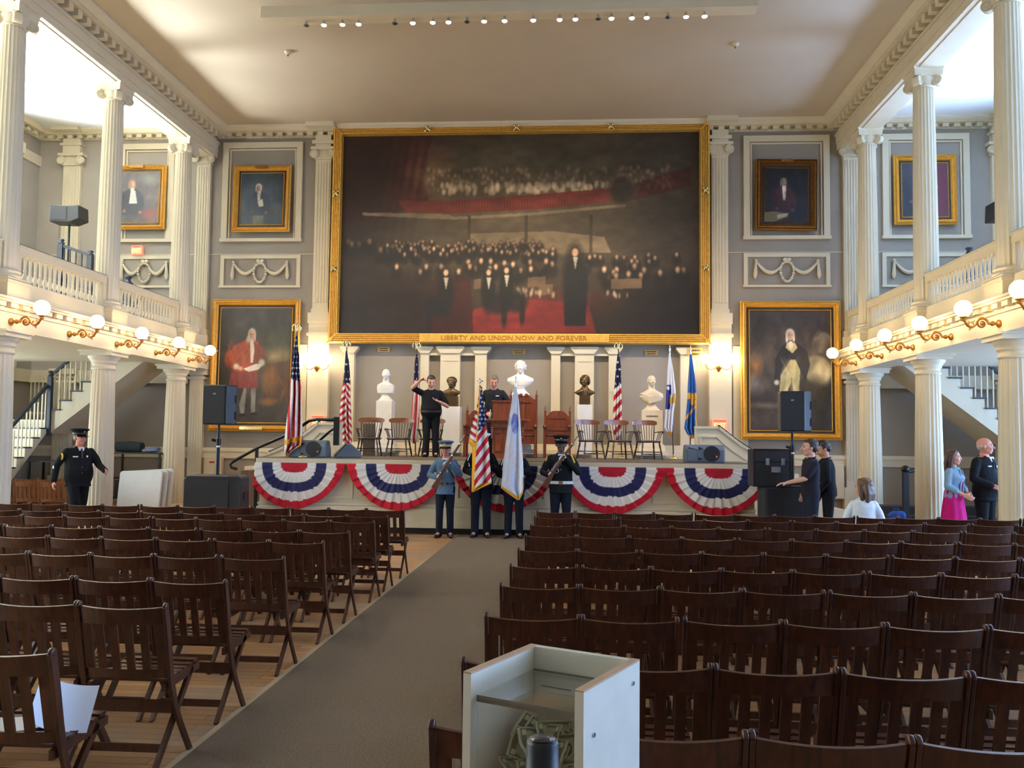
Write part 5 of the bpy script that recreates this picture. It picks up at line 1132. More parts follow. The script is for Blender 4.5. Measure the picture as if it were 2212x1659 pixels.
# left tower: subwoofer, pole, two-way cabinet
def tower(sub_label, sp_label, st_label, X, Y, subw, subh, subd, sp_z0, sp_h, rz, sub_z=0.0):
    t = thing('subwoofer', sub_label, 'loudspeaker', (X, Y, sub_z), rz); m = MB(); m.prism([(-subw/2, 0), (subw/2, 0), (subw/2, subh-.06), (subw/2-.05, subh), (-subw/2+.05, subh), (-subw/2, subh-.08)], -subd/2, subd/2, 'XZ'); m.build('cabinet', BLACK, t, bevel=.02)
    m = MB(); m.box((-subw/2+.03, -subd/2-.012, .05), (subw/2-.2, -subd/2, subh-.08)); m.build('grille', GRILL, t)
    for s in (-1, 1): m = MB(); m.box((s*(subw/2-.0), -.1, subh*.6), (s*(subw/2+.01), .1, subh*.72)); m.build('handle', BLKM, t)
    t = thing('speaker_pole', st_label, 'speaker stand', (X, Y, sub_z+subh)); hp = sp_z0-sub_z-subh
    m = MB(); m.cyl((0, 0, 0), (0, 0, hp), .022, n=12); m.cyl((0, 0, 0), (0, 0, hp*.6), .03, n=12); m.build('pole', BLKM, t)
    m = MB(); m.cyl((0, 0, hp*.60), (0, 0, hp*.72), .045, n=12); m.tube([(0, 0, hp*.66), (-.11, -.02, hp*.70)], .025, 8); m.build('clamp', BLKM, t)
    m = MB(); m.cyl((0, 0, hp*.55), (0, 0, hp*.58), .031, n=12); m.build('collar', PAPER, t)
    t = thing('loudspeaker', sp_label, 'loudspeaker', (X, Y, sp_z0), rz); w_, d_ = .44, .42
    m = MB(); m.prism([(-w_/2, -d_/2), (w_/2-.04, -d_/2-.02), (w_/2+.10, -d_/2+.16), (w_/2+.02, d_/2), (-w_/2, d_/2)], 0, sp_h, 'XY'); m.build('cabinet', BLACK, t, bevel=.02)
    m = MB(); m.box((-w_/2+.01, -d_/2-.028, .02), (w_/2-.07, -d_/2-.01, sp_h-.02)); m.build('grille', GRILL, t)
    for z in (.2, .62): m = MB(); m.bar((w_/2+.07, -d_/2+.14, z*sp_h-.05), (w_/2+.07, -d_/2+.14, z*sp_h+.09), .04, .05); m.build('handle', GRILL, t)
    m = MB(); m.box((-.05, -d_/2-.03, sp_h*.75), (.0, -d_/2-.028, sp_h*.79)); m.build('badge', CHROME, t)
tower('large black subwoofer on the floor left of the stage', 'black loudspeaker on a pole before the red-coated portrait', 'black pole on the left subwoofer', -6.16, 14.6, .96, 1.06, .62, 1.93, .69, .12)
tower('black subwoofer behind the two men at the right of the stage', 'black loudspeaker on a pole in front of the right full-length portrait', 'black pole rising behind the road case', 3.86, 15.35, .70, 1.06, .6, 1.93, .70, -.12)
# gallery speaker on stand with blue-black stair rail
q = at(150, 483, 17.6); t = thing('loudspeaker', 'black loudspeaker tilted on a stand in the left gallery', 'loudspeaker', (q.x, 17.6, q.z)); m = MB(); m.prism([(-.34, 0), (.1, -.02), (.32, .06), (.30, .36), (.02, .34), (-.34, .38)], -.2, .2, 'XZ'); m.build('cabinet', BLACK, t, bevel=.02); m = MB(); m.box((-.31, -.21, .04), (.05, -.2, .33)); m.build('grille', GRILL, t)
t = thing('speaker_pole', 'thin black stand under the left gallery loudspeaker', 'speaker stand', (q.x, 17.6, 4.02)); m = MB(); m.cyl((0, 0, 0), (0, 0, q.z-4.02), .022, n=10); m.build('pole', BLKM, t)
for k in range(3): a = k*2*PI/3; m = MB(); m.tube([(0, 0, .75), (.35*math.cos(a), .35*math.sin(a), .02)], .015, 8); m.build('leg', BLKM, t)
q = at(2150, 478, 17.6); t = thing('loudspeaker', 'dark loudspeaker partly hidden by a column in the right gallery', 'loudspeaker', (q.x, 17.6, q.z)); m = MB(); m.prism([(-.12, 0), (.3, 0), (.3, .36), (-.10, .36)], -.2, .2, 'XZ'); m.build('cabinet', BLACK, t, bevel=.02); m = MB(); m.cyl((.1, 0, 0), (.1, 0, 4.02-q.z), .022, n=10); m.build('pole', BLKM, t)
# road case and low tables right of the stage
q = at(1664, 1048, 14.6); t = thing('road_case', 'black road case with metal latches at the right end of the stage', 'road case', (q.x, 14.7, 1.0))
m = MB(); m.box((-.30, -.25, 0), (.30, .25, .62)); m.build('case_body', BLACK, t, bevel=.008)
m = MB(); 
for a, b in (((-.305, -.255, 0), (.305, -.24, .02)), ((-.305, -.255, .60), (.305, -.24, .625)), ((-.305, -.255, 0), (-.285, -.24, .62)), ((.285, -.255, 0), (.305, -.24, .62)), ((-.305, -.255, .40), (.305, -.245, .42))): m.box(a, b)
m.build('edge_trim', BLKM, t)
for x in (-.08, .17): m = MB(); m.box((x-.03, -.265, .36), (x+.03, -.25, .47)); m.cyl((x, -.27, .43), (x, -.25, .43), .03, n=10); m.build('latch', CHROME, t)
m = MB(); m.box((-.02, -.27, .24), (.13, -.25, .33)); m.build('handle', CHROME, t)
t = thing('equipment_table', 'table draped in black cloth carrying the road case, right of the stage', 'table', (3.40, 14.55, 0)); m = MB()
G = []
for z in (0.02, .5, .99): G.append([(min(x, .40)+(.012*math.sin(k*2.2) if z < .9 else 0), y+(.012*math.cos(k*2.9) if z < .9 else 0), z) for k, (x, y) in enumerate([(-.25+.055*i, -.32) for i in range(16)]+[(.6, -.32+.08*i) for i in range(8)]+[(.6-.055*i, .32) for i in range(16)]+[(-.25, .32-.08*i) for i in range(8)])])
m.grid(G, closed=True); m.add(G[-1], [tuple(range(len(G[-1])))]); m.build('black_cloth', mat('black_cloth', rgb(22, 22, 26), .9), t)
m = MB(); m.box((.0, -.25, .99), (.5, .2, 1.02)); m.build('mixer_tray', BLKM, t)
t = thing('newel_post', 'short white fluted post beside the right end of the stage', 'post', (3.28, 14.95, 0)); m = MB(); m.box((-.09, -.09, .1), (.09, .09, .78)); m.build('post_shaft', WHITE, t, bevel=.005); t.location.x = 3.36; t.location.y = 14.98; m = MB(); m.box((-.12, -.12, .78), (.12, .12, .84)); m.box((-.10, -.10, 0), (.10, .10, .1)); m.build('post_cap', WHITE, t)
for n_, (px0, py0, px1, py1, lb) in enumerate(((443, 985, 480, 1030, 'white electrical cabinet with red label on the wall left of the stage'), (1798, 1003, 1822, 1078, 'white wall cabinet behind the two men in black'))):
    a = at(px0, py0, 19.9); b = at(px1, py1, 19.9); t = thing('wall_cabinet', lb, 'cabinet', ((a.x+b.x)/2, 19.94, b.z)); w_ = b.x-a.x; h_ = a.z-b.z
    m = MB(); m.box((-w_/2, -.12, 0), (w_/2, .04, h_)); m.build('cabinet_body', WHITE, t, bevel=.01); m = MB(); m.box((-w_/2+.02, -.13, .02), (w_/2-.02, -.12, h_-.02)); m.build('door', WHITE, t, bevel=.005)
    if n_ == 0: m = MB(); m.box((-.07, -.135, h_-.16), (.06, -.13, h_-.12)); m.build('red_label', mat('red_label', rgb(190, 50, 50), .6), t)

# ------------------------------------------------------------------ stairs under the galleries
DTREAD = DARKP
def stair(sd, X, s):       # X: where the upper flight leaves the landing; s: direction of climb in x
    t = thing('staircase', 'white gallery staircase with dark treads and handrail under the %s gallery' % sd, 'staircase', (X, 18.3, 0.2))
    w_ = 1.25; n = 9; r = .209; g = .24; z0 = 1.86
    m = MB(); poly = []
    for k in range(n): poly += [(s*k*g, z0+k*r), (s*k*g, z0+(k+1)*r)]
    poly += [(s*n*g, z0+n*r), (s*n*g, z0+n*r-.52), (0, z0-.30)]
    m.prism(poly, 0, .05, 'XZ'); m.build('stringer', WHITE, t)
    m = MB()
    for k in range(n): m.box((s*k*g, .05, z0+k*r), (s*(k*g+.02), w_, z0+(k+1)*r))
    m.prism([(0, z0-.30), (s*n*g, z0+n*r-.52), (s*n*g, z0+n*r-.48), (0, z0-.26)], .05, w_, 'XZ'); m.build('risers', WHITE, t)
    for k in range(n): m = MB(); m.box((s*(k*g-.03), -.04, z0+(k+1)*r), (s*(k*g+g), w_, z0+(k+1)*r+.03)); m.build('tread', DTREAD, t)
    for k in range(n):
        for d in (.06, .18): m = MB(); x = s*(k*g+d); zz = z0+(k+1)*r+.03; m.box((x-.012, .0, zz), (x+.012, .024, z0+(k*g+d)/g*r+r+.78)); m.build('baluster', WHITE, t)
    m = MB(); m.bar((0, .012, z0+r+.80), (s*n*g, .012, z0+n*r+r+.80), .055, .06, up=(0, 0, 1)); m.build('handrail', DARKP, t)
    # landing, newels, lower flight coming towards the camera
    m = MB(); m.box((s*.0, -.0, z0-.20), (-s*1.35, w_, z0)); m.build('landing', WHITE, t)
    def newel(x, y, za, zb): m = MB(); m.box((x-.045, y-.045, za), (x+.045, y+.045, zb-.14)); m.lathe([(.045, zb-.14), (.055, zb-.12), (.03, zb-.10), (.03, zb-.08), (.055, zb-.05), (.04, zb-.01), (0, zb)], c=(x, y, 0), n=12); m.build('newel_post', DARKP, t)
    newel(-s*.02, -.02, z0-.35, z0+1.10)
    nl = 8
    for k in range(nl):
        y = -(k+1)*.26; zt = z0-(k+1)*.21
        if zt < 0.15: break
        m = MB(); m.box((-s*.06, y, zt-.0), (-s*1.30, y+.27, zt+.03)); m.build('tread', DTREAD, t)
        m = MB(); m.box((-s*.08, y+.02, max(0, zt-.21)), (-s*1.30, y+.04, zt)); m.build('riser', WHITE, t)
        for d in (.06, .18): m = MB(); m.box((-s*.09, y+d, zt), (-s*.066, y+d+.024, zt+.80-(.12-d)*.0)); m.build('baluster', WHITE, t)
    P = [(0, z0-.25), (0, z0)]
    for k in range(7): P += [(-(k+1)*.26+.26, z0-(k+1)*.21), (-(k+1)*.26, z0-(k+1)*.21)]
    P = [(p[0], max(0, p[1])) for p in P]; P += [(-7*.26, 0)]
    m = MB(); m.prism([(y, z) for y, z in P], -s*.04, -s*.09, 'YZ'); m.build('lower_stringer', WHITE, t)
    m = MB(); m.bar((-s*.07, 0, z0+.80), (-s*.07, -6*.26, z0+.80-6*.21), .055, .06); m.build('lower_handrail', DARKP, t)
    newel(-s*.07, -6*.26-.05, 0, z0+.92-6*.21)
    return t
stair('left', -11.58, 1); stair('right', 8.98, -1)
# pointed white gate on the landing, left
t = thing('picket_gate', 'white pointed picket gate on the left stair landing', 'gate', (-12.95, 19.6, 2.1)); m = MB(); m.box((0, 0, .12), (1.15, .03, .17)); m.box((0, 0, .88), (1.15, .03, .93)); m.build('gate_rail', WHITE, t)
for k in range(12): m = MB(); x = .03+k*.098; m.box((x-.012, .0, .04), (x+.012, .024, .98)); m.lathe([(.015, .98), (.02, 1.0), (0, 1.08)], c=(x, .012, 0), n=6); m.build('picket', WHITE, t)
# dark balustrade around the stair head, left gallery
t = thing('stair_rail', 'blue-black railing round the stair head in the left gallery', 'railing', (-10.98, 16.2, 4.02))
for px, y0, y1 in ((133, 515, 600), (196, 540, 600)):
    p = at(px, y0, 16.3); m = MB(); m.box((p.x-.05, p.y-.05, 4.02), (p.x+.05, p.y+.05, p.z-.12)); m.lathe([(.05, 0), (.07, .03), (.035, .05), (.06, .09), (0, .13)], c=(p.x, p.y, p.z-.12), n=12); m.build('newel_post', DARKP, t, world=True)
a = at(133, 530, 16.3); b = at(196, 552, 16.3); m = MB(); m.bar(a, b, .06, .06); a2 = Vector((a.x, a.y, a.z-.45)); b2 = Vector((b.x, b.y, b.z-.45)); m.bar(a2, b2, .05, .05); m.build('rail', DARKP, t, world=True)
for k in range(5): u = (k+.5)/5; p = a.lerp(b, u); m = MB(); m.box((p.x-.012, p.y-.012, 4.1), (p.x+.012, p.y+.012, p.z)); m.build('spindle', DARKP, t, world=True)
for px, py, sd in ((191+86, 597, 'left'), (2098-4, 535, 'right')):
    p = at(px, py, 17.0); t = thing('newel_post', 'dark newel finial poking above the %s gallery balustrade' % sd, 'post', (p.x, 17.0, 4.02)); m = MB(); h_ = p.z-4.02; m.box((-.07, -.07, 0), (.07, .07, h_-.12)); m.build('post_shaft', DARKP, t); m = MB(); m.lathe([(.07, h_-.12), (.05, h_-.08), (.05, h_-.05), (.08, h_-.02), (.06, h_+.01), (0, h_+.02)], n=14); m.build('finial', DARKP, t)
# things stored under the left stair
for k in range(3):
    t = thing('folding_table', 'white folding table leaning on edge under the left gallery, %s of three' % ['front', 'middle', 'rear'][k], 'folding table', (-9.60+.05*k, 17.62+.10*k, .2), -.06); t.rotation_euler = (-.12, 0, -.10)
    m = MB(); n_ = 6; rr = .07; pts = []
    for cx_, cz_, a0 in ((.98+.02*k-rr, .80+.02*k-rr, 0), (rr, .78-rr, PI/2), (rr, rr, PI), (.98+.02*k-rr, rr, 1.5*PI)):
        for i in range(n_+1): a_ = a0+PI/2*i/n_; pts.append((cx_+rr*math.cos(a_), cz_+rr*math.sin(a_)))
    m.prism(pts, -.025, .025, 'XZ'); m.build('table_top', mat('white_table_plastic', rgb(214, 214, 216), .5, var=.03), t, bevel=.01)
    for sx in (.2, .75): m = MB(); m.tube([(sx, .04, .12), (sx, .04, .66)], .014, 8); m.build('folded_leg', CHROME, t)
def cart(label, x, y, w_, d_, h_, z=.2, nm='equipment_cart'):
    t = thing(nm, label, 'cart', (x, y, z))
    for sx in (-1, 1):
        for sy in (-1, 1): m = MB(); m.box((sx*w_/2-.02, sy*d_/2-.02, .05), (sx*w_/2+.02, sy*d_/2+.02, h_)); m.build('leg', BLKM, t)
    for z_ in (.12, .5*h_, h_): m = MB(); m.box((-w_/2-.03, -d_/2-.03, z_), (w_/2+.03, d_/2+.03, z_+.03)); m.build('shelf', BLKM, t)
    return t
cart('black wheeled equipment cart under the left staircase', -9.75, 18.85, 1.15, .55, 1.12)
for k, (x, w_, h_, lb) in enumerate(((-10.0, .5, .24, 'dark rolled bundle on the cart under the left stair'), (-9.5, .4, .12, 'pale blue folded tarp on the cart under the left stair'))):
    t = thing(('rolled_bundle', 'folded_tarp')[k], lb, ('bundle', 'tarp')[k], (x, 18.8, 1.35)); m = MB()
    if k == 0: m.tube([(-.3, 0, .12), (0, .02, .13), (.3, 0, .12)], [.11, .125, .11], 14)
    else: m.sphere((0, 0, .05), .2, 14, 8, sc=(1, .8, .25)); m.sphere((.08, .05, .09), .13, 12, 8, sc=(1, .8, .3))
    m.build(('bundle_cloth', 'tarp_cloth')[k], mat(('dark_cloth', 'blue_tarp')[k], (rgb(40, 48, 46), rgb(120, 135, 170))[k], .9, var=.2), t)
for k, (x, h_, w_) in enumerate(((-10.0, .80, .46), (-9.45, .66, .4))):
    t = thing('flight_case', 'black flight case under the left stair cart, %s of two' % ('left', 'right')[k], 'case', (x, 18.85, .36)); m = MB(); m.box((-w_/2, -.22, 0), (w_/2, .22, h_*.45)); m.build('case_body', BLACK, t, bevel=.01); m = MB(); m.box((-.06, -.235, h_*.2), (.06, -.22, h_*.26)); m.build('handle', CHROME, t)
cart('dark cluttered trolley behind the officer at far left', -11.0, 17.6, .8, .5, .95)
# right side bits
t = thing('cloth_bag', 'bright blue cloth bag on the floor under the right gallery', 'bag', (5.95, 16.3, .30)); m = MB(); m.sphere((0, 0, .1), .13, 12, 8, sc=(1.1, .8, .85)); m.sphere((.1, .0, .12), .09, 10, 6); remesh('bag_body', m, mat('blue_cloth', rgb(40, 90, 190), .8), t, .012, 4); m = MB(); m.tube([(-.05, 0, .17), (-.02, 0, .25), (.05, 0, .24), (.07, 0, .17)], .01, 6); m.build('bag_handle', mat('blue_cloth', rgb(40, 90, 190), .8), t)
t = thing('stage_steps', 'low dark carpeted steps under the right gallery beside the wall', 'steps', (7.15, 17.3, 0)); m = MB()
for k in range(3): m.box((-.9, k*.3, 0), (1.2, 1.15, .16*(k+1)))
m.build('step_block', mat('dark_carpet', rgb(46, 40, 40), .95, var=.2, scale=60), t)
t = thing('equipment_bag', 'black bags piled behind the couple under the right stair', 'bag', (8.25, 16.3, 0)); m = MB(); m.sphere((0, 0, 1.15), .35, 14, 8, sc=(1, .6, .7)); m.box((-.4, -.2, 0), (.4, .2, 1.15)); m.build('bag_body', mat('black_nylon', rgb(26, 26, 30), .7, var=.3, scale=20), t, bevel=.05)
m = MB(); m.tube([(-.1, 0, 1.4), (-.25, .05, 2.0), (-.32, .1, 2.55)], .008, 6); m.build('carry_strap', BLACK, t)
# red equipment trolley beam left of stage
t = thing('wooden_steps', 'brown wooden steps at the left end of the stage', 'steps', (-6.15, 16.1, 0)); m = MB()
for k in range(4): m.box((-.9+.24*k, 0, 0), (.33, 1.0, .27*(k+1)))
m.build('step_treads', mat_wood('brown_step_wood', rgb(84, 56, 38), rgb(110, 76, 52), .5), t)
# ------------------------------------------------------------------ people
def SK(name, c): return mat(name, rgb(*c), .5, var=.04, scale=30)
SKIN = {'fair': SK('skin_fair', (206, 152, 126)), 'ruddy': SK('skin_ruddy', (200, 132, 110)), 'dark': SK('skin_dark', (84, 56, 44)), 'tan': SK('skin_tan', (180, 128, 100))}
def cloth(n, c, r=.85): return mat(n, rgb(*c), r, var=.12, scale=14, bump=.2, spec=.2)
CB = cloth('black_polo_cloth', (18, 18, 23)); CT = cloth('black_trouser_cloth', (15, 16, 20)); CG = cloth('blue_grey_uniform_cloth', (84, 106, 128)); CN = cloth('dark_uniform_cloth', (20, 22, 26)); CV = cloth('navy_trouser_cloth', (17, 20, 32))
CD = cloth('denim_blue_cloth', (124, 154, 176)); CP = cloth('magenta_skirt_cloth', (186, 24, 110)); CW_ = cloth('white_knit_cloth', (226, 232, 240)); CS = cloth('white_shirt_cloth', (226, 230, 238)); GLV = cloth('white_glove_cloth', (236, 238, 244)); SHOE = mat('black_shoe_leather', rgb(18, 18, 20), .25)
HB = mat('dark_brown_hair', rgb(44, 32, 26), .55, var=.3, scale=60, stretch=(1, 1, .2)); HM = mat('brown_hair', rgb(92, 62, 42), .5, var=.3, scale=60, stretch=(1, 1, .2)); HG = mat('grey_brown_hair', rgb(110, 96, 86), .6, var=.3, scale=60); YEL = mat('gold_braid', rgb(214, 176, 60), .45, metal=.3); EYEM = mat('dark_eye', rgb(30, 22, 20), .2); LIP = mat('lip_tone', rgb(160, 84, 74), .5)
def V(*a): return Vector(a)
def capsule(m, a, b, ra, rb, n=12):
    a = Vector(a); b = Vector(b); m.tube([a, b], [ra, rb], n); m.sphere(a, ra, n, 8); m.sphere(b, rb, n, 8)
def chain(m, pts, rs, n=12):
    for i in range(len(pts)-1): capsule(m, pts[i], pts[i+1], rs[i], rs[i+1], n)
def hand(m, w, f, nrm, curl=.5, q=1, g=0.0, spread=.12):
    """w wrist, f finger direction, nrm palm normal (side the fingers close to), q thumb side"""
    w = Vector(w); f = Vector(f).normalized(); nrm = Vector(nrm); nrm = (nrm-f*nrm.dot(f)).normalized(); s = f.cross(nrm)*q
    for i, (o, L) in enumerate(((.030, .92), (.010, 1.0), (-.010, .95), (-.029, .78))):
        k = w+f*.088+s*o; capsule(m, w+s*o*.55+f*.005, k, .017+g, .0125+g, 8)
        d = (f+s*o*spread*20*.1).normalized(); p = k; a = 0
        for L2, r in ((.042*L, .0105), (.026*L, .0095), (.021*L, .0085)):
            a += curl*(1.1 if r > .01 else .9); dd = d*math.cos(a)+nrm*math.sin(a); e = p+dd*L2; capsule(m, p, e, r+g, r*.93+g, 8); p = e
    t0 = w+f*.022+s*.026; t1 = t0+(f*.65+s*.55+nrm*.35).normalized()*.042; t2 = t1+(f*.75+nrm*(.3+curl*.4)+s*(.25-curl*.3)).normalized()*.034
    capsule(m, t0, t1, .0145+g, .0125+g, 8); capsule(m, t1, t2, .012+g, .0095+g, 8)
TS = [(.84, .13, .10), (.90, .158, .112), (.98, .158, .110), (1.06, .146, .100), (1.16, .150, .104), (1.28, .164, .112), (1.36, .168, .106), (1.41, .150, .090), (1.45, .098, .074), (1.495, .060, .057)]
def person(label, loc, rz=0.0, H=1.75, skin='fair', build=1.0, belly=0.0, lean=0.0, side=0.0, female=False, arms=None, legs=None, hands=None, head=(0, 0, 0), hair=None, hairm=None, top=None, sleeve='short', topz=.88, pants=None, skirt=None, cap=None, gloves=False, shirt=False, extras=None, sit=False, beard=False):
    k = H/1.75; t = thing('person', label, 'person', loc, rz)
    piv = V(0, 0, .95)
    def B(p): p = Vector(p); return piv+(Matrix.Rotation(side, 3, 'Y') @ Matrix.Rotation(lean, 3, 'X') @ (p-piv)) if p.z > .95 else p
    def K(p): return Vector(p)*k
    sw = (.165 if female else .185)*build
    def torso(m, inf, z0, z1, flare=0.0, sx=1.0):
        G = []; zz = sorted(set([z0, z1]+[s[0] for s in TS if z0 < s[0] < z1]))
        for z in zz:
            rx = np.interp(z, [s[0] for s in TS], [s[1] for s in TS])*build; ry = np.interp(z, [s[0] for s in TS], [s[2] for s in TS])*(1+(build-1)*.7)
            if female: rx *= (.90 if z > 1.0 else 1.02)
            b = belly*math.exp(-((z-1.05)/.13)**2); by = -b*.6
            if female: b2 = .028*math.exp(-((z-1.28)/.06)**2); ry += b2; by -= b2
            rx += b*.6+inf; ry += b*.6+inf
            if z < .92 and flare: rx += flare*(.92-z); ry += flare*(.92-z)
            sec = 20; ring = []
            for j in range(sec): a = 2*PI*j/sec; ring.append(K(B((rx*sx*math.cos(a), ry*math.sin(a)+by, z))))
            G.append(ring)
        m.grid(G, closed=True); m.add(G[0], [tuple(reversed(range(20)))]); m.add(G[-1], [tuple(range(20))])
    arms = arms or {}; legs = legs or {}; hands = hands or {}
    A = {}; L = {}
    for q in (-1, 1):
        sh = B((q*(sw-.012), 0, 1.392)); d = arms.get(q)
        A[q] = [sh]+([V(*p) for p in d] if d else [V(q*(sw+.055), .03, 1.13), V(q*(sw+.055), -.03, .885)])
        d = legs.get(q); L[q] = [V(q*.088, 0, .92)]+([V(*p) for p in d] if d else [V(q*.098, -.012, .50), V(q*.105, .015, .085)])
        if len(L[q]) == 3: L[q].append(L[q][2]+V(q*.03, -.15, -.045))
    hc = B((0, -.015, 1.625)); R0 = Matrix.Rotation(side*.5, 3, 'Y') @ Matrix.Rotation(lean*.8, 3, 'X')
    # ---- continuous body
    m = MB(); torso(m, -.008, .86, 1.50)
    R, cc = blob_head(m, K(hc), 1.12*k, head[0], lean*.8+head[1], .95 if female else 1.05, head[2])
    chain(m, [K(B((0, .012, 1.44))), K(B((0, .006, 1.52))), K(hc)+V(0, .012, -.06)*k], [.062*k, .056*k*(.88 if female else 1), .056*k*(.88 if female else 1)])
    hgs = {}
    for q in (-1, 1):
        s_, e_, w_ = [K(p) for p in A[q]]; ab = k*(.9 if female else 1.0)*(.5+.5*build)
        chain(m, [s_+V(-q*.02, 0, -.015)*k, s_.lerp(e_, .5), e_, e_.lerp(w_, .35), w_], [.050*ab, .044*ab, .036*ab, .039*ab, .026*ab])
        f, nr, cu, th = hands.get(q, ((w_-e_).normalized(), V(-q, 0, 0), .35, None))
        hg = hgs[q] = MB(); f = Vector(f); tq = 1 if Vector(f).cross(Vector(nr)).y < 0 else -1
        if th is not None: tq = th
        hand(hg if gloves else m, w_, f, nr, cu, tq, .002 if gloves else 0)
        a, b_, c, d = [K(p) for p in L[q]]; lb = k*(.5+.5*build)
        chain(m, [a, a.lerp(b_, .5), b_, b_.lerp(c, .35), c], [.088*lb, .074*lb, .053*lb, .053*lb, .036*lb]); capsule(m, c, d, .036*k, .03*k)
    remesh('body', m, SKIN[skin], t, .0075, 2)
    if gloves:
        for q in (-1, 1): remesh('glove', hgs[q], GLV, t, .005, 1)
    # ---- face details
    for q in (-1, 1):
        m = MB(); m.sphere(cc+R @ (V(q*.031, -.083, .008)*1.12*k), .0105*k, 10, 8, sc=(1.2, .6, .8)); m.build('eye', EYEM, t)
        m = MB(); m.tube([cc+R @ (V(q*.014, -.095, .029)*1.12*k), cc+R @ (V(q*.034, -.092, .034)*1.12*k), cc+R @ (V(q*.050, -.080, .027)*1.12*k)], [.003*k, .0042*k, .002*k], 6); m.build('eyebrow', hairm or HB, t)
    m = MB(); m.tube([cc+R @ (V(-.022, -.091, -.060)*1.12*k), cc+R @ (V(0, -.101, -.060)*1.12*k), cc+R @ (V(.022, -.091, -.060)*1.12*k)], [.002, .0055, .002], 6); m.build('mouth', LIP, t)
    # ---- hair
    hh = lambda p: cc+R @ (Vector(p)*1.12*k)
    if hair:
        m = MB()
        def he(p, r, sc=(1, 1, 1)):
            mm = MB(); mm.sphere((0, 0, 0), r*1.12*k, 14, 10, sc=sc); m.add([hh(p)+R @ Vector(v) for v in mm.v], mm.f, 0, True)
        if hair in ('short', 'receding', 'buzz'):
            o = {'short': .006, 'receding': .0, 'buzz': .003}[hair]
            he((0, .028, .050), .086+o, (.94, 1.02, .90)); he((0, .055, .0), .072+o, (.98, .75, .9)); 
            for q in (-1, 1): he((q*.052, .018, .02), .036+o, (.85, 1.1, 1.1))
            if hair == 'short': he((0, -.03, .085), .052, (1.1, .9, .6))
        if hair == 'fringe_bald':
            he((0, .062, -.005), .066, (1.0, .62, .8))
            for q in (-1, 1): he((q*.060, .040, .0), .024, (.8, 1.2, 1.3))
        if hair in ('bob', 'long'):
            he((0, .022, .045), .096, (.96, 1.03, .90)); he((0, .055, -.02), .092, (1.02, .72, 1.1)); dn = -.20 if hair == 'long' else -.155
            for q in (-1, 1): chain(m, [hh((q*.045, -.03, .095)), hh((q*.078, -.005, .03)), hh((q*.088, .015, -.07)), hh((q*.082, .03, dn))], [.026*k, .034*k, .036*k, .026*k], 10)
            for x in (-.055, -.02, .02, .055): chain(m, [hh((x, .07, .02)), hh((x*1.1, .088, -.08)), hh((x*1.15, .088, dn-.02*abs(x)*10))], [.04*k, .042*k, .030*k], 10)
        remesh('hair', m, hairm or HB, t, .006, 2)
    if beard:
        m = MB()
        for x in (-.045, -.02, .02, .045): m.sphere(hh((x*.85, -.066+abs(x)*.45, -.082+abs(x)*.3)), .018*k, 8, 6)
        remesh('beard', m, hairm or HB, t, .006, 2)
    # ---- clothes
    if pants:
        m = MB(); torso(m, .010, .84, min(1.04, topz+.14))
        for q in (-1, 1):
            a, b_, c, d = [K(p) for p in L[q]]; lb = k*(.5+.5*build)
            chain(m, [a, a.lerp(b_, .5), b_, b_.lerp(c, .5), c+V(0, .0, -.022)], [.102*lb, .090*lb, .072*lb, .068*lb, .064*lb])
        remesh('trousers', m, pants, t, .010, 2)
    if skirt:
        m = MB(); G = []
        for z, rx, ry in ((.52, .235, .20), (.66, .215, .185), (.80, .20, .165), (.92, .185, .145), (1.06, .160, .130)): G.append([K(((rx+.008*math.sin(9*a))*math.cos(a), (ry+.008*math.sin(9*a))*math.sin(a), z)) for a in [2*PI*j/54 for j in range(54)]])
        m.grid(G, closed=True); m.add(G[0], [tuple(reversed(range(54)))]); m.add(G[-1], [tuple(range(54))]); m.build('skirt', skirt, t)
    if top:
        m = MB(); torso(m, .016 if sleeve == 'short' else .022, topz, 1.46, flare=.30 if topz < .86 else .0)
        fr = {'short': .80, 'long': 2.0, 'three': 1.55}[sleeve]; ab = k*(.9 if female else 1.0)*(.5+.5*build)
        for q in (-1, 1):
            s_, e_, w_ = [K(p) for p in A[q]]; g = .013 if sleeve == 'short' else .016
            if fr < 1: chain(m, [s_+V(-q*.02, 0, -.012)*k, s_.lerp(e_, .45), s_.lerp(e_, fr)], [.052*ab+g, .048*ab+g, .046*ab+g])
            else: z_ = e_.lerp(w_, fr-1.03); chain(m, [s_+V(-q*.02, 0, -.012)*k, s_.lerp(e_, .5), e_, z_], [.052*ab+g, .047*ab+g, .041*ab+g, (.033 if fr > 1.7 else .04)*ab+g])
        remesh('jacket' if sleeve == 'long' else 'shirt', m, top, t, .010, 3)
        m = MB()
        for q in (-1, 1): m.tube([K(B((q*.075, .03, 1.47))), K(B((q*.07, -.05, 1.465))), K(B((q*.03, -.10, 1.425))), K(B((q*.005, -.118, 1.37 if shirt else 1.41)))], [.014*k, .016*k, .016*k, .008*k], 7)
        m.tube([K(B((-.075, .03, 1.47))), K(B((0, .075, 1.485))), K(B((.075, .03, 1.47)))], .015*k, 7); m.build('collar', CS if shirt == 'white' and sleeve != 'long' else top, t)
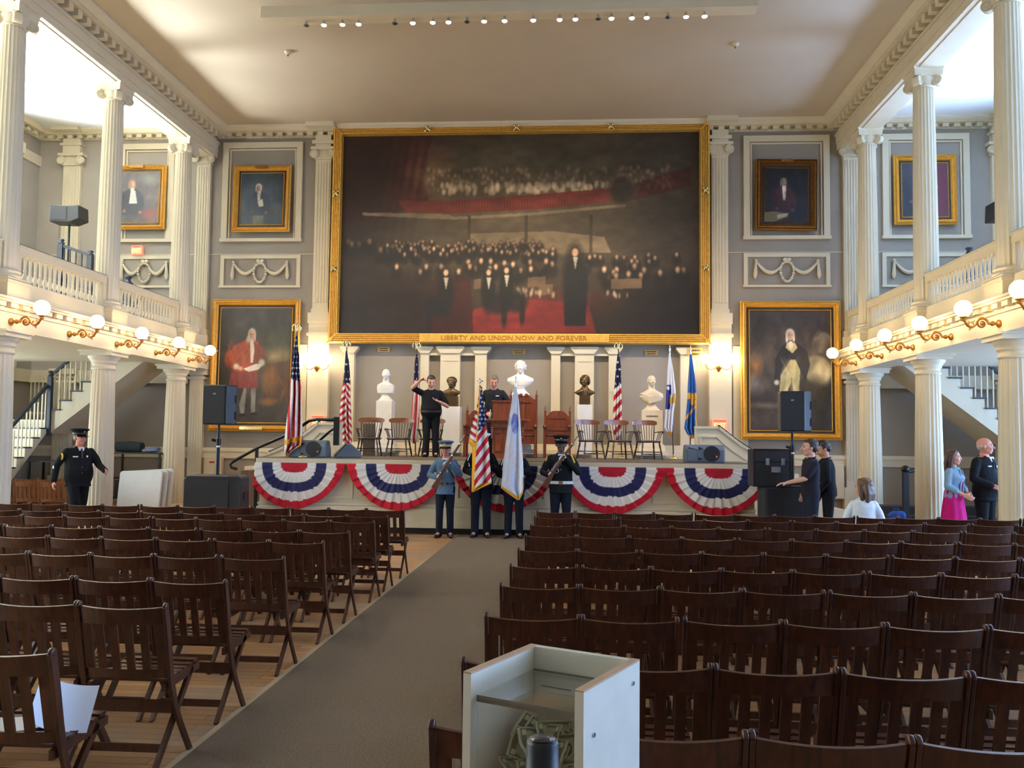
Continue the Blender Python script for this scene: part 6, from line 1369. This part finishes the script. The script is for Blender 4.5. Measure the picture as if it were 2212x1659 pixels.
    if shirt:
        m = MB(); P = [(-.055, 1.465), (.055, 1.465), (.0, 1.27)]
        m.add([K(B((x, -.128-belly*.3+(1.465-z)*-.04+.035*(z > 1.4), z))) for x, z in P]+[K(B((x, -.10, z))) for x, z in P], [(0, 1, 2), (5, 4, 3), (0, 3, 4, 1), (1, 4, 5, 2), (2, 5, 3, 0)]); m.build('shirt_front', CS, t)
        m = MB(); m.tube([K(B((0, -.125, 1.44))), K(B((0, -.142-belly*.4, 1.36))), K(B((0, -.145-belly*.5, 1.27)))], [.012*k, .016*k, .012*k], 6); m.build('tie', BLACK, t)
    for q in (-1, 1):
        if len(L[q]) > 3 and not sit:
            c, d = K(L[q][2]), K(L[q][3]); m = MB(); dr = (d-c); dr.z = 0; dr.normalize(); h0 = c+V(0, 0, -.035)*k
            capsule(m, h0-dr*.02+V(0, 0, -.0), h0+dr*.07+V(0, 0, -.005), .044*k, .042*k); capsule(m, h0+dr*.05+V(0, 0, -.012), h0+dr*.17+V(0, 0, -.014), .042*k, .034*k)
            zmin = min(v[2] for v in m.v); m.v = [(v[0], v[1], max(v[2], h0.z-.047*k)) for v in m.v]; remesh('shoe', m, SHOE, t, .009, 1)
    if cap:
        cm, band = cap; m = MB(); ang = R.to_euler()
        def C(prof, mi_mat, nm, bevel=0):
            mm = MB(); mm.lathe(prof, n=28); mo = MB(); mo.add([cc+R @ (Vector((v[0], v[1]*1.08+.008, v[2]))*1.12*k) for v in mm.v], mm.f, 0, True); mo.build(nm, mi_mat, t)
        C([(.0, .045), (.094, .045), (.096, .06), (.095, .088), (.105, .10), (.135, .125), (.137, .133), (.12, .145), (.06, .152), (0, .153)], cm, 'cap_crown'); C([(.0965, .05), (.099, .052), (.0985, .084), (.096, .086)], band, 'cap_band')
        G = []
        for i in range(4):
            u = i/3; G.append([cc+R @ (V(math.sin(a)*(.094+.022*u), -math.cos(a)*(.100+.062*u)+.008, .052-.030*u)*1.12*k) for a in [-1.1+2.2*j/14 for j in range(15)]])
        m.grid(G); m.grid([[p+V(0, 0, -.005) for p in r] for r in G]); m.build('cap_visor', mat('glossy_visor', rgb(12, 12, 14), .1), t)
        m = MB(); m.sphere(hh((0, -.103, .10)), .020*k, 8, 6, sc=(.8, .4, 1)); m.build('cap_badge', YEL, t)
    def belt(matr, z=1.0, w=.045, inf=.026, buckle=True):
        m = MB(); torso(m, inf, z-w/2, z+w/2); m.build('belt', matr, t)
        if buckle: m = MB(); ry = np.interp(z, [s[0] for s in TS], [s[2] for s in TS])+inf+belly*.9; m.box((-.035*k, (-ry-.012)*k, (z-.03)*k), (.035*k, (-ry+.01)*k, (z+.03)*k)); m.build('belt_buckle', SHINYB, t)
    t['_k'] = k
    if extras: extras(t, K, B, A, belt)
    return t
def disc(t, p, r, matr, nm, nrm=(0, -1, 0), sc=1.0):
    m = MB(); n = Vector(nrm).normalized(); m.cyl(Vector(p)-n*.004, Vector(p)+n*.006, r, n=16); return m.build(nm, matr, t)
def buttons(t, K, B, x=0.0, zs=(1.30, 1.20, 1.10, .92), y=-.142, belly=0):
    for z in zs: m = MB(); m.sphere(K(B((x, y-belly*math.exp(-((z-1.05)/.13)**2)*1.15, z))), .009, 8, 6); m.build('button', SHINYB, t)
def rifle(label, bpx, mpx, Y0, Y1):
    a = at(*bpx, Y0); b = at(*mpx, Y1); t = thing('rifle', label, 'rifle', a); d = (b-a); Lr = d.length; d.normalize(); up = V(0, 0, 1); rgt = d.cross(up).normalized(); up = rgt.cross(d)
    def P(s, u=0, r=0): return d*s*Lr+up*u+rgt*r
    m = MB(); 
    m.bar(P(0, -.035), P(.26, -.01), .045, .115, up=up, w1=.04, h1=.055); m.bar(P(.26, -.012), P(.42, 0), .042, .05, up=up, w1=.042, h1=.05); m.bar(P(.42, 0), P(.84, .004), .042, .046, up=up, w1=.03, h1=.03); m.build('stock', mat_wood('walnut_stock', rgb(72, 40, 26), rgb(104, 60, 38), .35), t, bevel=.008)
    m = MB(); m.tube([P(.36, .030), P(1.0, .016)], [.013, .009], 8); m.build('barrel', mat('gun_steel', rgb(120, 124, 128), .3, metal=.9), t)
    m = MB(); m.bar(P(.28, .03), P(.44, .035), .035, .035, up=up); m.tube([P(.34, .04), P(.34, .05, .05), P(.335, .03, .075)], .008, 6); m.tube([P(.29, -.04), P(.31, -.07), P(.35, -.07), P(.37, -.03)], .005, 6); m.build('receiver', CHROME, t)
    m = MB(); 
    for s_ in (.60, .82): m.tube([P(s_, 0), P(s_+.02, 0)], [.028, .028], 10)
    m.build('barrel_band', CHROME, t); return t
# ---- honour guard in front of the stage
GY = 15.05
def guard_hands(px_low, px_high, cx, Yg, loc, k):
    lo = (at(*px_low, Yg-.30)-loc)/k; hi = (at(*px_high, Yg-.30)-loc)/k; return lo, hi
def mk_guard(label, cpx, H, capm, band, top, pants, skin, lowh, highh, topz, extras, build=1.0, belly=0, hairm=HB, rz=0.0):
    c = at(cpx, 1100, GY); loc = V(c.x, GY, 0); k = H/1.75
    lo = (at(*lowh, GY-.23)-loc)/k; hi = (at(*highh, GY-.26)-loc)/k
    sw = .185*build
    arms = {-1: ((-sw-.10, -.06, 1.15), tuple(lo+V(-.03, .045, -.02))), 1: ((sw+.09, -.09, 1.16), tuple(hi+V(.045, .045, -.03)))}
    hands = {-1: (V(.75, -.2, .25), V(.1, -.2, 1), .75, 1), 1: (V(-.75, -.15, .35), V(.0, -.6, -.6), .75, -1)}
    return person(label, tuple(loc), rz, H, skin, build, belly, arms=arms, hands=hands, cap=(capm, band), hair='buzz', hairm=hairm, top=top, sleeve='long', topz=topz, pants=pants, gloves=True, shirt='white', extras=extras)
def ex1(t, K, B, A, belt):
    belt(BLACK, 1.0); buttons(t, K, B)
    m = MB(); s = A[1][0]
    for j in range(3): m.tube([K(V(s.x-.03, -.02, s.z+.05)), K(V(s.x-.02-.02*j, -.12, s.z-.10)), K(V(s.x+.02, -.11, s.z-.22-.02*j)), K(V(s.x+.06, -.03, s.z-.12))], .006, 6)
    m.build('shoulder_cord', CS, t)
    for z in (1.31,):
        m = MB(); m.box(K((-.13, -.138, z)), K((-.05, -.128, z+.012))); m.build('name_bar', CHROME, t)
mk_guard('honour guard in blue-grey uniform and cap holding a rifle across the chest, left', 961, 1.66, CG, mat('khaki_band', rgb(190, 170, 130), .6), CG, CV, 'ruddy', (946, 1029), (968, 1000), .80, ex1)
rifle('wooden rifle held at port by the blue-grey uniformed guard', (934, 1053), (1006, 941), GY-.34, GY-.30)
def ex4(t, K, B, A, belt):
    belt(CS, .98, .05); buttons(t, K, B)
    m = MB(); s = A[1][0]; m.tube([K(V(s.x-.02, -.06, s.z+.06)), K(V(s.x+.03, -.09, s.z-.06)), K(V(s.x+.02, -.09, s.z-.16)), K(V(s.x+.07, -.03, s.z-.10))], .018, 7); m.build('shoulder_cord', YEL, t)
    m = MB(); s = A[-1][0]; m.tube([K(V(s.x-.045, -.05, s.z+.02)), K(V(s.x-.06, -.06, s.z-.06))], .012, 6); m.build('shoulder_badge', YEL, t)
mk_guard('honour guard in dark uniform and black cap holding a rifle, right', 1211, 1.78, CN, BLACK, CN, CV, 'dark', (1187, 1023), (1218, 988), .80, ex4, build=1.12, belly=.02)
rifle('wooden rifle held at port by the dark uniformed guard', (1172, 1050), (1251, 942), GY-.34, GY-.30)
def exf(t, K, B, A, belt):
    belt(BLACK, .98); buttons(t, K, B, zs=(1.2, 1.1, .92)); m = MB(); s = A[-1][0]; m.tube([K(V(s.x, -.05, s.z+.05)), K(V(s.x-.04, -.07, s.z-.06)), K(V(s.x-.01, -.09, s.z-.18))], .012, 7); m.build('shoulder_cord', CS, t)
for cpx, H, capm, lb, pw in ((1039, 1.80, CS, 'flag bearer in dark uniform behind the striped guard flag', 1032), (1110, 1.70, CN, 'flag bearer in dark uniform behind the white guard flag', 1109)):
    c = at(cpx, 1100, GY+.08); k = H/1.75; pp = (at(pw, 960, GY-.22)-V(c.x, GY+.08, 0))/k
    person(lb, (c.x, GY+.08, 0), 0, H, 'fair', 1.08, arms={-1: ((-.27, -.06, 1.15), (pp.x-.05, -.24, 1.08)), 1: ((.27, -.08, 1.16), (pp.x+.05, -.24, 1.30))}, hands={-1: (V(.7, -.3, .2), V(0, -1, .2), .8, 1), 1: (V(-.7, -.3, .2), V(0, -1, .2), .8, -1)}, cap=(capm, BLACK), hair='buzz', top=CN, sleeve='long', topz=.84, pants=CV, gloves=True, shirt='white', extras=exf)
# ---- technician adjusting the flag on the stage
TYs = 17.85; c = at(930, 985, TYs); loc = V(c.x, TYs, SZ)
def L_(px, py, Y, k): return (at(px, py, Y)-loc)/k
def ext(t, K, B, A, belt): belt(mat('brown_belt', rgb(60, 50, 40), .5), 1.0, .04, .020)
def tl(px, py, Y, H): return tuple((at(px, py, Y)-loc)/(H/1.75))
H = 1.70
person('stocky man in black polo and trousers raising one arm to a stage flag', tuple(loc), .05, H, 'fair', 1.2, .06, lean=.10, head=(.25, .30, .0), arms={-1: (tl(890, 838, 17.65, H), tl(907, 821, 17.55, H)), 1: (tl(966, 878, 17.8, H), tl(948, 868, 17.55, H))}, hands={-1: (V(.7, -.2, .35), V(.2, -.3, -1), .85, 1), 1: (V(-.8, -.35, .25), V(0, -.2, 1), .25, 1)}, hair='short', hairm=HB, beard=True, top=CB, sleeve='short', topz=.90, pants=CT, extras=ext)
loc = V(at(1066, 985, 18.15).x, 18.15, SZ); H = 1.74
def exl(t, K, B, A, belt): m = MB(); m.box(K(B((.05, -.145, 1.33))), K(B((.12, -.135, 1.345)))); m.build('chest_lettering', PAPER, t)
person('man in black zip jacket looking down behind the lectern', tuple(loc), .0, H, 'ruddy', 1.12, .03, lean=.16, head=(.10, .30, .03), arms={-1: ((-.30, -.05, 1.16), tl(1052, 892, 17.75, H)), 1: ((.32, -.08, 1.16), (.22, -.34, 1.02))}, hands={-1: (V(.3, -.8, -.2), V(.6, 0, -.6), .6, 1), 1: (V(-.3, -.9, 0), V(0, 0, -1), .3, -1)}, hair='short', hairm=HG, top=cloth('black_fleece_cloth', (30, 30, 34)), sleeve='long', topz=.86, pants=CT, extras=exl)
# ---- two men beside the road case
loc = V(at(1752, 1100, 13.75).x, 13.75, 0); H = 1.78
person('man in dark short-sleeved polo in profile, arm reaching towards the road case', tuple(loc), -PI/2+.05, H, 'fair', 1.05, .02, head=(-.05, 0, 0), arms={1: ((.18, -.14, 1.16), (.12, -.40, 1.09)), -1: ((-.25, .04, 1.13), (-.22, -.02, .92))}, hands={1: (V(0, -1, -.10), V(0, 0, -1), .25, 1), -1: (V(0, -.5, -.8), V(1, 0, 0), .3, None)}, hair='short', hairm=HB, top=cloth('charcoal_polo_cloth', (30, 28, 38)), sleeve='short', topz=.86, pants=cloth('dark_jeans_cloth', (26, 32, 44)))
loc = V(at(1790, 1100, 14.35).x, 14.35, 0); H = 1.76
person('man in black shirt behind him with head bowed', tuple(loc), -PI/2-.25, H, 'tan', 1.0, 0, lean=.08, head=(.15, .38, 0), arms={-1: ((-.26, .0, 1.12), (-.22, -.10, .90)), 1: ((.26, -.02, 1.13), (.18, -.16, .95))}, hair='short', hairm=HB, top=CB, sleeve='long', topz=.86, pants=CT)
# ---- seated woman, seen from behind
sy = 11.75; loc = V(at(1878, 1100, sy).x, sy, -.41); H = 1.66
tq_ = thing('stool', 'low wooden stool under the seated woman in white', 'stool', (loc.x, sy+.12, 0)); mq_ = MB(); mq_.box((-.19, -.17, .40), (.19, .17, .43)); mq_.build('seat', DARKW, tq_)
for a_ in (-.16, .16):
    for b_ in (-.14, .14): mq_ = MB(); mq_.box((a_-.015, b_-.015, 0), (a_+.015, b_+.015, .40)); mq_.build('leg', DARKW, tq_)
person('seated woman with shoulder-length brown hair and white top, seen from behind', (loc.x, sy+.22, -.41), PI-.25, H, 'fair', 1.0, 0, female=True, head=(1.0, 0, 0), legs={-1: ((-.10, -.42, .90), (-.10, -.40, .50)), 1: ((.10, -.42, .90), (.10, -.40, .50))}, arms={-1: ((-.24, -.02, 1.16), (-.14, -.24, 1.02)), 1: ((.24, -.02, 1.16), (.14, -.24, 1.02))}, hair='bob', hairm=HM, top=CW_, sleeve='long', topz=.90, pants=CT, sit=True)
# ---- couple under the right gallery
cy_ = 14.6
def exw(t, K, B, A, belt):
    m = MB()
    for q in (-1, 1): m.tube([K(B((q*.03, -.13, 1.42))), K(B((q*.05, -.165, 1.28))), K(B((q*.045, -.14, 1.12))), K(B((q*.06, -.13, .98)))], [.012]*4, 7)
    m.build('jacket_edge', CD, t); m = MB(); G = [[K(B((x, -.118-(.045 if 1.2 < z < 1.35 else 0)-.01, z))) for x in (-.045, -.02, .02, .045)] for z in (1.40, 1.28, 1.12, .98)]; m.grid(G); m.grid([[p+V(0, .03, 0) for p in r] for r in G]); m.build('inner_top', CP, t)
loc = V(at(2060, 1110, cy_-.3).x, cy_-.3, 0)
person('young woman in denim jacket and magenta skirt beside the uniformed man', tuple(loc), .75, 1.64, 'fair', 1.02, 0, female=True, head=(.15, .03, 0), arms={-1: ((-.22, .0, 1.14), (-.10, -.22, 1.00)), 1: ((.22, -.04, 1.15), (.10, -.20, 1.02))}, hair='long', hairm=mat('auburn_hair', rgb(66, 36, 34), .5, var=.3, scale=60), top=CD, sleeve='three', topz=.93, skirt=CP, extras=exw)
def exo(t, K, B, A, belt):
    buttons(t, K, B, .0, (1.22, 1.12, 1.02, .92), -.145, .07)
    s = A[-1][0]; m = MB(); m.sphere(K(V(s.x-.062, -.015, s.z-.08)), .05, 14, 10, sc=(.35, .9, 1)); m.build('sleeve_patch', CS, t)
    for j in range(3): m = MB(); m.box(K(B((-.14+.035*j, -.150, 1.31))), K(B((-.112+.035*j, -.125, 1.33)))); m.build('medal_ribbon', CHROME, t)
    m = MB(); m.sphere(K(B((.10, -.135, 1.31))), .028, 10, 8, sc=(.8, .4, 1)); m.build('badge', CHROME, t)
loc = V(at(2128, 1110, cy_).x, cy_, 0)
person('large balding man in dark dress uniform with white shoulder patch, right', tuple(loc), .62, 1.84, 'ruddy', 1.28, .09, head=(.55, 0, 0), arms={-1: ((-.33, -.02, 1.13), (-.20, -.22, 1.02)), 1: ((.31, .0, 1.12), (.30, -.08, .88))}, hands={-1: (V(.35, -.8, -.2), V(.6, .2, -.5), .8, 1)}, hair='fringe_bald', hairm=mat('grey_hair', rgb(170, 160, 150), .6), top=CN, sleeve='long', topz=.78, pants=CN, shirt='white', extras=exo)
# ---- officer walking on the left
def exm(t, K, B, A, belt):
    buttons(t, K, B, .0, (1.22, 1.12, 1.02, .92), -.145, .05); s = A[-1][0]
    m = MB(); m.sphere(K(V(s.x-.068, -.01, s.z-.09)), .062, 14, 10, sc=(.35, .85, 1)); m.build('sleeve_patch', YEL, t); m = MB(); m.sphere(K(V(s.x-.078, -.01, s.z-.09)), .046, 12, 8, sc=(.35, .85, 1)); m.build('patch_centre', CN, t)
    m = MB(); m.box(K(B((-.14, -.150, 1.29))), K(B((-.06, -.125, 1.31)))); m.build('medal_ribbon', CS, t); m = MB(); m.sphere(K(B((.09, -.135, 1.30))), .026, 10, 8, sc=(.8, .4, 1)); m.build('badge', CHROME, t)
    m = MB(); w_ = A[-1][1]; m.sphere(K(w_+V(-.055, -.02, -.03)), .03, 8, 6, sc=(.4, .8, 1.2)); m.build('cuff_mark', CS, t)
loc = V(at(166, 1100, 14.9).x, 14.9, 0)
person('police officer in dark uniform and peaked cap striding under the left gallery', tuple(loc), .85, 1.80, 'ruddy', 1.2, .06, head=(.35, 0, 0), legs={-1: ((-.10, -.16, .52), (-.10, -.10, .10)), 1: ((.10, .04, .49), (.10, .30, .14))}, arms={-1: ((-.32, .12, 1.14), (-.36, .10, .88)), 1: ((.30, -.12, 1.15), (.30, -.42, 1.06))}, hair='buzz', hairm=HG, cap=(CN, BLACK), top=CN, sleeve='long', topz=.78, pants=CN, shirt='white', extras=exm)

# ------------------------------------------------------------------ flags
FL = mat_attr('flag_cloth', .75, weave=.15)
NAVY = (26, 28, 62); RED = (176, 24, 44); WHT = (224, 220, 216); GLD = (214, 156, 50)
def drape(label, rows, Y, paint, folds=3, depth=.05, nu=34, nv=110, pole=None, finial='eagle', cat='flag', Yo=0.0):
    ys = [r[0] for r in rows]; xl = [r[1] for r in rows]; xr = [r[2] for r in rows]
    base = at(pole[1][0], pole[1][1], Y); t = thing('flag', label, cat, (base.x, Y, base.z))
    vs = []; cs = []
    for j in range(nv+1):
        v = j/nv; py = ys[0]+(ys[-1]-ys[0])*v; a = np.interp(py, ys, xl); b = np.interp(py, ys, xr)
        for i in range(nu+1):
            u = i/nu; px = a+(b-a)*u; w_ = (b-a)/FPX*Y; yo = (depth*min(1, w_/.25))*math.sin(2*PI*folds*u+v*1.8)+.02*math.sin(u*17+v*3)*min(1, w_/.2)
            vs.append(at(px, py, Y-.05+Yo+yo*(.3+.7*v))); cs.append(paint(u, v, px, py))
    W = nu+1; fs = [(j*W+i, j*W+i+1, (j+1)*W+i+1, (j+1)*W+i) for j in range(nv) for i in range(nu)]
    me = bpy.data.meshes.new('flag_cloth'); me.from_pydata([tuple(p-V(base.x, Y, base.z)) for p in vs], [], fs); me.materials.append(FL)
    ca = me.color_attributes.new('Col', 'FLOAT_COLOR', 'POINT'); ca.data.foreach_set('color', [x for c in cs for x in (*rgb(*c), 1)]); me.polygons.foreach_set('use_smooth', [True]*len(fs))
    o = bpy.data.objects.new('flag_cloth', me); col.objects.link(o); o.parent = t; sd = o.modifiers.new('thick', 'SOLIDIFY'); sd.thickness = .004; sd.offset = 0
    p0 = at(*pole[0], Y); m = MB(); m.tube([p0, base], [.014, .016], 8); m.build('pole', mat('dark_flag_pole', rgb(70, 46, 30), .3), t, world=True)
    m = MB()
    if finial == 'eagle':
        m.sphere(p0+V(0, 0, .03), .028, 10, 8); m.tube([p0+V(0, 0, .05), p0+V(0, -.01, .15)], [.022, .03], 8); m.sphere(p0+V(0, -.02, .17), .02, 8, 6)
        for s in (-1, 1): m.tube([p0+V(0, 0, .12), p0+V(s*.05, .0, .16), p0+V(s*.085, 0, .10), p0+V(s*.075, 0, .04)], [.02, .026, .02, .008], 7)
    elif finial == 'spear': m.lathe([(.016, 0), (.02, .02), (.012, .04), (.028, .10), (.018, .15), (0, .21)], c=tuple(p0), n=8)
    elif finial == 'star':
        for s in range(6): a_ = s*PI/3; m.tube([p0+V(0, 0, .07), p0+V(.06*math.cos(a_), 0, .07+.06*math.sin(a_))], [.02, .004], 6)
    m.build('finial', SHINYB if finial == 'eagle' else SILV, t, world=True)
    if Y > 15.5: m = MB(); m.lathe([(0, 0), (.10, 0), (.11, .015), (.06, .04), (.03, .07), (.02, .10), (0, .10)], c=(base.x, Y, SZ if Y > 15.4 else 0), n=16); m.build('base_stand', SHINYB, t, world=True)
    return t
def starp(px, py, x0, y0, dx, dy, r, off=.5):
    j = round((py-y0)/dy); xs = x0+(off*dx if j % 2 else 0); i = round((px-xs)/dx); a = px-(xs+i*dx); b = py-(y0+j*dy); d = math.hypot(a, b); an = math.atan2(a, -b); return d < r*(.62+.38*math.cos(5*an))
def us(canton, stripe, gold=None, star=(6, 12, 2.3)):
    def f(u, v, px, py):
        if gold and gold(u, v, px, py): return GLD
        if canton(px, py): return WHT if starp(px, py, star[3] if len(star) > 3 else 0, 3, star[0], star[1], star[2]) else NAVY
        return RED if int(math.floor(stripe(px, py))) % 2 == 0 else WHT
    return f
drape('large striped flag with eagle finial at the front left corner of the stage', [(722, 640, 642), (739, 637, 643), (767, 632, 646), (800, 629, 647), (824, 627, 649), (852, 626, 651), (909, 619, 653), (945, 615, 653), (962, 614, 650), (975, 613, 630), (987, 618, 621)], 15.95, us(lambda x, y: y < 818+(x-628)*.3, lambda x, y: (x+(y-820)*.05*(-1 if x < 640 else -1)-600)/5.6+(y-820)*.012, lambda u, v, x, y: (y > 941+(653-x)*.25 and y < 950+(653-x)*.3) or v > .97 or (u > .9 and y > 950)), folds=2.5, depth=.06, nu=60, nv=150, pole=((641, 719), (655, 993)))
drape('striped flag with eagle finial left of the two leftmost stage chairs', [(756, 747, 749), (782, 745, 754), (810, 743, 756), (828, 741, 757), (865, 736, 757), (900, 733, 759), (930, 738, 760), (955, 741, 760), (965, 744, 757)], 18.9, us(lambda x, y: y < 828, lambda x, y: (y-(x-745)*1.2*(1 if x > 748 else -.6))/7.5, None, (8, 16, 2.6)), pole=((749, 752), (752, 985)), nu=44)
drape('striped flag gripped by the technician on stage', [(765, 899, 902), (782, 896, 904), (820, 894, 904), (850, 892, 905), (905, 888, 906), (950, 889, 898), (958, 892, 896)], 18.55, us(lambda x, y: y < 822, lambda x, y: (x*1.0+(y)*.06)/4.2, None, (8, 16, 2.3)), pole=((900, 756), (897, 985)), nu=30)
drape('striped flag with eagle finial behind the right stage chairs', [(765, 1334, 1338), (790, 1331, 1341), (840, 1327, 1342), (870, 1325, 1343), (900, 1324, 1343), (930, 1324, 1343), (945, 1326, 1338), (953, 1327, 1334)], 18.9, us(lambda x, y: y < 842-(x-1325)*.8, lambda x, y: (y+(x-1330)*1.1)/12.5, None, (9, 15, 3.0, 1334)), pole=((1336, 757), (1343, 985)), nu=44)
def p5(u, v, x, y):
    if v > .95: return GLD
    if 853-abs(x-1450)*.4 < y < 872 and u > .35 and u < 1.0 and v < .7: return (206, 160, 70) if y > 858 or u > .8 else (190, 190, 200)
    if 832 < y < 885 and u < .55: return (44, 56, 130) if math.hypot(x-1444, y-838) > 4 else (220, 222, 240)
    return (222, 222, 232)
drape('white state flag with blue shield hanging at the right end of the stage', [(765, 1445, 1448), (800, 1442, 1454), (840, 1440, 1459), (855, 1439, 1460), (872, 1438, 1458), (890, 1437, 1455), (925, 1435, 1453), (933, 1441, 1452), (941, 1447, 1450)], 18.9, p5, pole=((1447, 765), (1455, 988)), finial='spear', nu=40)
def p6(u, v, x, y):
    if v > .96 or u > .93 and y > 850: return GLD
    if 850-abs(x-1496)*.2 < y < 862 or (math.hypot(x-1497, y-868) < 7): return (206, 160, 60)
    if abs(y-(905-(x-1480)*1.2)) < 4: return (200, 150, 70)
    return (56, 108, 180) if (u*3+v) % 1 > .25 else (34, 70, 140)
drape('bright blue flag with gold fringe beside the right wing wall', [(765, 1490, 1494), (800, 1488, 1499), (830, 1486, 1503), (860, 1485, 1505), (900, 1481, 1504), (925, 1478, 1506), (937, 1484, 1504), (947, 1493, 1500)], 18.9, p6, pole=((1492, 765), (1491, 985)), finial='spear', nu=44)
def pg(u, v, x, y):
    lx = 1037-(y-835)*.068
    gold = (v > .955) or (abs(x-lx) < 1.3) or (x < lx and y > 944+(x-1012)*.9) or (y > 1047-(x-1020)*.15-(0 if x > 1040 else -(1040-x)*.55) and v > .8)
    if gold: return (222, 160, 44)
    if x < lx: return RED if int(math.floor((y-(x-1012)*.7)/8.5)) % 2 else WHT
    if y < 934-(x-1030)*.75 : return WHT if starp(x, y, 1041.5-(y-880)*.03, 850, 8.0, 9.2, 3.0) else (22, 32, 84)
    return RED if int(math.floor((y+(x-1030)*1.35)/14.5)) % 2 else WHT
drape('striped guard flag with starry blue corner held before the stage', [(835, 1036, 1041), (870, 1032, 1045), (900, 1025, 1049), (930, 1016, 1052), (955, 1012, 1055), (962, 1016, 1056), (966, 1020, 1057), (1000, 1020, 1058), (1030, 1019, 1061), (1044, 1019, 1062), (1054, 1019, 1040), (1063, 1019, 1023)], GY-.28, pg, folds=1.5, depth=.035, nu=90, nv=260, pole=((1037, 832), (1024, 1050)), finial='star')
def pw(u, v, x, y):
    e = 1080-(1119-x)*.68 if x < 1119 else 1080-(x-1119)*1.2
    if y > e-7 or (u > .95 and y > 1030): return (214, 158, 62)
    n = math.sin(x*.35+y*.11)*math.sin(y*.17+x*.2)
    if (x-1112)**2/60+(y-915)**2/500 < 1: return (110, 116, 176) if n > -.2 else (150, 156, 206)
    if (x-1100)**2/20+(y-910)**2/120 < 1: return (170, 178, 204)
    if 960 < y < 1010 and u > .1 and u < .75 and n > .55: return (216, 190, 190)
    if u > .80: return (236, 238, 250)
    return (202, 204, 218) if n < .3 else (214, 210, 216)
drape('white guard flag with faint blue seal and gold fringe before the stage', [(835, 1112, 1116), (870, 1105, 1121), (910, 1098, 1124), (960, 1092, 1127), (1000, 1087, 1130), (1030, 1085, 1131), (1054, 1082, 1131), (1066, 1097, 1129), (1080, 1117, 1122)], GY-.28, pw, folds=1.5, depth=.03, nu=70, nv=180, pole=((1114, 836), (1106, 1050)), finial='spear')

# ------------------------------------------------------------------ bunting on the stage front
BUNT = mat_attr('bunting_cotton', .8, weave=.2); rb = random.Random(9)
for bi, (px, lb) in enumerate(((633, 'leftmost, wrapping the stage corner'), (859, 'second from left'), (1088, 'middle one behind the honour guard'), (1322, 'second from right'), (1553, 'rightmost'))):
    cx = at(px, 1099, 15.40).x; NT, NR = 150, 48; W_, D_ = .95, .84; t0 = 1.262; vs = []; cs = []; ph = rb.uniform(0, 6)
    pl = [rb.uniform(.6, 1.4) for _ in range(15)]
    for i in range(NR+1):
        r = i/NR
        for j in range(NT+1):
            th = PI*j/NT; c, s = math.cos(th), math.sin(th); ee = 1.72+2.2*(1-r)**1.3
            rr = 1/((abs(c)**ee+abs(s)**ee)**(1/ee)); 
            x = cx-W_*rr*c*r; z = t0-D_*rr*s*r-.018*math.sin(th)*(1-r)*4*r
            f = th/PI*15; k_ = int(min(14, f)); fr = f-k_; pw_ = pl[k_]; saw = (fr if fr < .8 else (1-fr)*4)*pw_
            y = SY0-.105-.012*r-.042*r**.8*saw*s**.5 if s > 0 else SY0-.105
            z += .006*math.sin(th*9+ph)*r*s
            if i == 0: x = cx-.02*c
            if x < SX0-.06: y, x = y+(SX0-.06-x), SX0-.06-.03*saw*r
            q = r*(1+.007*math.sin(th*30+ph)); tt = abs(c)
            b = [.19+.08*tt**3, .40+.02*tt, .60+.04*tt, .81+.02*tt]
            cl = RED if q < b[0] else (232, 228, 222) if q < b[1] else (34, 34, 78) if q < b[2] else (232, 226, 216) if q < b[3] else (182, 20, 42)
            vs.append((x, y, min(z, t0))); cs.append(cl)
    Wn = NT+1; fs = [(i*Wn+j, i*Wn+j+1, (i+1)*Wn+j+1, (i+1)*Wn+j) for i in range(NR) for j in range(NT)]
    me = bpy.data.meshes.new('bunting'); o0 = V(cx, SY0-.1, t0); me.from_pydata([tuple(Vector(v)-o0) for v in vs], [], fs); me.materials.append(BUNT); me.polygons.foreach_set('use_smooth', [True]*len(fs))
    ca = me.color_attributes.new('Col', 'FLOAT_COLOR', 'POINT'); ca.data.foreach_set('color', [x for c in cs for x in (*rgb(*c), 1)])
    o = bpy.data.objects.new('bunting', me); col.objects.link(o); o.location = o0; sd = o.modifiers.new('thick', 'SOLIDIFY'); sd.thickness = .003
    tag(o, 'red white and blue bunting on the stage front, '+lb, 'bunting', 'buntings on the stage front')
